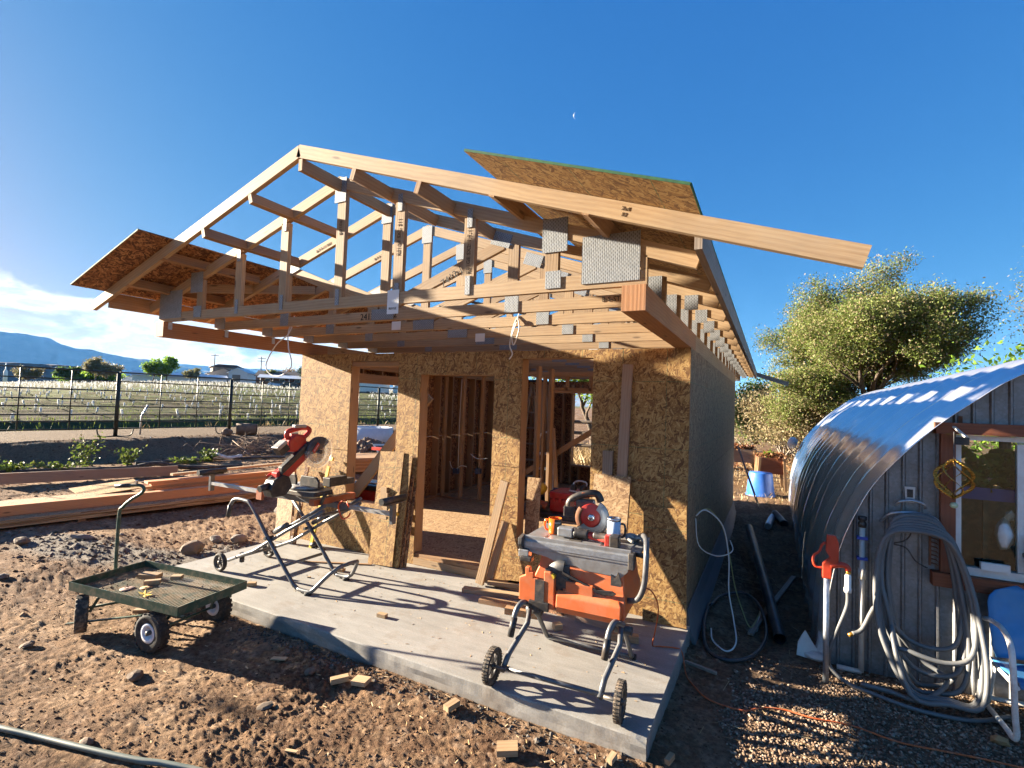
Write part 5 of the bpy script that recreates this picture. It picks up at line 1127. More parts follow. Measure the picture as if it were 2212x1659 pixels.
for x, yaw in ((.33, 0.0), (-.47, R(-32))):
    ax = V(-math.sin(yaw), math.cos(yaw), 0)
    hw = .27
    B('axle', MB().cyl(V(x, 0, .005) - ax * hw, V(x, 0, .005) + ax * hw, .011, 8), 'green')
    for sg in (-1, 1):
        pos = V(x, 0, .008) + ax * sg * (hw + .01)
        if x < 0: pos = V(x - .02, sg * .29, .012)
        wheel(ct, pos, ax, .150, .085, 'rubber' if x > 0 else 'dustyrubber', 'hubwhite', .50, 22)
        B('axle_strut', MB().beam(V(x + (.12 if x > 0 else .05), sg * .18, .17), pos - ax * sg * .05, .014, .022), 'green')
B('swivel_plate', MB().lathe([(0, 0), (.09, 0), (.09, .012), (0, .012)], (-.47, 0, .16), Z_, 18), 'green')
B('reach_bar', MB().beam((-.47, -.02, .02), (.33, -.02, .02), .03, .012), 'green')
B('tongue_bar', MB().beam((-.66, -.30, -.10), (.10, -.02, .015), .026, .010), 'green')
# handle of the cart rising behind the deck
hpz = [(-.70 + .94 * q, .09 + .33 * q, z) for q, z in ((.10, -.02), (.02, .06), (0, .20), (0, .72), (.03, .80), (.10, .87), (.19, .93), (.215, .975), (.18, 1.005), (.08, 1.0), (-.05, .99))]
B('pull_handle', MB().tube(smooth_path(hpz, 5), .0145, 10), 'green')
B('handle_grip', MB().tube([hpz[-2], hpz[-1]], .019, 10), 'black')
B('grip_tab', MB().abox(-.575, -.555, .125, .145, 1.015, 1.05, 'z'), 'chrome')
def oncart(x, y, z): p = V(x, y, z); p.rotate(Euler((0, 0, R(8)))); return p + V(-3.985, -2.175, 0)
CG = 'wood blocks lying in the cart'
for (x, y, l, w, h, a, lab) in ((-.30, .13, .17, .085, .036, .25, 'largest pale block lying in the cart near its back rail'), (-.06, .20, .085, .06, .034, .5, 'small cube-like block near the middle of the back of the cart'), (-.13, .03, .12, .04, .036, .75, 'narrow block lying in the centre of the cart deck')):
    d = V(math.cos(a), math.sin(a), 0) * l / 2; c = V(x, y, .204 + h / 2)
    tag(MB().beam(oncart(*(c - d)), oncart(*(c + d)), w, h).build('wood_block', 'pine'), lab, 'wood offcut', CG)
for (x, y, r, m, lab) in ((-.20, -.13, .055, 'disc', 'reddish round cutting disc lying in the cart'), (-.09, -.05, .045, 'leafbrown', 'tan round sanding disc half under a block in the cart')):
    tag(MB().lathe([(.011, 0), (r, 0), (r, .003), (.011, .003)], oncart(x, y, .204), Z_, 28).build('cutting_disc', m), lab, 'disc')
lf = MB()
for k in range(6):
    a = k * 1.05 + .3; d = V(math.cos(a), math.sin(a) * .6, .1 * math.sin(k)); s_ = d.cross(Z_).normalized()
    lf.face([V(0, 0, 0), d * .04 + s_ * .014, d * .085 + Z_ * .01, d * .04 - s_ * .014])
lf = lf.build('dry_leaf', 'yellow'); lf.location = oncart(.06, -.16, .212); tag(lf, 'curled yellowish dead leaf in the near corner of the cart', 'leaf')
db = MB(); rg = random.Random(5)
for k in range(90): db.blob(oncart(rg.gauss(-.36, .16) if rg.random() < .6 else rg.uniform(-.6, .6), rg.uniform(-.28, .28), .206), rg.uniform(.003, .010), 0, .4, rg)
tag(db.build('cart_dirt', 'rock'), kind='stuff')

# ================================================================ timber stacked on the left
A_, B_ = V(-.205, -.979, 0).normalized(), V(-.979, .205, 0).normalized()      # along the stack towards the road side, and away
LO_ = V(-7.62, 1.30, 0)
def LP(a, b, z): return LO_ + A_ * a + B_ * b + Z_ * z
ZS = -.03
LG = 'sheet stack of strand board and plywood'
for k in range(5):
    b = MB().sheet(-.05 - .10 * (k % 3), 4.85 + .05 * k, .0 + .012 * ((k * 7) % 5), 1.18, .018, (), LP(0, 0, ZS + .04 + .019 * (k + 1)), A_, B_)
    # normal must point up
    if A_.cross(B_).z < 0: b = MB().sheet(.0 + .012 * ((k * 7) % 5), 1.18, -.05 - .10 * (k % 3), 4.85 + .05 * k, .018, (), LP(0, 0, ZS + .04 + .019 * (k + 1)), B_, A_)
    tag(b.build('board_sheet', 'osbsmooth'), ('topmost', 'second', 'middle', 'fourth', 'lowest')[4 - k] + ' sheet of the low board stack on the left, under the orange beam', 'board sheet', LG)
for a in (.25, 2.4, 4.5): tag(MB().beam(LP(a, .03, ZS + .018), LP(a, 1.16, ZS + .018), .089, .038).build('stack_bearer', 'fir'), {.25: 'bearer under the right end of the low board stack', 2.4: 'bearer under the middle of the low board stack', 4.5: 'bearer under the left end of the low board stack'}[a], 'bearer', 'bearers under the board stack')
tag(MB().beam(LP(.16, .33, ZS + .208), LP(5.6, .42, ZS + .208), .14, .14).build('timber_beam', 'redbeam'), 'long orange square beam lying on the board stack at the left', 'beam')
for k in range(3):
    b = MB().sheet(.48 + .02 * k, 1.20, 1.52 + .03 * k, 5.2, .018, (), LP(0, 0, ZS + .155 + .019 * (k + 1)), B_, A_)
    tag(b.build('board_sheet', 'osbsmooth'), ('lower', 'middle', 'upper')[k] + ' grey-tan sheet of the pile lying behind the orange beam', 'board sheet', LG)
PG = 'orange planks stacked behind the beam'
rg = random.Random(8)
for k in range(11):
    r_, c_ = (k, 0) if k < 9 else (k - 4, 1)
    a0, a1 = -1.05 + rg.uniform(-.1, .1), 1.50 + rg.uniform(-.15, .05)
    tag(MB().beam(LP(a0, .78 + .20 * c_ + rg.uniform(-.01, .01), ZS + .055 + .0405 * r_), LP(a1, .72 + .20 * c_, ZS + .055 + .0405 * r_), .185, .038).build('plank', 'redbeam' if k % 3 else 'fir'),
        'orange plank of the stack behind the beam, ' + ('lowest course', 'second course up', 'third course up', 'fourth course up', 'fifth course up', 'sixth course up', 'seventh course up', 'eighth course up', 'topmost course', 'far side below the top', 'far side near the top')[k], 'plank', PG)
tag(MB().beam((-8.66, .42, .43), (-8.62, 2.95, .43), .089, .038).build('long_stud', 'pine'), 'long pale two-by-four lying on top of the orange plank stack', 'stud')
tag(MB().sheet(.0, 1.0, .0, .9, .012, (), LP(1.35, .95, ZS + .27), B_, (A_ + Z_ * -.08).normalized()).build('green_edged_sheet', 'osb'), 'strand-board sheet with a sharp corner tilted against the plank stack', 'board sheet')
tag(MB().beam((-11.75, -.9, .19), (-10.98, 1.80, .15), .05, .20).build('brown_board', 'dullwood'), 'long brown board standing on edge in front of the earth bank', 'board')
tag(MB().beam((-10.7, .6, .045), (-10.35, 1.15, .045), .14, .04).build('short_board', 'dullwood'), 'short board lying flat on the ground between brown board and beam', 'board')
# black hoses and cloth along the foot of the bank, white pipe fitting
hz = lambda x, y, e=.03: (x, y, gz(x, y) + e)
tag(MB().tube(smooth_path([hz(-13.3, -2.0), hz(-13.0, -.4), hz(-12.7, .6), hz(-12.1, 1.3, .06), (-11.75, 1.75, gz(-11.75, 1.75) + .17), hz(-11.6, 2.2, .07), hz(-11.4, 2.7), hz(-11.1, 3.4)], 6), [.05] * 43, 8).build('black_hose', 'tarp'), 'thick black hose arching up off the ground at the foot of the bank', 'hose')
tag(MB().tube(smooth_path([hz(-12.9, 1.9, .04), hz(-12.6, 3.0, .04), hz(-12.2, 4.4, .04), hz(-11.8, 5.2, .04)], 6), .035, 8).build('black_pipe', 'blackpipe'), 'straight black pipe lying at the foot of the earth bank', 'pipe')
pf = thing('pipe_fitting', 'white plastic pipe elbow joined to a short pipe at the foot of the bank', 'pipe fitting', (-12.35, 3.75, gz(-12.35, 3.75) + .06))
MB().tube(smooth_path([(0, -.22, .10), (0.02, -.05, .05), (0, .12, .0), (.02, .42, .02)], 4), .05, 10).build('pipe', 'pvc', pf); MB().cyl((0, -.24, .11), (0, -.15, .09), .062, 10).build('collar', 'pvc', pf); MB().cyl((.02, .36, .02), (.02, .46, .02), .062, 10).build('collar', 'pvc', pf)

# ================================================================ stones and scraps
RG = 'stones lying in the yard'
rg = random.Random(12)
for (x, y, r, m, lab) in ((-5.70, -.90, (.13, .10, .10), 'rock', 'largest boulder beside the far left edge of the slab'), (-5.95, -.45, (.09, .07, .05), 'greyrock', 'grey jagged lump just behind the boulder by the slab'), (-5.75, -.25, (.12, .08, .06), 'greyrock', 'broken concrete lump at the far left corner of the slab'),
                          (-7.50, -1.90, (.11, .08, .05), 'rock', 'rounded tan stone alone on bare earth in front of the board stack'), (-7.10, -1.45, (.12, .07, .035), 'greyrock', 'flat grey stone in the pale rubble strip'), (-4.50, -2.84, (.055, .035, .025), 'rock', 'small tan stone left of the near cart wheel'),
                          (-3.31, -2.66, (.07, .05, .03), 'rock', 'pale flat stone in the dirt below the cart shadow'), (-2.78, -3.16, (.045, .035, .022), 'rock', 'small stone just above the green hose'), (-2.25, -2.42, (.05, .035, .010), 'rock', 'flat pale slab of stone pressed into the dirt'),
                          (-6.35, -2.42, (.07, .05, .03), 'greyrock', 'grey stone at the left picture edge beside the rubble strip'), (-4.95, .05, (.16, .10, .10), 'rock', 'stone by the left corner of the house wall'), (-6.55, 1.15, (.22, .15, .10), 'greyrock', 'low grey stone between the board stack and the house'), (-2.30, -2.02, (.04, .03, .03), 'rock', 'dark stone by the front of the slab')):
    tag(MB().blob((x, y, gz(x, y) + r[2] * .55), r, 2, .14, rg).build('stone', m), lab, 'stone', RG)
WG = 'wood scraps on the dirt'
for (x, y, l, w, h, a, lab) in ((-2.03, -2.00, .12, .045, .036, .9, 'narrow scrap block on the dirt, left of a pair'), (-1.88, -1.945, .11, .085, .03, .2, 'squarish scrap block on the dirt, right of a pair'), (-2.66, -2.00, .12, .04, .008, .35, 'thin torn splinter of board on the dirt near the slab'),
                                (-1.165, -1.875, .10, .05, .035, 1.3, 'scrap block standing in the dirt close to the slab front edge'), (-.68, -2.02, .12, .09, .035, .5, 'large scrap block at the bottom picture edge'), (-.13, -1.80, .07, .035, .03, 1.4, 'small stub of wood upright near the slab corner'),
                                (.155, -1.62, .07, .03, .03, 1.3, 'small stub of wood on the gravel by the slab corner'), (-4.42, -2.08, .13, .05, .03, .5, 'pale offcut lying under the cart'), (-1.75, -2.62, .08, .02, .006, .2, 'slim bright wood splinter on the open dirt')):
    z = gz(x, y) + h / 2 + .008; d = V(math.cos(a), math.sin(a), 0) * l / 2
    tag(MB().beam(V(x, y, z) - d, V(x, y, z) + d + V(0, 0, .006), w, h).build('wood_scrap', 'pine'), lab, 'wood offcut', WG)
hp = [(-3.9, -3.50), (-3.34, -3.36), (-3.07, -3.28), (-2.69, -3.19), (-2.37, -3.10), (-2.19, -3.03), (-1.9, -2.95), (-1.5, -2.93)]
tag(MB().tube(smooth_path([(x, y, gz(x, y) + .022) for x, y in hp], 8), .0155, 10).build('garden_hose', 'hosegreen'), 'grey-green hose lying across the dirt in the near corner', 'hose')

def scatter(name, n, pos, size, mat, tone, lvl=0, flat=.6, jit=.3, seed=1):
    """loose stones or clods as one mesh, built in numpy"""
    r = np.random.RandomState(seed); bv = np.array(ICO[lvl][0]); bf = np.array(ICO[lvl][1]); nb = len(bv)
    P_ = pos(r, n); n = len(P_); S = size(r, n); ang = r.uniform(0, 6.28, n)
    sc = np.stack([S, S * r.uniform(.6, .95, n), S * flat * r.uniform(.7, 1.1, n)], 1)
    v = bv[None] * sc[:, None] * (1 + r.uniform(-jit, jit, (n, nb, 1)))
    ca, sa = np.cos(ang)[:, None], np.sin(ang)[:, None]; tl = r.uniform(-.35, .35, n)[:, None]
    x = v[..., 0] * ca - v[..., 1] * sa; y = v[..., 0] * sa + v[..., 1] * ca; z = v[..., 2] + x * tl
    v = np.stack([x, y, z], -1) + P_[:, None]
    f = bf[None] + (np.arange(n) * nb)[:, None, None]
    o = np_mesh(name, v.reshape(-1, 3), f.reshape(-1, 3), mat, np.repeat(tone(r, n), nb), smooth=lvl > 0)
    return tag(o, kind='stuff')
def ground_pts(x0, x1, y0, y1, keep=None, up=.0):
    def f(r, n):
        x, y = r.uniform(x0, x1, n), r.uniform(y0, y1, n)
        if keep is not None: m = keep(x, y, r); x, y = x[m], y[m]
        return np.stack([x, y, ground_h(x, y) + up], 1)
    return f
offslab = lambda x, y: ~((x > -5.08) & (x < .05) & (y > -1.70))
nearw = lambda x, y, r: offslab(x, y) & (r.uniform(0, 1, len(x)) < np.clip(1.8 / np.maximum(.5, np.hypot(x - .64, y + 4.66)), 0.12, 1)) & (fbm(x * 1.7, y * 1.7, 3, 77) > .42)
scatter('dirt_clods', 90000, ground_pts(-7.5, .4, -4.4, -.2, nearw), lambda r, n: .0025 + .011 * r.power(.28, n), 'clod', lambda r, n: r.uniform(0, 1, n) ** 1.2, 0, .7, .35, 1)
scatter('dirt_clods', 9000, ground_pts(-15.1, -5.1, -3, 7.5, lambda x, y, r: offslab(x, y)), lambda r, n: .008 + .03 * r.power(.35, n), 'clod', lambda r, n: r.uniform(0, 1, n), 0, .6, .35, 2)
slabedge = lambda x, y, r: r.uniform(0, 1, len(x)) < np.exp(-((y + 1.80) / .10) ** 2)
scatter('slab_edge_rubble', 2600, ground_pts(-5.1, .05, -2.05, -1.70, slabedge), lambda r, n: .004 + .018 * r.power(.4, n), 'rubble', lambda r, n: r.uniform(0, .8, n), 0, .8, .35, 3)
scatter('rubble_strip', 5000, ground_pts(-9.5, -4.9, -2.6, .8, lambda x, y, r: r.uniform(0, 1, len(x)) < np.exp(-(((x + 6.7) / 1.5) ** 2 + ((y + 1.55 - .25 * (x + 6.7)) / .35) ** 2)) + .7 * np.exp(-(((x + 5.4) / .35) ** 2 + ((y + .6) / .7) ** 2))), lambda r, n: .008 + .035 * r.power(.4, n), 'rubble', lambda r, n: r.uniform(0, 1, n), 0, .7, .35, 4)
gkeep = lambda x, y, r: ((x > .10 + .45 * fbm(x * 2, y * 2, 2, 8)) & (y < .22 + .12 * (x - 1.3)) & (r.uniform(0, 1, len(x)) < sstep(.25, .55, fbm(x * 1.3, y * 1.3, 3, 70)) * .85 + .15))
scatter('gravel', 30000, ground_pts(.15, 3.0, -2.6, .5, gkeep, .004), lambda r, n: .007 + .009 * r.power(.6, n), 'pebble', lambda r, n: np.clip(r.normal(.5, .25, n), 0, 1), 1, .62, .12, 5)
def blades(name, n, pos, h, w, mat, tone, seed=1, bend=.35, kind='stuff'):
    r = np.random.RandomState(seed); P_ = pos(r, n); n = len(P_); H = h(r, n); W = w * r.uniform(.6, 1.3, n); a = r.uniform(0, 6.28, n); b = r.uniform(0, 6.28, n); k = r.uniform(0, bend, n) * H
    dx, dy = np.cos(a) * W, np.sin(a) * W; ox, oy = np.cos(b) * k, np.sin(b) * k
    v = np.stack([P_ - np.stack([dx, dy, 0 * dx], 1), P_ + np.stack([dx, dy, 0 * dx], 1), P_ + np.stack([ox * .45 + dx * .6, oy * .45 + dy * .6, H * .6], 1), P_ + np.stack([ox, oy, H], 1)], 1)
    f = (np.arange(n) * 4)[:, None, None] + np.array([[0, 1, 2], [0, 2, 3]])[None]
    return tag(np_mesh(name, v.reshape(-1, 3), f.reshape(-1, 3), mat, np.repeat(tone(r, n), 4)), kind=kind)
def lying(name, n, pos, l, w, mat, seed):
    r = np.random.RandomState(seed); P_ = pos(r, n); n = len(P_); l = l(r, n); a = r.uniform(0, 6.28, n); t_ = r.uniform(-.15, .15, n)
    d = np.stack([np.cos(a) * l, np.sin(a) * l, t_ * l], 1) / 2; e = np.stack([-np.sin(a) * w, np.cos(a) * w, 0 * a], 1) * r.uniform(.5, 1.5, n)[:, None]; u = np.array([0, 0, w * .5])
    v = np.stack([P_ - d - e, P_ + d - e, P_ + d + e, P_ - d + e, P_ - d + u, P_ + d + u], 1)
    f = (np.arange(n) * 6)[:, None, None] + np.array([[0, 1, 5], [0, 5, 4], [2, 3, 4], [2, 4, 5], [1, 2, 5], [3, 0, 4]])[None]
    return tag(np_mesh(name, v.reshape(-1, 3), f.reshape(-1, 3), mat, np.repeat(r.uniform(0, 1, n), 6)), kind='stuff')
lying('wood_chips', 900, ground_pts(-6, .3, -4, -1.72, lambda x, y, r: r.uniform(0, 1, len(x)) < .6, .012), lambda r, n: r.uniform(.008, .045, n), .004, 'chip', 6)
def slabpts(r, n): return np.stack([r.uniform(-4.95, -.05, n), -1.65 + 1.5 * r.power(1.6, n), np.full(n, .002)], 1)
lying('sawdust_chips', 260, slabpts, lambda r, n: r.uniform(.006, .03, n), .003, 'chip', 7)
lying('dry_stalks', 700, ground_pts(.05, 2.6, -2.4, 4, lambda x, y, r: r.uniform(0, 1, len(x)) < .5, .012), lambda r, n: r.uniform(.03, .16, n), .002, 'straw', 9)
# ================================================================ mountains
ridge('far_mountain', [(2, 470), (9, 500), (13, 496), (16.56, 489), (18.16, 486), (19.57, 466), (20.26, 421), (21.26, 392), (22.34, 385), (24.62, 334), (26.11, 328), (27.68, 303), (29.95, 256), (33.93, 206), (39.1, 140), (44, 60), (48, -20)], 6500, 'hill', 1400, 16, 3)
ridge('snowy_mesa', [(20, 250), (23.97, 334), (27.75, 420), (30.91, 414), (34.17, 414), (37.27, 421), (39.45, 411), (49.6, 383), (62.5, 266), (75, 240), (100, 200), (120, 160)], 9000, 'snowhill', 1500, 14, 11)
ridge('dark_mesa', [(2, 30), (10, 30.5), (16.69, 31.2), (20.15, 31.8), (22.07, 31.6), (23.34, 27.9), (24.66, 16.1), (25.74, 5.0), (27, -6)], 900, 'mesa', 160, 1.2, 5, -8)
ridge('low_blue_hill', [(30, -10), (34, 60), (38, 110), (44, 128), (52, 120), (60, 60), (66, -10)], 5200, 'hill', 900, 10, 17)

# ================================================================ trees
def skeleton(h, spread, trunk_r, rnd, levels=4, base=.28, up=.35, nb=(5, 4, 4, 4), shrub=False, ln=.62):
    """branches as (path, radii, level) with tips"""
    out, tips = [], []
    def grow(p, d, L, r, lv):
        pts = [p]; dd = d.copy(); n = 4 if lv < 2 else 3
        for k in range(n):
            dd = (dd + V(rnd.gauss(0, .16), rnd.gauss(0, .16), rnd.gauss(.02, .10) + (up * .12 if lv else .05))).normalized()
            pts.append(pts[-1] + dd * (L / n))
        rr = [r * (1 - .55 * k / n) for k in range(n + 1)]
        out.append((pts, rr, lv))
        if lv >= levels:
            tips.append((pts[-1], dd, lv)); tips.append((pts[-2], dd, lv)); return
        for k in range(nb[min(lv, len(nb) - 1)]):
            t = rnd.uniform(.45 if lv == 0 else .25, 1.0) if k else 1.0
            i = min(int(t * n), n - 1); q = pts[i].lerp(pts[i + 1], t * n - i) if t < 1 else pts[-1]
            a = rnd.uniform(0, 6.28) if lv else 6.28 * k / nb[0] + rnd.uniform(-.4, .4)
            tilt = rnd.uniform(.45, 1.0) * spread if k else rnd.uniform(.1, .4)
            e = V(1, 0, 0) if abs(dd.x) < .8 else V(0, 1, 0); e = (e - dd * e.dot(dd)).normalized(); f = dd.cross(e)
            nd = (dd * math.cos(tilt) + (e * math.cos(a) + f * math.sin(a)) * math.sin(tilt)); nd.z += up * .3; nd.normalize()
            grow(q, nd, L * rnd.uniform(ln * .8, ln * 1.2), rr[i] * rnd.uniform(.5, .72), lv + 1)
    if shrub:
        for k in range(nb[0]):
            a = 6.28 * k / nb[0] + rnd.uniform(-.3, .3); tilt = rnd.uniform(.1, .9) * spread
            grow(V(.08 * math.cos(a), .08 * math.sin(a), 0), V(math.cos(a) * math.sin(tilt), math.sin(a) * math.sin(tilt), math.cos(tilt)), h * rnd.uniform(.35, .5), trunk_r * rnd.uniform(.6, 1), 1)
    else: grow(V(0, 0, 0), V(rnd.uniform(-.08, .08), rnd.uniform(-.08, .08), 1).normalized(), h * base, trunk_r, 0)
    return out, tips
def leaves(tips, n, size, sig, rs, long=2.2, droop=.0, fmin=0.0):
    T = np.array([list(t[0]) for t in tips]); idx = rs.randint(0, len(T), n)
    c = T[idx] + rs.normal(0, 1, (n, 3)) * sig * np.array([1, 1, .8]); c[:, 2] -= droop * rs.uniform(0, 1, n)
    c[:, 2] = np.maximum(c[:, 2], fmin)
    a = rs.uniform(0, 6.28, n); ph = rs.normal(0, .7, n); s_ = size * rs.uniform(.6, 1.35, n)
    d = np.stack([np.cos(a) * np.cos(ph), np.sin(a) * np.cos(ph), np.sin(ph)], 1)
    r2 = rs.normal(0, 1, (n, 3)); e = np.cross(d, r2); e /= np.linalg.norm(e, axis=1)[:, None] + 1e-9
    L_ = d * (s_ * long / 2)[:, None]; W = e * (s_ / 2)[:, None]
    v = np.stack([c - L_, c + W - L_ * .1, c + L_, c - W - L_ * .1], 1)
    return v.reshape(-1, 3), (np.arange(n) * 4)[:, None] + np.arange(4)[None], idx
def tree(name, label, cat, loc, h, spread, trunk_r, leafmats, n, size, seed, group=None, levels=3, bark='bark', sig=None, squash=(1, 1, 1), **kw):
    rnd = random.Random(seed); rs = np.random.RandomState(seed)
    t_ = thing(name, label, cat, loc, 0, group)
    sk, tips = skeleton(h, spread, trunk_r, rnd, levels, **kw)
    top = max(t[0].z for t in tips); k = h / top
    S = lambda p: V(p.x * k * squash[0], p.y * k * squash[1], p.z * k * squash[2])
    b = MB()
    for pts, rr, lv in sk:
        b.tube([S(p) for p in pts], [max(.0035 * h / 5, r) for r in rr], 7 if lv == 0 else (5 if lv == 1 else 3), caps=False)
    b.build('trunk', bark, t_)
    tp = [(S(p), d, l) for p, d, l in tips]
    sig = sig or h * .055
    for j, (mat, share, tone) in enumerate(leafmats):
        v, f, idx = leaves(tp, int(n * share), size, sig, rs, kw.get('long', 2.2), fmin=.05)
        cl = rs.uniform(0, 1, len(tp))[idx]; tn = np.clip(tone + .35 * (cl - .5) + rs.normal(0, .09, len(idx)), 0, 1)
        np_mesh('crown', v, f, mat, np.repeat(tn, 4), t_)
    return t_
# big tree beyond the greenhouse and its neighbours
tree('willow_tree', 'large sunlit yellow-green tree with dark limbs rising behind the curved steel roof', 'tree', (3.75, 15.3, 0), 6.9, .95, .26, [('willow', .78, .62), ('catkin', .22, .6)], 340000, .031, 13, 'trees behind the greenhouse', 4, 'bark', .17, (1.25, 1.0, 1.0), nb=(9, 6, 5, 6), base=.17, up=.25)
tree('bare_tree', 'thinly leafed grey-twigged tree cut by the upper right picture edge', 'tree', (9.9, 16.5, 0), 7.8, .8, .2, [('catkin', .5, .5), ('willow', .5, .6)], 26000, .038, 9, 'trees behind the greenhouse', 4, 'greybark', .38, nb=(6, 5, 4, 4), base=.25, up=.3)
tree('budding_bush', 'pale tan budding brush spreading low at the left foot of the large tree', 'bush', (1.9, 16.0, .0), 3.4, 1.0, .05, [('catkin', .75, .68), ('leafyellow', .25, .5)], 30000, .042, 5, None, 3, 'greybark', .26, (1.2, 1, 1), shrub=True, nb=(11, 5, 4, 4))
tree('green_bush', 'bright green leafy branch cluster above the curved roof at the picture edge', 'bush', (6.0, 9.8, 0), 3.55, .6, .06, [('leafbright', 1.0, .35)], 5000, .06, 6, None, 3, 'bark', .22, shrub=True, nb=(9, 4, 4, 3))
tree('green_bush', 'tall green bush with upright shoots beyond the right wall of the house', 'bush', (-.15, 20.0, 0), 3.5, .55, .05, [('leafgreen', .8, .62), ('leafbright', .2, .2)], 12000, .06, 7, None, 3, 'greybark', .22, shrub=True, nb=(10, 4, 4, 3))
tree('green_bush', 'lower spreading green bush beside the tall one beyond the house', 'bush', (1.2, 21.0, 0), 2.5, .85, .05, [('leafgreen', .7, .55), ('catkin', .3, .6)], 9000, .06, 8, None, 3, 'greybark', .22, (1.3, 1, 1), shrub=True, nb=(10, 4, 4, 3))
tree('shade_tree', 'sunlit green tree framed in the back window of the house', 'tree', (-6.6, 17.5, 0), 5.5, .9, .14, [('leafbright', .6, .35), ('leafgreen', .4, .6)], 16000, .07, 10, None, 3, 'bark', .32, nb=(6, 5, 4, 3), base=.2)
# trees far across the field
FG = 'trees far across the field'
ft = lambda nm, lab, x, y, h, sp, mats, n, size, sd, sq=(1, 1, 1), **k: tree(nm, lab, 'tree' if 'tree' in nm else 'bush', (x, y, gz(x, y) - .2), h, sp, h * .03, mats, n, size, sd, FG, 3, 'bark', h * .075, sq, **k)
ft('round_tree', 'bright spring-green round tree above the metal roofs across the field', -139.3, 69.2, 6.2, .9, [('leafbright', 1.0, .5)], 6500, .26, 21, (1.25, 1.25, 1), nb=(7, 5, 4, 3), base=.14)
ft('round_tree', 'smaller bright green tree left of its larger twin across the field', -142.5, 67.3, 4.8, .9, [('leafbright', .8, .4), ('leafgreen', .2, .6)], 4000, .26, 22, (1.1, 1.1, 1), nb=(7, 5, 4, 3), base=.14)
ft('olive_tree', 'broad tan-olive budding tree across the field right of the dark green one', -143.5, 55.4, 5.8, 1.0, [('leafyellow', .7, .55), ('catkin', .3, .4)], 7500, .22, 23, (1.5, 1.5, 1), nb=(8, 5, 4, 3), base=.12)
ft('round_tree', 'dense dark green round tree across the field in front of the dark mesa', -148.4, 50.7, 3.7, .9, [('leafgreen', 1.0, .6)], 5500, .26, 24, (1.25, 1.25, 1), nb=(7, 5, 4, 3), base=.12)
ft('thin_bush', 'wispy pale bush at the left picture edge across the field', -155.5, 46.0, 4.0, 1.0, [('leafyellow', .6, .4), ('catkin', .4, .4)], 4500, .20, 25, (1.9, 1.9, 1), nb=(8, 5, 4, 3), base=.1)
ft('pale_bush', 'pale yellow bush right of the bright green trees across the field', -136.0, 73.0, 3.6, 1.0, [('leafyellow', 1.0, .5)], 3500, .2, 26, (1.7, 1.7, 1), nb=(8, 5, 4, 3), base=.1)
ft('olive_tree', 'dull green tree between the white shed and the ranch house', -123.4, 86.4, 4.2, .9, [('leafgreen', .5, .6), ('leafyellow', .5, .3)], 5000, .2, 27, (1.3, 1.3, 1), nb=(7, 5, 4, 3), base=.14)
ft('bare_tree', 'leafless brown tree behind the roof of the ranch house', -128.0, 97.5, 5.6, .9, [('catkin', 1.0, .35)], 1500, .16, 28, (1.2, 1.2, 1), nb=(7, 6, 5, 4), base=.18)
ft('conifer_tree', 'dark evergreen just left of the house corner across the field', -113.5, 91.3, 6.6, .6, [('leafdark', 1.0, .5)], 5500, .22, 29, (.85, .85, 1), nb=(9, 5, 4, 3), base=.2)
for i, (x, y, h, sd) in enumerate(((-116, 126, 5.0, 31), (-104, 130, 4.4, 32), (-90, 128, 4.6, 33))):
    ft('olive_tree', ('leftmost', 'middle', 'rightmost')[i] + ' pale tree on the skyline in the left front window', x, y, h, .95, [('leafyellow', .6, .3), ('leafgreen', .4, .4)], 3000, .24, sd, (1.3, 1.3, 1), nb=(7, 5, 4, 3), base=.14)
for i, (x, y) in enumerate(((-162, 38), (-166, 30), (-158, 58), (-152, 61))):
    tree('field_bush', ('bright green bush farthest left beneath the dark mesa', 'bright green bush cut by the picture edge beneath the dark mesa', 'low green bush behind the dark round tree', 'low green bush between dark tree and olive tree')[i], 'bush', (x, y, gz(x, y) - .3), 3.0, 1.1, .06, [('leafbright', 1.0, .55)], 4500, .28, 40 + i, 'bushes beneath the dark mesa', 3, 'bark', .5, (2.6, 2.6, 1), shrub=True, nb=(9, 4, 3, 3))
# tree outside the picture on the left whose crown dapples the gravel
tree('yard_tree', 'slim tree beyond the left picture edge that dapples the gravel with shade', 'tree', (-15.0, -5.7, .1), 7.6, .5, .07, [('willow', 1.0, .5)], 1300, .09, 50, None, 3, 'bark', .25, (.75, .75, 1), nb=(8, 4, 4, 3), base=.66, up=.3)

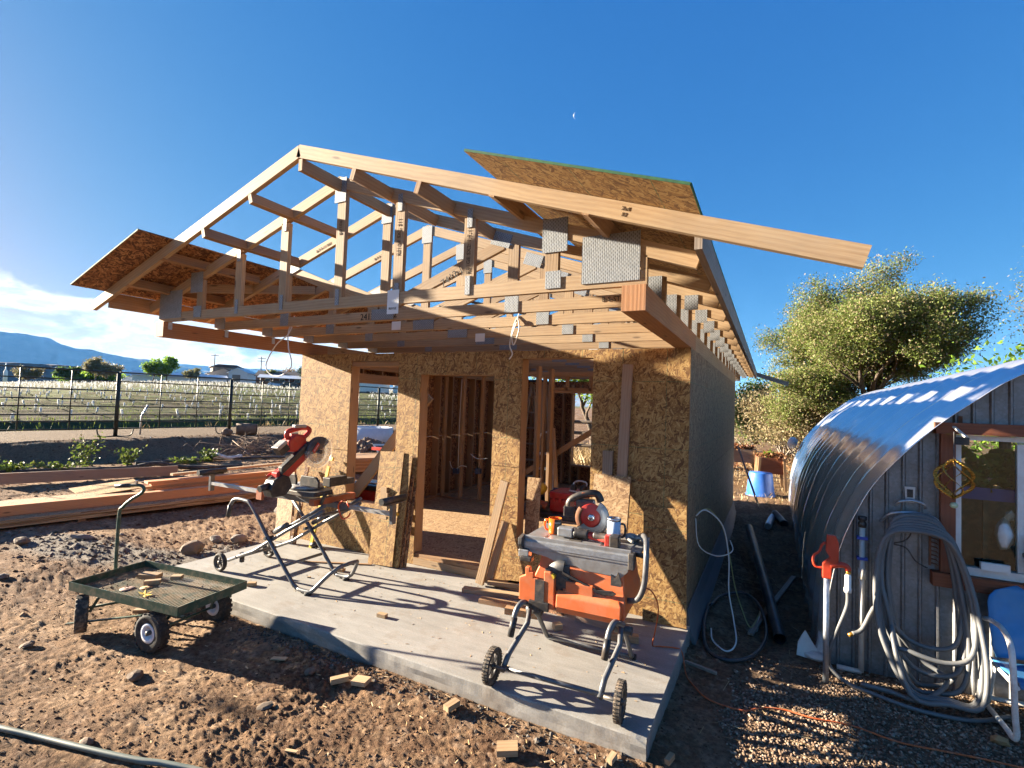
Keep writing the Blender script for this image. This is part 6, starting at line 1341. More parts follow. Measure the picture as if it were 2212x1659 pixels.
# ================================================================ buildings and poles on the rise
def gable_house(label, x, y, z, w, d, h, rise, rz, wall, roof, name='farmhouse', wins=(), cat='house', door=None, over=.35):
    t_ = thing(name, label, cat, (x, y, z), rz)
    wb = MB(); hw, hd = w / 2, d / 2
    for sy in (-1, 1):
        q = [(-hw, sy * hd, 0), (hw, sy * hd, 0), (hw, sy * hd, h), (0, sy * hd, h + rise), (-hw, sy * hd, h)]; wb.face(q if sy < 0 else q[::-1])
    for sx in (-1, 1):
        q = [(sx * hw, -hd, 0), (sx * hw, hd, 0), (sx * hw, hd, h), (sx * hw, -hd, h)]; wb.face(q if sx > 0 else q[::-1])
    wb.build('wall', wall, t_)
    rb = MB()
    for sx in (-1, 1):
        n = V(sx * rise, 0, hw).normalized(); p0 = V(0, 0, h + rise + .02); p1 = V(sx * (hw + over), 0, h - rise * over / hw + .02)
        rb.box((p0 + p1) / 2 + n * .08, ((p1 - p0).normalized(), n, V(0, 1, 0)), ((p1 - p0).length / 2, .08, hd + over))
    rb.build('roof', roof, t_)
    for (wx, wz, ww, wh) in wins:
        f = MB().abox(wx - ww / 2 - .08, wx + ww / 2 + .08, -hd - .06, -hd - .005, wz - wh / 2 - .08, wz + wh / 2 + .08); f = f.build('window', 'white', t_)
        MB().abox(wx - ww / 2, wx + ww / 2, -hd - .075, -hd - .062, wz - wh / 2, wz + wh / 2).build('pane', 'farglass', f)
    if door: MB().abox(door[0] - door[1] / 2, door[0] + door[1] / 2, -hd - .07, -hd - .005, 0, door[2]).build('door', 'greywood', t_)
    return t_
fz = lambda x, y: gz(x, y) - .1
hd_ = lambda x, y: math.atan2(y + 4.66, x - .64) - math.pi / 2
x, y = -151, 91; h1 = gable_house('tan gabled farmhouse with a dark two-storey roof block across the field', x, y, fz(x, y), 7.6, 9, 2.3, 1.7, hd_(x, y) + .1, 'stucco', 'shingle', wins=((-1.6, 1.4, .9, 1.0), (1.5, 1.4, .9, 1.0)))
MB().abox(-2.4, 5.6, 1.0, 8.0, 0, 4.5).build('upper_storey', 'stucco', h1)
b = MB(); b.abox(-2.9, 6.1, .5, 8.5, 4.502, 4.75); b.prism([(-4.2, 0), (4.2, 0), (2.6, .7), (-2.6, .7)], (1.6, 4.5, 4.751), X, Z_, 7.4); b.build('upper_roof', 'shingle', h1)
for xx in (3.2, 4.9): f = MB().abox(xx - .5, xx + .5, .93, .995, 3.0, 4.1).build('window', 'white', h1); MB().abox(xx - .4, xx + .4, .915, .928, 3.1, 4.0).build('pane', 'farglass', f)
x, y = -140.6, 90.9; gable_house('small white gabled shed beside the tan farmhouse', x, y, fz(x, y), 5.2, 7, 2.9, 1.3, hd_(x, y) - .35, 'white', 'whiteroof', 'shed', cat='shed', door=(-.4, 2.2, 2.3))
x, y = -120.4, 90.2; h3 = gable_house('brick ranch house with a pale porch roof at the house corner', x, y, fz(x, y), 9, 13.5, 2.5, 1.5, hd_(x, y) + math.pi / 2 - .15, 'brick', 'shingle', cat='house')
MB().box((-6.2, -.5, 2.45), (V(0, 1, 0), V(-.25, 0, .97), V(.97, 0, .25)), (6.3, .06, 1.8)).build('porch_roof', 'whiteroof', h3)
for yy in (-5.5, -2, 2, 5): MB().cyl((-7.6, yy, 0), (-7.6, yy, 2.1), .08, 8).build('porch_post', 'white', h3)
for yy in (-3.6, .2, 3.8): f = MB().abox(-4.565, -4.505, yy - .7, yy + .7, .9, 1.9).build('window', 'white', h3); MB().abox(-4.58, -4.567, yy - .6, yy + .6, 1.0, 1.8).build('pane', 'farglass', f)
for i, (x, y, w, l, rz) in enumerate(((-163, 74.5, 5, 9, .5), (-148, 77.5, 6, 22, .45))):
    gable_house(('short low barn with pale metal roof left of the spring-green trees', 'long low barn with pale metal roof under the spring-green trees')[i], x, y, fz(x, y) - .6, w, l, 1.7, 1.0, hd_(x, y) + math.pi / 2 + rz - .4, 'whiteroof', 'whiteroof', 'barn', cat='barn')
def pole(x, y, h, label, arms=1):
    t_ = thing('utility_pole', label, 'utility pole', (x, y, fz(x, y)), hd_(x, y), 'utility poles on the rise')
    MB().tube([(0, 0, 0), (0, 0, h)], [.16, .10], 8).build('pole', 'bark', t_)
    for k in range(arms): MB().abox(-1.0, 1.0, -.06, .06, h - .6 - .8 * k, h - .45 - .8 * k).build('cross_arm', 'bark', t_)
    for k in (-.9, -.4, .4, .9): MB().cyl((k, 0, h - .45), (k, 0, h - .28), .05, 6).build('insulator', 'darkmetal', t_)
pole(-148.7, 87.2, 8.4, 'tall pole standing left of the tan farmhouse'); pole(-127.4, 87.4, 8.0, 'pole with two cross arms right of the white shed', 2)
pole(-96, 118, 7.5, 'pole on the skyline in the left front window')
tk = thing('water_standpipe', 'slim white standpipe far off before the dark mesa', 'standpipe', (-544, 162.4, 3)); MB().lathe([(0, 0), (1.3, 0), (1.3, 10), (.5, 12), (.3, 17), (0, 17)], (0, 0, 0), Z_, 12).build('tower', 'white', tk)
def car(x, y, rz, mat, label, l=4.4, h=1.45, name='parked_car', cat='car'):
    t_ = thing(name, label, cat, (x, y, fz(x, y)), rz); hl = l / 2
    MB().prism([(-hl, .3), (hl, .3), (hl, .75), (hl * .62, .85), (hl * .28, h), (-hl * .6, h), (-hl * .85, .9), (-hl, .85)], (0, 0, 0), X, Z_, 1.7).build('body', mat, t_, bevel=.06)
    MB().prism([(hl * .55, .86), (hl * .26, h - .08), (-hl * .56, h - .08), (-hl * .76, .90)], (0, 0, 0), X, Z_, 1.72).build('side_window', 'farglass', t_)
    for sx in (-.62, .62):
        for sy in (-.82, .82): MB().lathe([(0, -.1), (.32, -.1), (.32, .1), (0, .1)], (hl * sx, sy, .32), Y, 14).build('wheel', 'rubber', t_)
car(-104.7, 75.8, hd_(-104.7, 75.8), 'tumbler', 'pale parked car in front of the brick ranch house'); car(-102.0, 77.2, hd_(-102, 77.2) + .2, 'darkmetal', 'dark parked car in front of the brick ranch house')
for i, (x, y) in enumerate(((-77.5, 78.7), (-71.2, 82.4))):
    t_ = thing('white_trailer', ('longer white box trailer seen in the left front window', 'shorter white box trailer at the right of the left front window')[i], 'trailer', (x, y, fz(x, y)), hd_(x, y) + .1)
    MB().abox(-3.6 + i, 3.6 - i, -1.1, 1.1, .6, 2.9).build('box', 'white', t_, bevel=.08); MB().abox(-3.4 + i, 3.4 - i, -1.0, 1.0, .45, .597).build('chassis', 'darkmetal', t_)
    for sx in (-1, 0): MB().lathe([(0, -.1), (.4, -.1), (.4, .1), (0, .1)], (sx, -1.0, .4), Y, 14).build('wheel', 'rubber', t_)
    MB().beam((3.4 - i, 0, .5), (4.6 - i, 0, .5), .2, .12).build('hitch', 'darkmetal', t_)

# ================================================================ pipe fence along the bank
FA, FD = V(-15.60, 2.68, 0), V(.146, .989, 0).normalized()
fences = []
def fence_panel(k, label):
    a = FA + FD * (3.04 * k); b_ = a + FD * 3.0
    za, zb = gz(a.x, a.y), gz(b_.x, b_.y)
    t_ = thing('fence_panel', label, 'fence panel', (a.x, a.y, za), 0, 'dark green pipe fence panels along the bank')
    e = V(FD.x * 3.0, FD.y * 3.0, zb - za); u = e.normalized()
    for j, z in enumerate((.23, .435, .61, .835, 1.03, 1.28, 1.545, 1.80)):
        sag = .03 if j == 1 and k == 0 else 0
        MB().tube([V(0, 0, z), e * .5 + V(0, 0, z - sag), e + V(0, 0, z)], .021 if j == 7 else .017, 6).build('rail', 'fencegreen', t_)
    for fr in (0.0, 1.0): MB().tube([e * fr + V(0, 0, -.03), e * fr + V(0, 0, 1.80)], .032, 8).build('end_post', 'fencegreen', t_)
    for fr in (.34, .67): MB().tube([e * fr + V(0, 0, .23), e * fr + V(0, 0, 1.80)], .016, 6).build('upright', 'fencegreen', t_)
    for fr, sg in ((0.0, 1), (1.0, -1)):
        p = e * fr; MB().tube(smooth_path([p + V(0, 0, .02), p + u * .24 * sg + V(0, 0, .0), p + u * .36 * sg + V(0, 0, .06), p + u * .40 * sg + V(0, 0, .23)], 4), .017, 6).build('foot_loop', 'fencegreen', t_)
    for z in (.5, 1.5): MB().cyl(e + V(0, 0, z) - u * .02, e + V(0, 0, z) + u * .07, .03, 8).build('hinge_pin', 'fencegreen', t_)
for k, lab in ((-2, 'fence panel beyond the left picture edge'), (-1, 'leftmost fence panel, cut by the left picture edge'), (0, 'middle fence panel with a bent brace on its rails, between the two joints'), (1, 'fence panel running up to the left corner of the house'), (2, 'fence panel passing behind the left corner of the house'), (3, 'fence panel seen in the left half of the left front window'), (4, 'fence panel seen in the right half of the left front window'), (5, 'farthest fence panel behind the house wall')): fence_panel(k, lab)
tag(MB().tube([FA + FD * .95 + V(-.5, 0, 1.45), FA + FD * .80 + V(-.5, 0, 1.12), FA + FD * .79 + V(-.5, 0, .55)], .025, 6).build('irrigation_riser', 'galv'), 'bent grey riser pipe standing behind the middle fence panel', 'pipe')

# ================================================================ vineyard: white grow tubes in rows
rg = random.Random(3); spots = []
for row in range(60):
    d = 8.0 + 2.6 * row + rg.uniform(-.2, .2); y = -26.0
    while y < 100:
        y += rg.uniform(1.2, 1.9); yy = y + row * 1.3
        x = (-13.95 + .10 * (yy - 1)) - d + rg.uniform(-.2, .2)
        th = math.degrees(math.atan2(yy + 4.66, -(x - .64)))
        if not (14.5 < th < 55) or 40.5 < th < 46.5: continue
        if rg.random() < .06: continue
        spots.append((math.hypot(x - .64, yy + 4.66), x, yy, rg.uniform(.32, .50), rg.gauss(0, .10), rg.gauss(0, .10)))
spots.sort()
proto = None
for i, (dist, x, y, h, tx, ty) in enumerate(spots[:300]):
    if proto is None:
        proto = MB().lathe([(.036, 0), (.040, 0), (.040, 1), (.036, 1), (.036, 0)], (0, 0, 0), Z_, 8).build('grow_tube', 'tube'); o = proto
    else: o = proto.copy(); COL.objects.link(o)
    o.location = (x, y, gz(x, y) - .02); o.scale = (1, 1, h); o.rotation_euler = (tx, ty, 0)
    tag(o, 'white plastic grow tube round a vine in the field beyond the fence', 'grow tube', 'white grow tubes standing in the vineyard rows')
b = MB()
for (dist, x, y, h, tx, ty) in spots[300:]: b.tube([(x, y, gz(x, y) - .02), (x + tx * h, y + ty * h, gz(x, y) + h)], .05, 4)
tag(b.build('grow_tubes', 'tube'), kind='stuff')
# grass, straw and weeds
def fieldpts(x0, x1, y0, y1, lo, hi, dens=None):
    def f(r, n):
        x, y = r.uniform(x0, x1, n), r.uniform(y0, y1, n); d = (-13.95 + .10 * (y - 1)) - x; th = np.degrees(np.arctan2(y + 4.66, -(x - .64)))
        m = (d > lo) & (d < hi) & (th > 13) & (th < 57)
        if dens is not None: m &= r.uniform(0, 1, n) < dens(x, y, d)
        x, y = x[m], y[m]; return np.stack([x, y, ground_h(x, y)], 1)
    return f
blades('field_grass', 60000, fieldpts(-60, -14, -3, 40, 7.5, 40, lambda x, y, d: (fbm(x * .8, y * .8, 3, 90) > .48) * np.clip(8 / d, .1, 1)), lambda r, n: r.uniform(.04, .16, n), .012, 'grass', lambda r, n: r.uniform(0, 1, n), 1)
blades('ditch_grass', 9000, fieldpts(-26, -14, -3, 30, 5.4, 8.6), lambda r, n: r.uniform(.08, .26, n), .010, 'grass', lambda r, n: r.uniform(0, .6, n), 2)
blades('dry_straw', 7000, fieldpts(-24, -14, -3, 26, 3.6, 5.8, lambda x, y, d: fbm(x * .9, y * .9, 3, 91) > .5), lambda r, n: r.uniform(.05, .30, n), .006, 'straw', lambda r, n: r.uniform(0, 1, n), 3, .8)
def weed(x, y, h, n, label, seed, mat='grass', spread=.16, stems=5, tone=.25, flower=False):
    rnd = random.Random(seed); rs = np.random.RandomState(seed); t_ = thing('weed_plant', label, 'weed', (x, y, gz(x, y)), 0, 'green weeds at the foot of the bank'); b = MB(); tips = []
    for k in range(stems):
        a = rnd.uniform(0, 6.28); s_ = spread * rnd.uniform(.2, 1); hh = h * rnd.uniform(.6, 1)
        p = [V(0, 0, 0), V(math.cos(a) * s_ * .4, math.sin(a) * s_ * .4, hh * .5), V(math.cos(a) * s_, math.sin(a) * s_, hh)]; b.tube(p, [.006, .005, .003], 4, False)
        for q in np.linspace(.15, 1, 9): tips.append((p[0].lerp(p[1], q * 2) if q < .5 else p[1].lerp(p[2], q * 2 - 1), None, 0))
    b.build('stem', 'leafgreen' if False else 'hosegreen', t_)
    v, f, idx = leaves(tips, n, .045, h * .09 + .02, rs, 1.8, fmin=.01); np_mesh('foliage', v, f, mat, np.repeat(np.clip(tone + rs.normal(0, .2, n), 0, 1), 4), t_)
    if flower:
        fb = MB()
        for p, _, _ in tips[8::9]: fb.blob(p + Z_ * .01, .022, 0, .2, rnd)
        fb.build('flower_head', 'yellow', t_)
weed(-13.25, 1.05, .72, 260, 'tallest weed at the foot of the bank with small yellow flower heads', 1, spread=.28, stems=7, flower=True)
weed(-12.95, 1.75, .42, 240, 'bushy weed right of the tallest one', 2, spread=.35, stems=7)
weed(-13.3, -1.0, .32, 420, 'broad leafy weed at the left picture edge', 3, spread=.6, stems=12, mat='leafgreen', tone=.7)
weed(-13.1, -.25, .22, 300, 'low weed left of the black hose', 4, spread=.5, stems=10)
weed(-12.95, .45, .18, 320, 'low mat of weed between the tall weed and the hose', 5, spread=.55, stems=10)
weed(-12.4, 2.9, .16, 260, 'low weed beside the arch of the black hose', 6, spread=.5, stems=9)
weed(-12.5, 3.35, .30, 260, 'weed next to the white pipe fitting', 7, spread=.35, stems=8)
bp = thing('brush_pile', 'tangled pile of dry grey brush on the bank beside the saw', 'brush pile', (-13.3, 5.4, gz(-13.3, 5.4))); rg = random.Random(9); b = MB()
for k in range(240):
    a = rg.uniform(0, 6.28); r_ = abs(rg.gauss(0, .75)); p = V(r_ * math.cos(a), r_ * 1.5 * math.sin(a), rg.uniform(0, .55) * math.exp(-r_)); d = V(rg.gauss(0, 1), rg.gauss(0, 1.2), rg.gauss(.15, .4)).normalized() * rg.uniform(.2, .7)
    b.tube([p, p + d * .5 + V(rg.gauss(0, .04), rg.gauss(0, .04), .03), p + d], [.010, .007, .003], 3, False)
b.build('twig_tangle', 'twig', bp)['kind'] = 'stuff'
for k in range(5):
    a = rg.uniform(0, 6.28); p = V(rg.gauss(0, .4), rg.gauss(0, .6), .15); d = V(rg.gauss(0, .6), rg.gauss(0, 1), .25); MB().tube([p - d, p, p + d], [.02, .018, .010], 5).build('branch', 'twig', bp)
lg = thing('cut_log', 'short cut log with dark end lying by the fence post', 'log', (-14.6, 5.9, gz(-14.6, 5.9) + .16), .9); MB().tube([(-.3, 0, 0), (0, .02, .01), (.3, 0, 0)], [.19, .185, .18], 14).build('log_body', 'rock', lg); MB().lathe([(0, 0), (.165, 0), (.165, .01), (0, .012)], (.3, 0, 0), X, 16).build('cut_face', 'bark', lg)
tag(MB().blob((-14.7, 5.3, gz(-14.7, 5.3) + .08), (.2, .16, .13), 2, .15).build('stone', 'rock'), 'stone lying against the cut log by the fence', 'stone')
tag(MB().tube([(-13.9, 7.0, gz(-13.9, 7) + .45), (-13.2, 9.0, gz(-13.2, 9) + .35)], .06, 8).build('dark_pole', 'bark'), 'dark pole lying on the bank behind the mitre saw', 'pole')
# things seen through the left front window
x, y = -7.4, 10.5
tag(MB().lathe([(0, 0), (.82, 0), (.86, .02), (.86, .72), (.80, .72), (.78, .1), (0, .1)], (-12.75, 9.6, gz(-12.75, 9.6)), Z_, 24).build('stock_tank', 'foam'), 'grey round tank seen through the left front window', 'tank')
sp_ = MB(); rg = random.Random(2)
for k in range(260): r_ = abs(rg.gauss(0, .75)); a = rg.uniform(0, 6.28); sp_.blob((-10.5 + r_ * math.cos(a), 7.15 + r_ * math.sin(a), gz(-10.5, 7.15) + max(0, .48 - .35 * r_) + rg.uniform(0, .05)), rg.uniform(.05, .17), 1, .3, rg)
tag(sp_.build('soil_heap', 'clodplain' if 'clodplain' in MAT else 'rock'), kind='stuff')
wb = thing('wheelbarrow', 'dark grey wheelbarrow seen through the left front window', 'wheelbarrow', (-8.9, 6.35, gz(-8.9, 6.35)), .9)
loft(MB(), [[V(-.28, -.2, .32), V(.25, -.2, .32), V(.25, .2, .32), V(-.28, .2, .32)], [V(-.45, -.33, .62), V(.42, -.33, .62), V(.42, .33, .62), V(-.45, .33, .62)]]).build('tray', 'darkblue', wb)
wheel(wb, (-.52, 0, .19), Y, .19, .09, 'rubber', 'hubwhite')
for sg in (-1, 1): MB().tube([(-.55, sg * .05, .22), (-.1, sg * .2, .3), (.8, sg * .30, .55)], .018, 6).build('handle', 'fir', wb); MB().tube([(.2, sg * .2, .3), (.3, sg * .22, .0)], .014, 6).build('leg', 'darkmetal', wb)
SGp = 'plywood stack outside the left front window'
for k in range(12):
    z = gz(-8.9, 5.4) + .06 + .029 * k; o_ = rg.uniform(-.02, .02)
    tag(MB().box((-8.9 + o_, 5.43 + rg.uniform(-.02, .02), z), (V(.56, .83, 0), V(0, 0, 1), V(.83, -.56, 0)), (1.22, .012, .60)).build('board_sheet', 'fir'), 'sheet ' + ('at the very bottom', 'second from the bottom', 'third from the bottom', 'fourth from the bottom', 'fifth from the bottom', 'sixth from the bottom', 'sixth from the top', 'fifth from the top', 'fourth from the top', 'third from the top', 'second from the top', 'at the very top')[k] + ' of the plywood stack outside the left window', 'board sheet', SGp)
# ================================================================ curved steel greenhouse
GT = 0.0; gc, gs = math.cos(GT), math.sin(GT); G0 = V(1.05, .25, 0)
def GW(x, y, z): return V(G0.x + x * gc - y * gs, G0.y + x * gs + y * gc, z)
gh = thing('greenhouse', 'low greenhouse with a curved polished steel roof and ribbed grey end wall', 'greenhouse', tuple(G0), GT)
prof = [(-.015, -.30), (0, -.05), (.012, .25), (.045, .55), (.11, .86), (.20, 1.11), (.31, 1.34), (.46, 1.55), (.63, 1.75), (.79, 1.91), (.93, 2.03), (1.06, 2.14), (1.20, 2.23), (1.42, 2.34), (1.65, 2.41), (1.88, 2.455), (2.10, 2.465)]
PR = [(p.x, p.y) for p in smooth_path([(a, b, 0) for a, b in prof], 5)]
PR = PR + [(4.20 - x, z) for x, z in PR[::-1][1:]]
PA = np.array(PR); TA = np.gradient(PA, axis=0); TA /= np.linalg.norm(TA, axis=1)[:, None]; NA = np.stack([-TA[:, 1], TA[:, 0]], 1)
ys = np.linspace(-.12, 8.1, 330)
ph = ((ys + .12) % .46) / .46
rib = .042 * np.exp(-((ph - .5) / .12) ** 2) + .006 * np.cos(ph * 4 * math.pi)
den_ = .006 * np.sin(np.arange(len(PR)) * .55)[:, None] * np.sin(ys * 9 + 1)[None]
W3 = np.stack([PA[:, 0][:, None] + NA[:, 0][:, None] * (rib[None] + den_), np.broadcast_to(ys[None], (len(PR), len(ys))), PA[:, 1][:, None] + NA[:, 1][:, None] * (rib[None] + den_)], -1)
n1, n2 = W3.shape[:2]; ii = np.arange(n1 - 1)[:, None]; jj = np.arange(n2 - 1)[None]
F = np.stack([ii * n2 + jj, ii * n2 + jj + 1, (ii + 1) * n2 + jj + 1, (ii + 1) * n2 + jj], -1).reshape(-1, 4)
t = NT('polished_sheet_steel'); p = t.obj(); n_ = t.noise(p, 2.2, 4, .5); sm = t.noise(t.mapping(p, (1, 6, 1)), 3, 5, .65)
t.out(t.mix(t.ramp(sm, [(.45, 0.0), (.75, .5)]), (.93, .93, .94), (.76, .75, .73)), t.math('ADD', .13, t.math('MULTIPLY', sm, .16)), 0.85, t.bump(n_, .25, .03)); MAT['steel'] = t.m
apx = int(np.argmin(np.abs(PA[:, 0] - 2.15)))
t2 = NT('added_clear_sheet'); _a = t2.N('BsdfTransparent'); _a.inputs[0].default_value = (.9, .92, .92, 1); _b = t2.N('BsdfTranslucent'); _b.inputs[0].default_value = (.8, .8, .8, 1); _c = t2.N('MixShader'); _c.inputs[0].default_value = .4
t2.l.new(_a.outputs[0], _c.inputs[1]); t2.l.new(_b.outputs[0], _c.inputs[2]); t2.l.new(_c.outputs[0], t2.n['Material Output'].inputs[0])
np_mesh('added_clear_roof_half', W3.reshape(-1, 3), F[apx * (n2 - 1):], t2.m, None, gh, True)  # added see-through half, out of view, to let daylight reach the plants
F = F[:apx * (n2 - 1)]
rf = np_mesh('curved_roof', W3.reshape(-1, 3), F, t.m, None, gh, True)
md = rf.modifiers.new('thickness', 'SOLIDIFY'); md.thickness = .004; md.offset = -1
def arch_z(x): return float(np.interp(x, PA[:len(PA) // 2 + 1, 0], PA[:len(PA) // 2 + 1, 1])) if x <= 2.1 else float(np.interp(4.2 - x, PA[:len(PA) // 2 + 1, 0], PA[:len(PA) // 2 + 1, 1]))
t = NT('ribbed_galvanised_wall'); p = t.obj(); n_ = t.noise(p, 7, 5, .65); sp_ = t.vor(p, 60, out='Color'); s2 = t.N('SeparateColor'); t.l.new(sp_, s2.inputs[0])
t.out(t.mix(t.ramp(n_, [(.42, 0.0), (.7, .6)]), t.mix(s2.outputs[0], (.20, .208, .215), (.27, .28, .29)), (.17, .145, .125)), .52, .55, t.bump(n_, .1, .01)); MAT['wallsteel'] = t.m
WX0, WX1, WZ0, WZ1 = .78, 2.9, .76, 1.79
def ribz(x): q = ((x + .03) % .105) / .105; return -.016 if .12 < q < .34 else 0.0
for s0 in np.arange(.0, 4.2, .86):
    b = MB(); bt = MB(); xs = sorted({*np.round(np.arange(s0, min(s0 + .86, 4.19), .0105), 4), s0, min(s0 + .86, 4.19)} | {x for x in (WX0, WX1) if s0 < x < s0 + .86})
    for a, c in zip(xs, xs[1:]):
        m = (a + c) / 2; ya, yc = .02 + ribz(a + 1e-5), .02 + ribz(c + 1e-5)
        def col(z0a, z1a, z0c, z1c, b=b): b.face([(a, ya, z0a), (c, yc, z0c), (c, yc, z1c), (a, ya, z1a)])
        ta, tc_ = arch_z(a) - .01, arch_z(c) - .01
        if WX0 < m < WX1: col(-.3, WZ0, -.3, WZ0); (col(WZ1, ta, WZ1, tc_, bt if WX0 <= s0 and s0 + .86 <= WX1 else b) if min(ta, tc_) > WZ1 else None)
        else: col(-.3, ta, -.3, tc_)
    if bt.f: bt.build('wall_sheet', 'wallsteel', gh)
    if b.f: 
        o = b.build('wall_sheet', 'wallsteel', gh)
rr = MB()
for s0 in (.86, 1.72): rr.abox(s0 - .012, s0 + .012, -.004, .002, 1.86, arch_z(s0) - .06, 'z')
rr.build('rusted_seam', 'rust', gh)
GP = lambda n, b, m, par=None, bev=0.0: b.build(n, m, par or gh, False, bev)
GP('trim_board', MB().abox(.70, 3.1, -.075, .0, 1.775, 1.86), 'cedar'); GP('trim_board', MB().abox(.735, .822, -.045, .0, .742, 1.773, 'z'), 'cedar')
GP('trim_board', MB().abox(.68, 3.1, -.085, .0, .640, .740), 'cedar')
wn_ = GP('window', MB().abox(.824, .860, -.02, .05, .80, 1.77, 'z').abox(.860, 2.9, -.02, .05, 1.735, 1.77).abox(.865, 2.9, -.025, .05, .742, .80), 'white')
GP('sash_stile', MB().abox(1.175, 1.215, -.005, .035, .802, 1.718, 'z'), 'white', wn_); GP('track_block', MB().abox(.96, 1.12, -.06, -.027, .80, .855), 'white', wn_)
t = NT('window_glass'); gl_ = t.N('BsdfGlossy'); gl_.inputs['Roughness'].default_value = .02; tr_ = t.N('BsdfTransparent'); tr_.inputs[0].default_value = (.82, .88, .86, 1); fr_ = t.N('Fresnel'); fr_.inputs[0].default_value = 1.5; mx = t.N('MixShader')
t.l.new(fr_.outputs[0], mx.inputs[0]); t.l.new(tr_.outputs[0], mx.inputs[1]); t.l.new(gl_.outputs[0], mx.inputs[2]); t.l.new(mx.outputs[0], t.n['Material Output'].inputs[0]); MAT['glass'] = t.m
GP('pane', MB().abox(.866, 1.174, .012, .016, .801, 1.719), 'glass', wn_); GP('pane', MB().abox(1.216, 2.85, .012, .016, .801, 1.719), 'glass', wn_)
GP('shade_bracket', MB().beam((.80, -.08, 1.83), (.85, -.16, 1.76), .02, .012), 'pvc'); GP('bracket_clip', MB().abox(.80, .88, -.12, -.076, 1.70, 1.755), 'black')
GP('rear_post', MB().abox(1.02, 1.09, 1.5, 1.57, -.2, 1.85, 'z'), 'fir'); GP('rear_post', MB().abox(1.55, 1.62, 1.5, 1.57, -.2, 2.05, 'z'), 'fir')
GP('vent_ball', MB().lathe([(0, 0), (.10, .02), (.14, .10), (.10, .18), (0, .20)], (.12, 7.95, 1.20), (-.9, 0, .3), 16), 'white')
# inside the window
def gthing(n, lab, cat, x, y, z): return thing(n, lab, cat, tuple(GW(x, y, z)), GT)
sh = gthing('plant_shelf', 'wooden shelf with a blue front strip behind the greenhouse window', 'shelf', .8, .09, 0)
MB().abox(0, 1.9, 0, .45, 1.30, 1.33).build('shelf_board', 'cedar', sh); MB().abox(0, 1.9, -.02, -.002, 1.29, 1.38).build('front_strip', 'blue', sh)
for x in (.22, .85, 1.5): MB().abox(x, x + .03, .02, .05, -.2, 1.298, 'z').build('shelf_leg', 'green', sh)
MB().abox(0, 1.9, .2, .22, .3, 1.28).build('green_backing', 'leafplain' if 'leafplain' in MAT else 'green', sh)
lt = gthing('lettuce_plants', 'leafy green lettuce growing on the shelf inside the greenhouse window', 'plant', 1.25, .22, 1.335)
rs = np.random.RandomState(4); tips = [(V(rs.uniform(-.32, .6), rs.uniform(-.12, .12), rs.uniform(.02, .30)), None, 0) for _ in range(160)]
v, f, _ = leaves(tips, 1500, .07, .022, rs, 1.2, fmin=.0); np_mesh('foliage', v, f, 'leafbright', np.repeat(rs.uniform(.2, .8, 1500), 4), lt)
MB().abox(-.36, .64, -.13, .13, 0, .04).build('seed_tray', 'darkblue', lt)
pb = gthing('plastic_bag', 'crumpled white plastic bag hanging inside the greenhouse window', 'bag', 1.12, .055, .98); MB().blob((0, 0, .08), (.075, .05, .12), 2, .16, sm=True).build('bag_body', 'plastic_bag', pb); MB().blob((.03, 0, .21), (.03, .02, .05), 1, .2).build('bag_neck', 'plastic_bag', pb)
bpt = gthing('black_pot', 'wide black plastic pot on the greenhouse window sill', 'pot', 1.36, -.09, .80); MB().lathe([(0, 0), (.13, 0), (.17, .13), (.18, .135), (.18, .15), (.16, .15), (.125, .02), (0, .02)], (0, 0, 0), Z_, 26).build('pot', 'black', bpt)
tag(MB().lathe([(0, 0), (.035, 0), (.036, .12), (.032, .12), (.031, .01), (0, .01)], tuple(GW(1.24, -.06, .955)), Z_, 18).build('tin_can', 'chrome'), 'small shiny tin can standing in the black pot on the sill', 'can')
# ---------------- spinner hanging at the window corner
sc_ = V(1.822, .05, 1.455); ws = thing('wind_spinner', 'bronze helical wind spinner with a pale green ball hanging by the greenhouse window', 'wind spinner', tuple(sc_))
for k in range(6):
    b = MB(); prev = None
    for i in range(25):
        tt = i / 24; z = .145 - .29 * tt; rad = .118 * (1 - abs(2 * tt - 1) ** 2.2) + .004; a = k * math.pi / 3 + tt * 2.6
        r1 = V(rad * math.cos(a), rad * math.sin(a), z); in_ = V(max(rad - .022, .001) * math.cos(a + .02), max(rad - .022, .001) * math.sin(a + .02), z * .93)
        if prev: b.face([prev[0], r1, in_, prev[1]], smooth=True)
        prev = (r1, in_)
    o = b.build('spinner_ribbon', 'gold', ws); md = o.modifiers.new('t', 'SOLIDIFY'); md.thickness = .003
MB().cyl((0, 0, -.15), (0, 0, .34), .0035, 6).build('spinner_cord', 'darkmetal', ws); MB().blob((0, 0, -.19), (.025, .025, .022), 2, 0, sm=True).build('glass_bead', 'palegreen', ws)
# ---------------- coiled hose on its hanger
hg = thing('hose_hanger', 'grey metal hose hanger on the ribbed greenhouse wall', 'hose hanger', (1.605, .22, 1.2))
MB().prism([(-.028, 0), (.028, 0), (.034, .12), (-.034, .12)], (0, .02, .03), X, Z_, .012).build('back_plate', 'galv', hg); MB().abox(-.018, .018, .006, .0125, .07, .13).build('plate_slot', 'black', hg)
MB().tube(smooth_path([(-.09, .0, .0), (-.07, -.03, .035), (0, -.02, .05), (.07, -.03, .035), (.09, .0, .0)], 5), .010, 8).build('hanger_bar', 'galv', hg)
MB().tube(smooth_path([(-.18, .03, -.14), (-.13, -.06, -.06), (0, -.07, -.035), (.13, -.06, -.06), (.20, .03, -.14)], 5), .012, 8).build('saddle_bar', 'galv', hg)
rg = random.Random(6); hpts = [(1.215, .02, .22), (1.28, .04, .26), (1.38, .08, .45)]
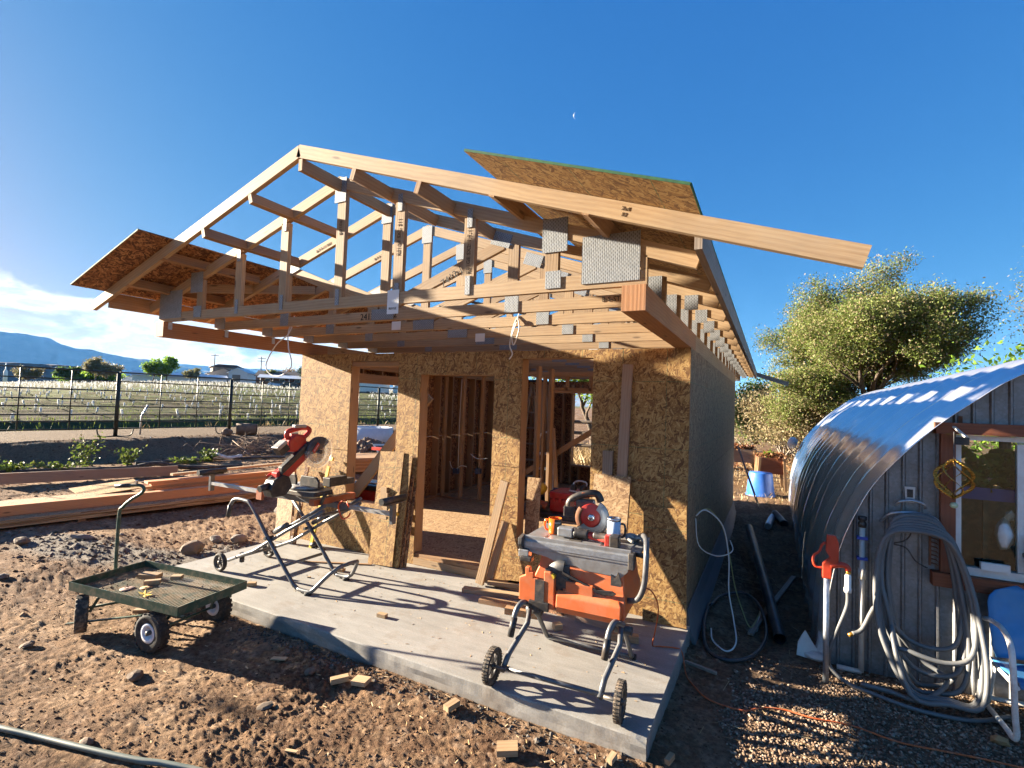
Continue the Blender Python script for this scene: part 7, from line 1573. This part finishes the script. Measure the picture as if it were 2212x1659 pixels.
for k in range(8):
    w0 = .165 + .012 * k + rg.uniform(-.01, .01); cx0 = 1.625 + rg.uniform(-.012, .012); yb = .10 - .028 * k + rg.uniform(-.01, .01); zb = -.05 - .012 * k + rg.uniform(-.02, .05) + (.28 if k in (1, 4) else 0) + (.12 if k in (2,) else 0)
    zt_ = 1.165 - .017 * k + rg.uniform(-.006, .006); gb = -.10 + .02
    pts = [(-1.0, .30), (-1.12, .52), (-1.02, .78), (-.72, .96), (0.0, 1.0), (.70, .955), (1.05, .76), (1.22, .5), (1.25, .25), (1.0, .06), (.35, .0), (-.5, .03)]
    for px, pz in pts:
        z = zb + (zt_ - zb) * pz; out = (1 - pz) ** 2
        y = .12 - .010 * k - out * (.04 + .033 * k); 
        hpts.append((cx0 + px * w0 + .03 * (1 - pz), y, max(z, gb + .02 + .004 * k)))
hpts += [(1.45, -.02, .35), (1.62, .10, .12), (1.78, .02, .03), (1.6, -.16, -.075), (1.42, -.13, -.08), (1.25, -.12, -.08)]
tag(MB().tube(smooth_path(hpts, 4), .0165, 8).build('coiled_hose', 'hose'), 'thick grey hose coiled many times over the hanger on the greenhouse wall', 'hose')
tag(MB().tube([(1.19, .01, .205), (1.222, .022, .222)], .014, 8).build('brass_end', 'gold'), 'brass end fitting of the coiled hose', 'fitting')
# ---------------- yard hydrant with nozzle and hose
yh = thing('yard_hydrant', 'red-headed yard hydrant on a steel standpipe in front of the greenhouse', 'hydrant', (1.035, -.10, -.15))
MB().cyl((0, 0, -.1), (0, 0, .83), .020, 12).build('standpipe', 'galv', yh)
MB().prism([(-.03, .79), (.03, .79), (.032, .87), (.075, .93), (.075, 1.07), (.055, 1.12), (.0, 1.12), (-.01, 1.0), (.018, .95), (-.03, .90)], (0, 0, 0), X, Z_, .045).build('head_casting', 'hydrant', yh, bevel=.006)
MB().tube(smooth_path([(-.01, 0, 1.06), (-.035, 0, 1.03), (-.05, 0, .985), (-.085, 0, .95), (-.09, 0, .90), (-.07, 0, .865), (-.02, 0, .865)], 5), .009, 8).build('pump_handle', 'hydrant', yh)
MB().tube(smooth_path([(.02, 0, .885), (.08, 0, .905), (.125, 0, .90), (.137, 0, .87)], 4), [.024] * 6 + [.021] * 7, 10).build('spout', 'hydrant', yh)
MB().cyl((.05, -.02, 1.0), (.05, .03, 1.0), .014, 8).build('head_bolt', 'galv', yh); MB().cyl((.137, 0, .87), (.137, 0, .845), .017, 10).build('brass_thread', 'gold', yh)
MB().lathe([(0, 0), (.024, 0), (.026, .03), (.022, .035), (.022, .12), (.017, .135), (0, .135)], (.135, 0, .71), Z_, 16).build('white_coupling', 'white', yh)
tag(MB().tube(smooth_path([(1.17, -.10, .565), (1.165, -.10, .45), (1.10, -.10, .25), (1.055, -.08, .08), (1.075, .0, -.06), (1.17, -.08, gz(1.17, -.08) + .03), (1.32, -.16, gz(1.3, -.16) + .03), (1.55, -.24, gz(1.5, -.2) + .03), (1.85, -.20, gz(1.8, -.2) + .03), (2.1, .0, gz(2.1, 0) + .03)], 6), .0145, 8).build('hydrant_hose', 'hose'), 'grey hose dropping from the red hydrant and trailing over the gravel', 'hose')
pp = thing('pvc_standpipe', 'white plastic pipe with a black valve strapped to the greenhouse corner', 'pipe', (1.295, .185, -.12))
MB().cyl((0, 0, 0), (0, 0, 1.13), .019, 12).build('pipe', 'pvc', pp); MB().cyl((0, 0, .72), (0, 0, .80), .025, 12).build('coupling', 'pvc', pp); MB().cyl((0, 0, .0), (-.16, .0, -.0), .02, 10).build('elbow_pipe', 'pvc', pp)
MB().lathe([(0, 0), (.028, 0), (.03, .03), (.02, .05), (.03, .06), (.03, .085), (0, .09)], (0, 0, 1.125), Z_, 14).build('valve', 'black', pp)
for z in (.87, 1.03): MB().abox(-.035, .035, -.024, .03, z, z + .022).build('blue_strap', 'blue', pp)
rk = thing('rake_head', 'dark steel rake head hanging tines out on the greenhouse wall', 'rake', (1.72, .20, .78))
MB().beam((0, 0, 0), (.0, 0, .34), .02, .012, (1, 0, 0)).build('rake_bar', 'rust', rk)
for k in range(11): MB().tube([(0, 0, .02 + .031 * k), (.035, -.01, .015 + .031 * k), (.045, -.02, .005 + .031 * k)], [.005, .004, .002], 4).build('tine', 'rust', rk)
tag(MB().tube(smooth_path([(1.60, .19, 1.10), (1.60, .18, 1.0), (1.56, .18, .94), (1.49, .17, .91), (1.57, .17, .89), (1.63, .17, .80), (1.70, .18, .76)], 5), .005, 6).build('draped_cable', 'black'), 'thin black cord draped on the greenhouse wall inside the hose coil', 'cord')
# ---------------- blue lawn chair with a white tube frame
ch = thing('lawn_chair', 'blue metal lawn chair with rusty white tube frame, cut by the right picture edge', 'chair', (2.28, -.10, -.11), .06)
for sx in (-1, 1):
    x = sx * .27
    MB().tube(smooth_path([(x, .20, .60), (x, .08, .625), (x, -.06, .625), (x + .01 * sx, -.19, .57), (x + .015 * sx, -.235, .42), (x + .015 * sx, -.255, .18), (x + .012 * sx, -.265, .06), (x + .01 * sx, -.22, .016), (x, -.10, .014), (x, .12, .016), (x, .30, .02)], 6), .0165, 10).build('side_frame', 'rustwhite', ch)
    MB().tube([(x * .93, .20, .02), (x * .88, .12, .33)], .011, 8).build('rear_stay', 'white', ch); MB().tube([(x * .98, -.235, .33), (x * .93, .14, .33)], .013, 8).build('seat_rail', 'white', ch)
MB().tube([(-.27, .30, .02), (.27, .30, .02)], .0165, 10).build('rear_runner', 'rustwhite', ch)
sb = MB(); gx = np.linspace(-.25, .25, 13); gy = [(-.235, .315), (-.22, .345), (-.15, .352), (0, .335), (.12, .325), (.17, .34)]
for i in range(12):
    for (a, za), (c, zc_) in zip(gy, gy[1:]):
        d0, d1 = .016 * (gx[i] / .25) ** 2, .016 * (gx[i + 1] / .25) ** 2; sb.face([(gx[i], a, za + d0), (gx[i + 1], a, za + d1), (gx[i + 1], c, zc_ + d1), (gx[i], c, zc_ + d0)], smooth=True)
o = weld(sb.build('seat', 'chairblue', ch)); md = o.modifiers.new('t', 'SOLIDIFY'); md.thickness = .006
bb = MB(); zs = np.linspace(.37, .84, 13)
def bw(z): return .255 * (1 - max(0, (z - .70) / .145) ** 2.6) ** .5 if z > .70 else .255 - .03 * max(0, (.45 - z) / .1)
for k in range(12):
    for i in range(12):
        P_ = []
        for (u_, z) in ((gx[i], zs[k]), (gx[i + 1], zs[k]), (gx[i + 1], zs[k + 1]), (gx[i], zs[k + 1])):
            xx = u_ / .25 * max(.03, bw(z)); P_.append((xx, .17 + .22 * (z - .37) - .05 * (xx / .25) ** 2 - .018 * math.exp(-((z - .5) / .03) ** 2), z))
        bb.face(P_, smooth=True)
o = weld(bb.build('backrest', 'chairblue', ch)); md = o.modifiers.new('t', 'SOLIDIFY'); md.thickness = .006
tag(MB().lathe([(.022, 0), (.036, .004), (.036, .016), (.022, .02), (.022, 0)], (2.135, -.24, .262), (0, -.5, .8), 18).build('tape_roll', 'disc'), 'small pinkish roll of tape on the front edge of the blue chair', 'tape')
tag(MB().blob((2.33, -.25, .27), (.06, .04, .03), 2, .15).build('crumpled_foil', 'galv'), 'shiny crumpled foil lying on the seat of the blue chair', 'foil')
# ---------------- alley between house and greenhouse
bg = thing('clear_bag', 'crumpled clear plastic bag at the foot of the greenhouse corner', 'bag', (.97, .32, gz(.97, .32)))
o = MB().prism([(-.11, .0), (.10, -.02), (.09, .03), (.02, .10), (-.045, .20), (-.07, .16), (-.10, .10)], (0, 0, 0), X, V(0, .25, 1), .03).build('bag_fold', 'plastic_bag', bg); o = MB().blob((.02, -.02, .03), (.11, .05, .035), 2, .2).build('bag_base', 'plastic_bag', bg)
tag(MB().tube(smooth_path([(.36, 4.0, .10), (.50, 2.6, .06), (.62, 1.5, .0), (.74, .55, gz(.74, .55) + .05)], 8), .052, 14, caps=False).build('black_drain_pipe', 'blackpipe'), 'thick black plastic pipe lying along the shaded alley', 'pipe')
tag(MB().tube([(.54, .70, gz(.5, .7) + .03), (.58, 1.25, gz(.58, 1.2) + .03)], .018, 10).build('grey_pipe', 'pvc'), 'short grey-white pipe piece lying in the alley', 'pipe')
for i, (p, q, lab) in enumerate((((.50, .55, 0), (.66, 1.5, 0), 'weathered board lying in the alley beside the black pipe'), ((.06, -.40, 0), (.30, -.46, 0), 'thin lath on the ground by the corner of the slab'), ((.70, 1.6, 0), (.92, 2.6, 0), 'long dark board lying deeper in the alley'))):
    a = V(p[0], p[1], gz(p[0], p[1]) + .035); b_ = V(q[0], q[1], gz(q[0], q[1]) + .03); tag(MB().beam(a, b_, .05 if i != 1 else .02, .02).build('alley_board', 'greywood'), lab, 'board', 'boards lying in the alley')
el = thing('drain_elbow', 'black drain elbow joined to a grey pipe stub far down the alley', 'pipe fitting', (.62, 5.2, gz(.62, 5.2) + .07)); MB().tube(smooth_path([(0, 0, 0), (.05, .5, .04), (.12, .75, .10)], 4), .055, 10).build('pipe_stub', 'galv', el); MB().tube(smooth_path([(.10, .7, .12), (.2, .5, .05), (.26, .3, .02)], 4), .065, 10).build('elbow', 'blackpipe', el)
wp = [(.02, .42, .88), (.10, .50, .93), (.24, .62, .78), (.30, .60, .50), (.31, .55, .20), (.36, .45, -.02), (.40, .15, -.10), (.34, -.02, -.12), (.22, .10, -.11), (.18, .35, -.11)]
tag(MB().tube(smooth_path(wp, 6), .007, 6).build('white_cable', 'wire'), 'pale cable looping from the house side wall down to the alley floor', 'cable', 'cables in the alley')
tag(MB().tube(smooth_path([(.02, .45, .90), (.12, .62, .92), (.22, .85, .72), (.28, .95, .45), (.34, .90, .15), (.42, .80, -.05), (.50, .55, -.10), (.56, .9, -.10)], 6), .006, 6).build('yellow_cable', 'ywire'), 'yellowish cable looping beside the pale one from the house side wall', 'cable', 'cables in the alley')
tag(MB().tube(smooth_path([(.02, .40, .86), (.06, .36, .62), (.20, .55, .50), (.33, .62, .55), (.30, .75, .62)], 6), .005, 6).build('white_cable', 'wire'), 'short pale cable curled against the house side wall', 'cable', 'cables in the alley')
tag(MB().tube(smooth_path([(.10, 1.0, -.12), (.11, .40, -.12), (.20, -.08, -.125), (.38, -.16, -.125), (.55, .05, -.12), (.63, .55, -.12), (.56, 1.2, -.11), (.40, 1.5, -.11), (.2, 1.3, -.11), (.12, .9, -.10)], 6), .016, 7).build('black_tube_ring', 'blackpipe'), 'large ring of black tubing lying on the alley floor', 'tube')
sv = thing('leaning_shovel', 'grey-handled shovel leaning against the far corner of the house', 'shovel', (.43, 6.65, gz(.43, 6.65))); MB().tube([(.0, 0, .10), (-.40, .2, 1.22)], .019, 8).build('handle', 'greywood', sv); MB().prism([(-.10, .26), (.10, .26), (.10, .08), (.05, -.02), (0, -.06), (-.05, -.02), (-.10, .08)], (.02, -.01, .03), Y, V(-.3, 0, .95), .008).build('blade', 'darkmetal', sv)
tub = thing('blue_tub', 'upside-down bright blue plastic tub in the sun beyond the alley', 'tub', (.45, 8.1, gz(.45, 8.1))); MB().lathe([(.31, 0), (.305, .03), (.29, .035), (.24, .50), (.23, .515), (.0, .52)], (0, 0, 0), Z_, 32).build('tub_shell', 'bluetub', tub)
def planter(x, y, w, d, h, z, label, sd):
    t_ = thing('planter_box', label, 'planter', (x, y, gz(x, y)), .15, 'raised wooden planters beyond the alley')
    for k in range(2):
        for sy in (-1, 1): MB().abox(-w / 2, w / 2, sy * d / 2 - .015, sy * d / 2 + .015, z + k * h / 2 + .002, z + (k + 1) * h / 2 - .002).build('plank', 'cedar' if sd else 'greywood', t_)
        for sx in (-1, 1): MB().abox(sx * w / 2 - .015 + sx * .02, sx * w / 2 + .015 + sx * .02, -d / 2 + .016, d / 2 - .016, z + k * h / 2 + .002, z + (k + 1) * h / 2 - .002, 'y').build('plank', 'cedar' if sd else 'greywood', t_)
    for sx in (-1, 1):
        for sy in (-1, 1): MB().beam((sx * w / 2 * 1.12, sy * d / 2 * 1.15, 0), (sx * w / 2 * .95, sy * d / 2 * 1.15, z + h), .06, .06).build('leg', 'fir', t_)
    MB().abox(-w / 2 + .02, w / 2 - .02, -d / 2 + .02, d / 2 - .02, z + h - .06, z + h - .03).build('soil', 'bark', t_)
    rs = np.random.RandomState(sd + 3); tp = [(V(rs.uniform(-w / 2, w / 2), rs.uniform(-d / 2, d / 2), z + h + rs.uniform(-.02, .10)), None, 0) for _ in range(60)]
    v, f, _ = leaves(tp, 700, .035, .03, rs, 2.0); np_mesh('dry_leaves', v, f, 'leafred', np.repeat(rs.uniform(0, 1, 700), 4), t_)
    if sd:
        tp = [(V(-.02 + rs.uniform(-.12, .12), 0, z + h + rs.uniform(0, .08)), None, 0) for _ in range(20)]; v, f, _ = leaves(tp, 60, .07, .03, rs, 2.4); np_mesh('green_plant', v, f, 'leafbright', np.repeat(rs.uniform(0, .6, 60), 4), t_)
planter(.64, 9.55, .56, .45, .40, .38, 'red-brown wooden planter on splayed legs with a green plant, behind the blue tub', 1); planter(-.05, 10.6, .60, .45, .36, .50, 'pale wooden planter partly hidden by the far corner of the house', 0)
rf_ = thing('rail_fence', 'low weathered rail fence with square posts across the dry backyard', 'fence', (-.3, 22.0, 0))
for x in (-6, -3.2, 0.02, 2.8, 5.6): MB().abox(x - .12, x + .12, -.10, .10, gz(x, 22), .74, 'z').build('post', 'greywood', rf_)
for x in (-6, -3.2, .02, 2.8):
    for z in (.42, .66): MB().beam((x + .12, 0, z), (x + 2.68, 0, z), .05, .13).build('rail', 'greywood', rf_)
tr_ = thing('garden_trellis', 'pale bent garden trellis post beside the green bushes', 'trellis', (1.55, 19.2, gz(1.5, 19))); MB().tube([(0, 0, 0), (0, 0, 1.75), (-.1, 0, 1.95), (-.6, 0, 2.0)], .05, 6).build('post', 'pvc', tr_); MB().tube([(.5, .3, 0), (.5, .3, 1.5)], .04, 6).build('post', 'pvc', tr_)
cf = thing('corral_fence', 'old dark rail fence seen through the back window of the house', 'fence', (-5.6, 12.6, gz(-5.6, 12.6)))
for x in (-2.0, -.3, 1.2, 2.6): MB().tube([(x, 0, 0), (x, 0, 1.5)], .09, 8).build('post', 'bark', cf)
for z in (.5, .95, 1.35): MB().tube([(-2.1, .05, z), (2.8, .05, z + .04)], .06, 6).build('rail', 'bark', cf)
for k in range(5): tag(MB().tube([(-2 + .25 * k, 11.5 + k * 1.1, gz(-1, 12) + .015), (5.5, 12.2 + k * 1.1, gz(3, 12) + .015)], .012, 5).build('drip_line', 'blackpipe'), 'black drip line across the dry beds, ' + ('nearest', 'second nearest', 'middle', 'second farthest', 'farthest')[k] + ' of five', 'hose', 'drip lines on the dry beds')
blades('backyard_straw', 16000, ground_pts(-8, 8, 7.0, 20, None), lambda r, n: r.uniform(.02, .14, n), .008, 'straw', lambda r, n: r.uniform(0, 1, n), 11, 1.2)
blades('brush_straw', 5000, ground_pts(-9, -2, 9.5, 13.5, None), lambda r, n: r.uniform(.1, .55, n), .008, 'straw', lambda r, n: r.uniform(0, 1, n), 12, .9)
blades('bed_leaves', 5000, ground_pts(-1.5, 7, 12.5, 21, None), lambda r, n: r.uniform(.02, .10, n), .03, 'leafred', lambda r, n: r.uniform(0, 1, n), 13, 1.0)
tag(MB().blob((1.93, -.38, gz(1.9, -.38) + .03), (.05, .035, .03), 1, .3).build('curled_leaf', 'leafbrown'), 'large curled brown leaf on the gravel by the chair runner', 'leaf')

# ================================================================ inside the house
wbn = thing('folding_workbench', 'black folding plastic workbench standing inside the middle window', 'workbench', (-1.58, .72, .09))
MB().abox(-.42, .50, -.27, .27, .545, .60).build('bench_top', 'black', wbn, bevel=.012); MB().abox(-.40, .48, -.25, .25, .14, .17).build('lower_shelf', 'black', wbn, bevel=.008)
for x in (-.36, .42):
    for sy in (-1, 1): MB().beam((x, sy * .24, 0), (x + .02, sy * .20, .545), .07, .05, (1, 0, 0)).build('leg', 'black', wbn)
def tbox(t_, w, d, h, lid=.35):
    MB().abox(-w / 2, w / 2, -d / 2, d / 2, 0, h * (1 - lid)).build('case', 'red', t_, bevel=.012); MB().abox(-w / 2 - .006, w / 2 + .006, -d / 2 - .006, d / 2 + .006, h * (1 - lid) + .003, h).build('lid', 'red', t_, bevel=.014)
    for k in range(5): MB().abox(-w * .4 + k * w * .18, -w * .4 + k * w * .18 + w * .09, -d / 2 - .014, -d / 2 - .001, h * (1 - lid) - .03, h * (1 - lid) + .01).build('latch_rib', 'redtool', t_)
tbx = thing('red_toolbox', 'red plastic toolbox with a pale sticker on the workbench inside the middle window', 'toolbox', (-1.36, .76, .692)); tbox(tbx, .40, .34, .22); MB().abox(.06, .105, -.1745, -.1705, .03, .10).build('sticker', 'paper', tbx)
em = thing('ear_muffs', 'black ear muffs with a pale band on top of the red toolbox', 'ear muffs', (-1.27, .74, .914))
for sx in (-1, 1): MB().lathe([(0, 0), (.032, 0), (.042, .015), (.042, .04), (.03, .05), (0, .05)], (sx * .045, 0, .04), (sx * .6, -.8, .1), 18).build('ear_cup', 'black', em)
MB().tube(smooth_path([(-.08, 0, .05), (-.07, .05, .10), (0, .07, .115), (.07, .05, .10), (.08, 0, .05)], 5), .009, 8).build('head_band', 'pvc', em); MB().tube(smooth_path([(-.10, -.04, .012), (0, -.07, .012), (.11, -.03, .012)], 5), .010, 6).build('neck_band', 'pvc', em)
od = thing('palm_sander', 'orange and grey power tool lying on the workbench left of the toolbox', 'power tool', (-1.70, .58, .692)); MB().tube(smooth_path([(-.11, 0, .05), (-.04, 0, .07), (.05, 0, .07), (.11, 0, .045)], 4), .040, 12).build('tool_body', 'orangedark', od); MB().tube([(.04, 0, .06), (.125, .02, .045)], .045, 12).build('tool_nose', 'darkmetal', od); MB().abox(-.12, -.05, -.03, .03, 0, .035).build('battery', 'black', od)
dr = thing('yellow_drill', 'yellow and black cordless drill standing on the workbench', 'drill', (-1.80, .84, .692)); MB().tube([(-.10, 0, .19), (.07, 0, .19)], .038, 12).build('drill_body', 'yellow', dr); MB().tube([(-.10, 0, .19), (-.20, 0, .19)], [.026, .012], 10).build('chuck', 'black', dr); MB().tube([(.02, 0, .17), (.05, 0, .05)], .025, 10).build('handle', 'black', dr); MB().abox(-.01, .10, -.035, .035, 0, .05).build('battery', 'yellow', dr, bevel=.006)
bj = thing('blue_jug', 'dark blue container beside the red toolbox on the workbench', 'container', (-1.62, .90, .692)); MB().lathe([(0, 0), (.07, 0), (.075, .02), (.075, .15), (.06, .18), (.03, .19), (.03, .21), (0, .21)], (0, 0, 0), Z_, 18).build('jug_body', 'darkblue', bj)
ln = thing('leaf_blower', 'black tube of a leaf blower pointing out over the workbench edge', 'leaf blower', (-1.85, .50, .72)); MB().tube([(-.13, -.06, .0), (.12, .06, .18)], [.032, .040], 14).build('blower_tube', 'black', ln); MB().blob((.17, .10, .21), (.08, .06, .07), 2, .05, sm=True).build('blower_motor', 'yellow', ln)
fr = thing('foam_roll', 'loosely coiled white foam sheet on the lower shelf of the workbench', 'foam roll', (-1.52, .62, .27)); b = MB(); prev = None
for i in range(60):
    a = i * .21; r_ = .09 + .010 * a; p = V(r_ * math.cos(a) * 1.5, r_ * math.sin(a) * .9, 0)
    if prev is not None: b.face([prev, p, p + Z_ * .17, prev + Z_ * .17], smooth=True)
    prev = p
o = b.build('foam_sheet', 'foam', fr); md = o.modifiers.new('t', 'SOLIDIFY'); md.thickness = .006
rt = thing('rolling_toolbox', 'red and black rolling toolbox with raised black handle inside the left front window', 'toolbox', (-4.22, .62, .10))
MB().abox(-.27, .27, -.2, .2, .05, .34).build('lower_case', 'red', rt, bevel=.015); MB().abox(-.28, .28, -.21, .21, .343, .56).build('upper_case', 'red', rt, bevel=.015); MB().abox(-.285, .285, -.215, .215, .563, .63).build('lid', 'black', rt, bevel=.015); MB().abox(-.08, .12, -.08, .02, .632, .645).build('lid_tray', 'pvc', rt)
for x in (-.05,): MB().abox(x - .03, x + .03, .19, .235, .10, 1.05, 'z').build('handle_post', 'black', rt)
MB().abox(-.22, .14, .185, .24, 1.05, 1.09).build('handle_bar', 'redtool', rt)
for sx in (-1, 1): MB().lathe([(0, -.03), (.07, -.03), (.07, .03), (0, .03)], (sx * .24, .2, .07), X, 18).build('wheel', 'rubber', rt)
sl = thing('step_ladder', 'wooden step ladder standing behind the partition inside the house', 'ladder', (-3.72, 4.75, .11))
for sx in (-1, 1):
    MB().beam((sx * .22, -.25, 0), (sx * .13, .12, 2.25), .03, .075, (0, 1, 0)).build('rail', 'greywood', sl); MB().beam((sx * .20, .75, 0), (sx * .13, .20, 2.2), .03, .05, (0, 1, 0)).build('rear_leg', 'greywood', sl)
for k in range(1, 7): q = k / 7; MB().abox(-.215 + .09 * q, .215 - .09 * q, -.25 + .37 * q - .05, -.25 + .37 * q + .05, 2.25 * q - .012, 2.25 * q + .012).build('step', 'greywood', sl)
MB().abox(-.17, .17, .02, .26, 2.25, 2.29).build('top_cap', 'darkblue', sl)
ht = thing('aluminium_ladder', 'low white-railed step stool behind the posts inside the house', 'step stool', (-3.15, 4.0, .11)); MB().tube(smooth_path([(-.2, 0, 0), (-.17, .10, .95), (-.10, .12, 1.22), (.10, .12, 1.22), (.17, .10, .95), (.2, 0, 0)], 5), .018, 8).build('frame_tube', 'white', ht)
for z in (.28, .56, .84): MB().abox(-.18, .18, -.06, .12, z, z + .025).build('step', 'pvc', ht)
for (x0, x1, lab) in ((-2.50, -2.62, 'stud leaning on the partition post inside the house'), (-2.36, -2.58, 'second stud leaning beside the first on the partition post')): tag(MB().beam((x0, 2.85, .11), (x1, 3.07, 1.5), .038, .06, (1, 0, 0)).build('leaning_stud', 'fir'), lab, 'stud', 'studs leaning inside the house')
leaning('leaning_board', 'ragged strand-board offcut leaning just inside the doorway', 'board', (-2.16, .50, 1.30), (-1.975, .50, 1.30), (-2.20, .30, .11), .011, 'osbsmooth')
leaning('leaning_board', 'broken board leaning inside the left jamb of the middle window', 'board', (-1.66, .24, 1.10), (-1.50, .24, 1.10), (-1.68, .18, .11), .011, 'osbsmooth')

# ================================================================ moon and air
md_ = V(-.461, .886, .039) + V(.887, .46, .036) * ((1245 - 1106) / 1077.3) + V(-.014, -.051, .999) * ((829.5 - 250) / 1077.3); md_.normalize()
mc = CAM + md_ * 15000; rm = 15000 * 6.0 / 1077.3; e1 = md_.cross(Z_).normalized(); e2 = e1.cross(md_).normalized(); b = MB()
for k in range(16):
    a0, a1 = -math.pi / 2 + math.pi * k / 16, -math.pi / 2 + math.pi * (k + 1) / 16
    pt = lambda a, f_: mc + (e1 * math.cos(a) * f_ * -1 + e2 * math.sin(a)) * rm - md_ * rm * math.sqrt(max(0, 1 - math.sin(a) ** 2 - (math.cos(a) * f_) ** 2))
    b.face([pt(a0, 1), pt(a1, 1), pt(a1, .9), pt(a0, .9)], smooth=True); b.face([pt(a0, .9), pt(a1, .9), pt(a1, .8), pt(a0, .8)], smooth=True)
tag(b.build('moon', 'moon'), 'thin pale crescent moon high in the clear blue sky', 'moon')
hm = bpy.data.materials.new('thin_air'); hm.use_nodes = True; hn = hm.node_tree.nodes; hn.remove(hn['Principled BSDF']); pv = hn.new('ShaderNodeVolumePrincipled')
pv.inputs['Color'].default_value = (.13, .40, 1.0, 1); pv.inputs['Absorption Color'].default_value = (1, 1, 1, 1); pv.inputs['Density'].default_value = 5.5e-5; pv.inputs['Anisotropy'].default_value = 0.0
hm.node_tree.links.new(pv.outputs[0], hn['Material Output'].inputs['Volume'])
hz_ = MB().abox(-14200, 14200, -14200, 14200, -60, 640).build('haze', hm); tag(hz_, kind='stuff')
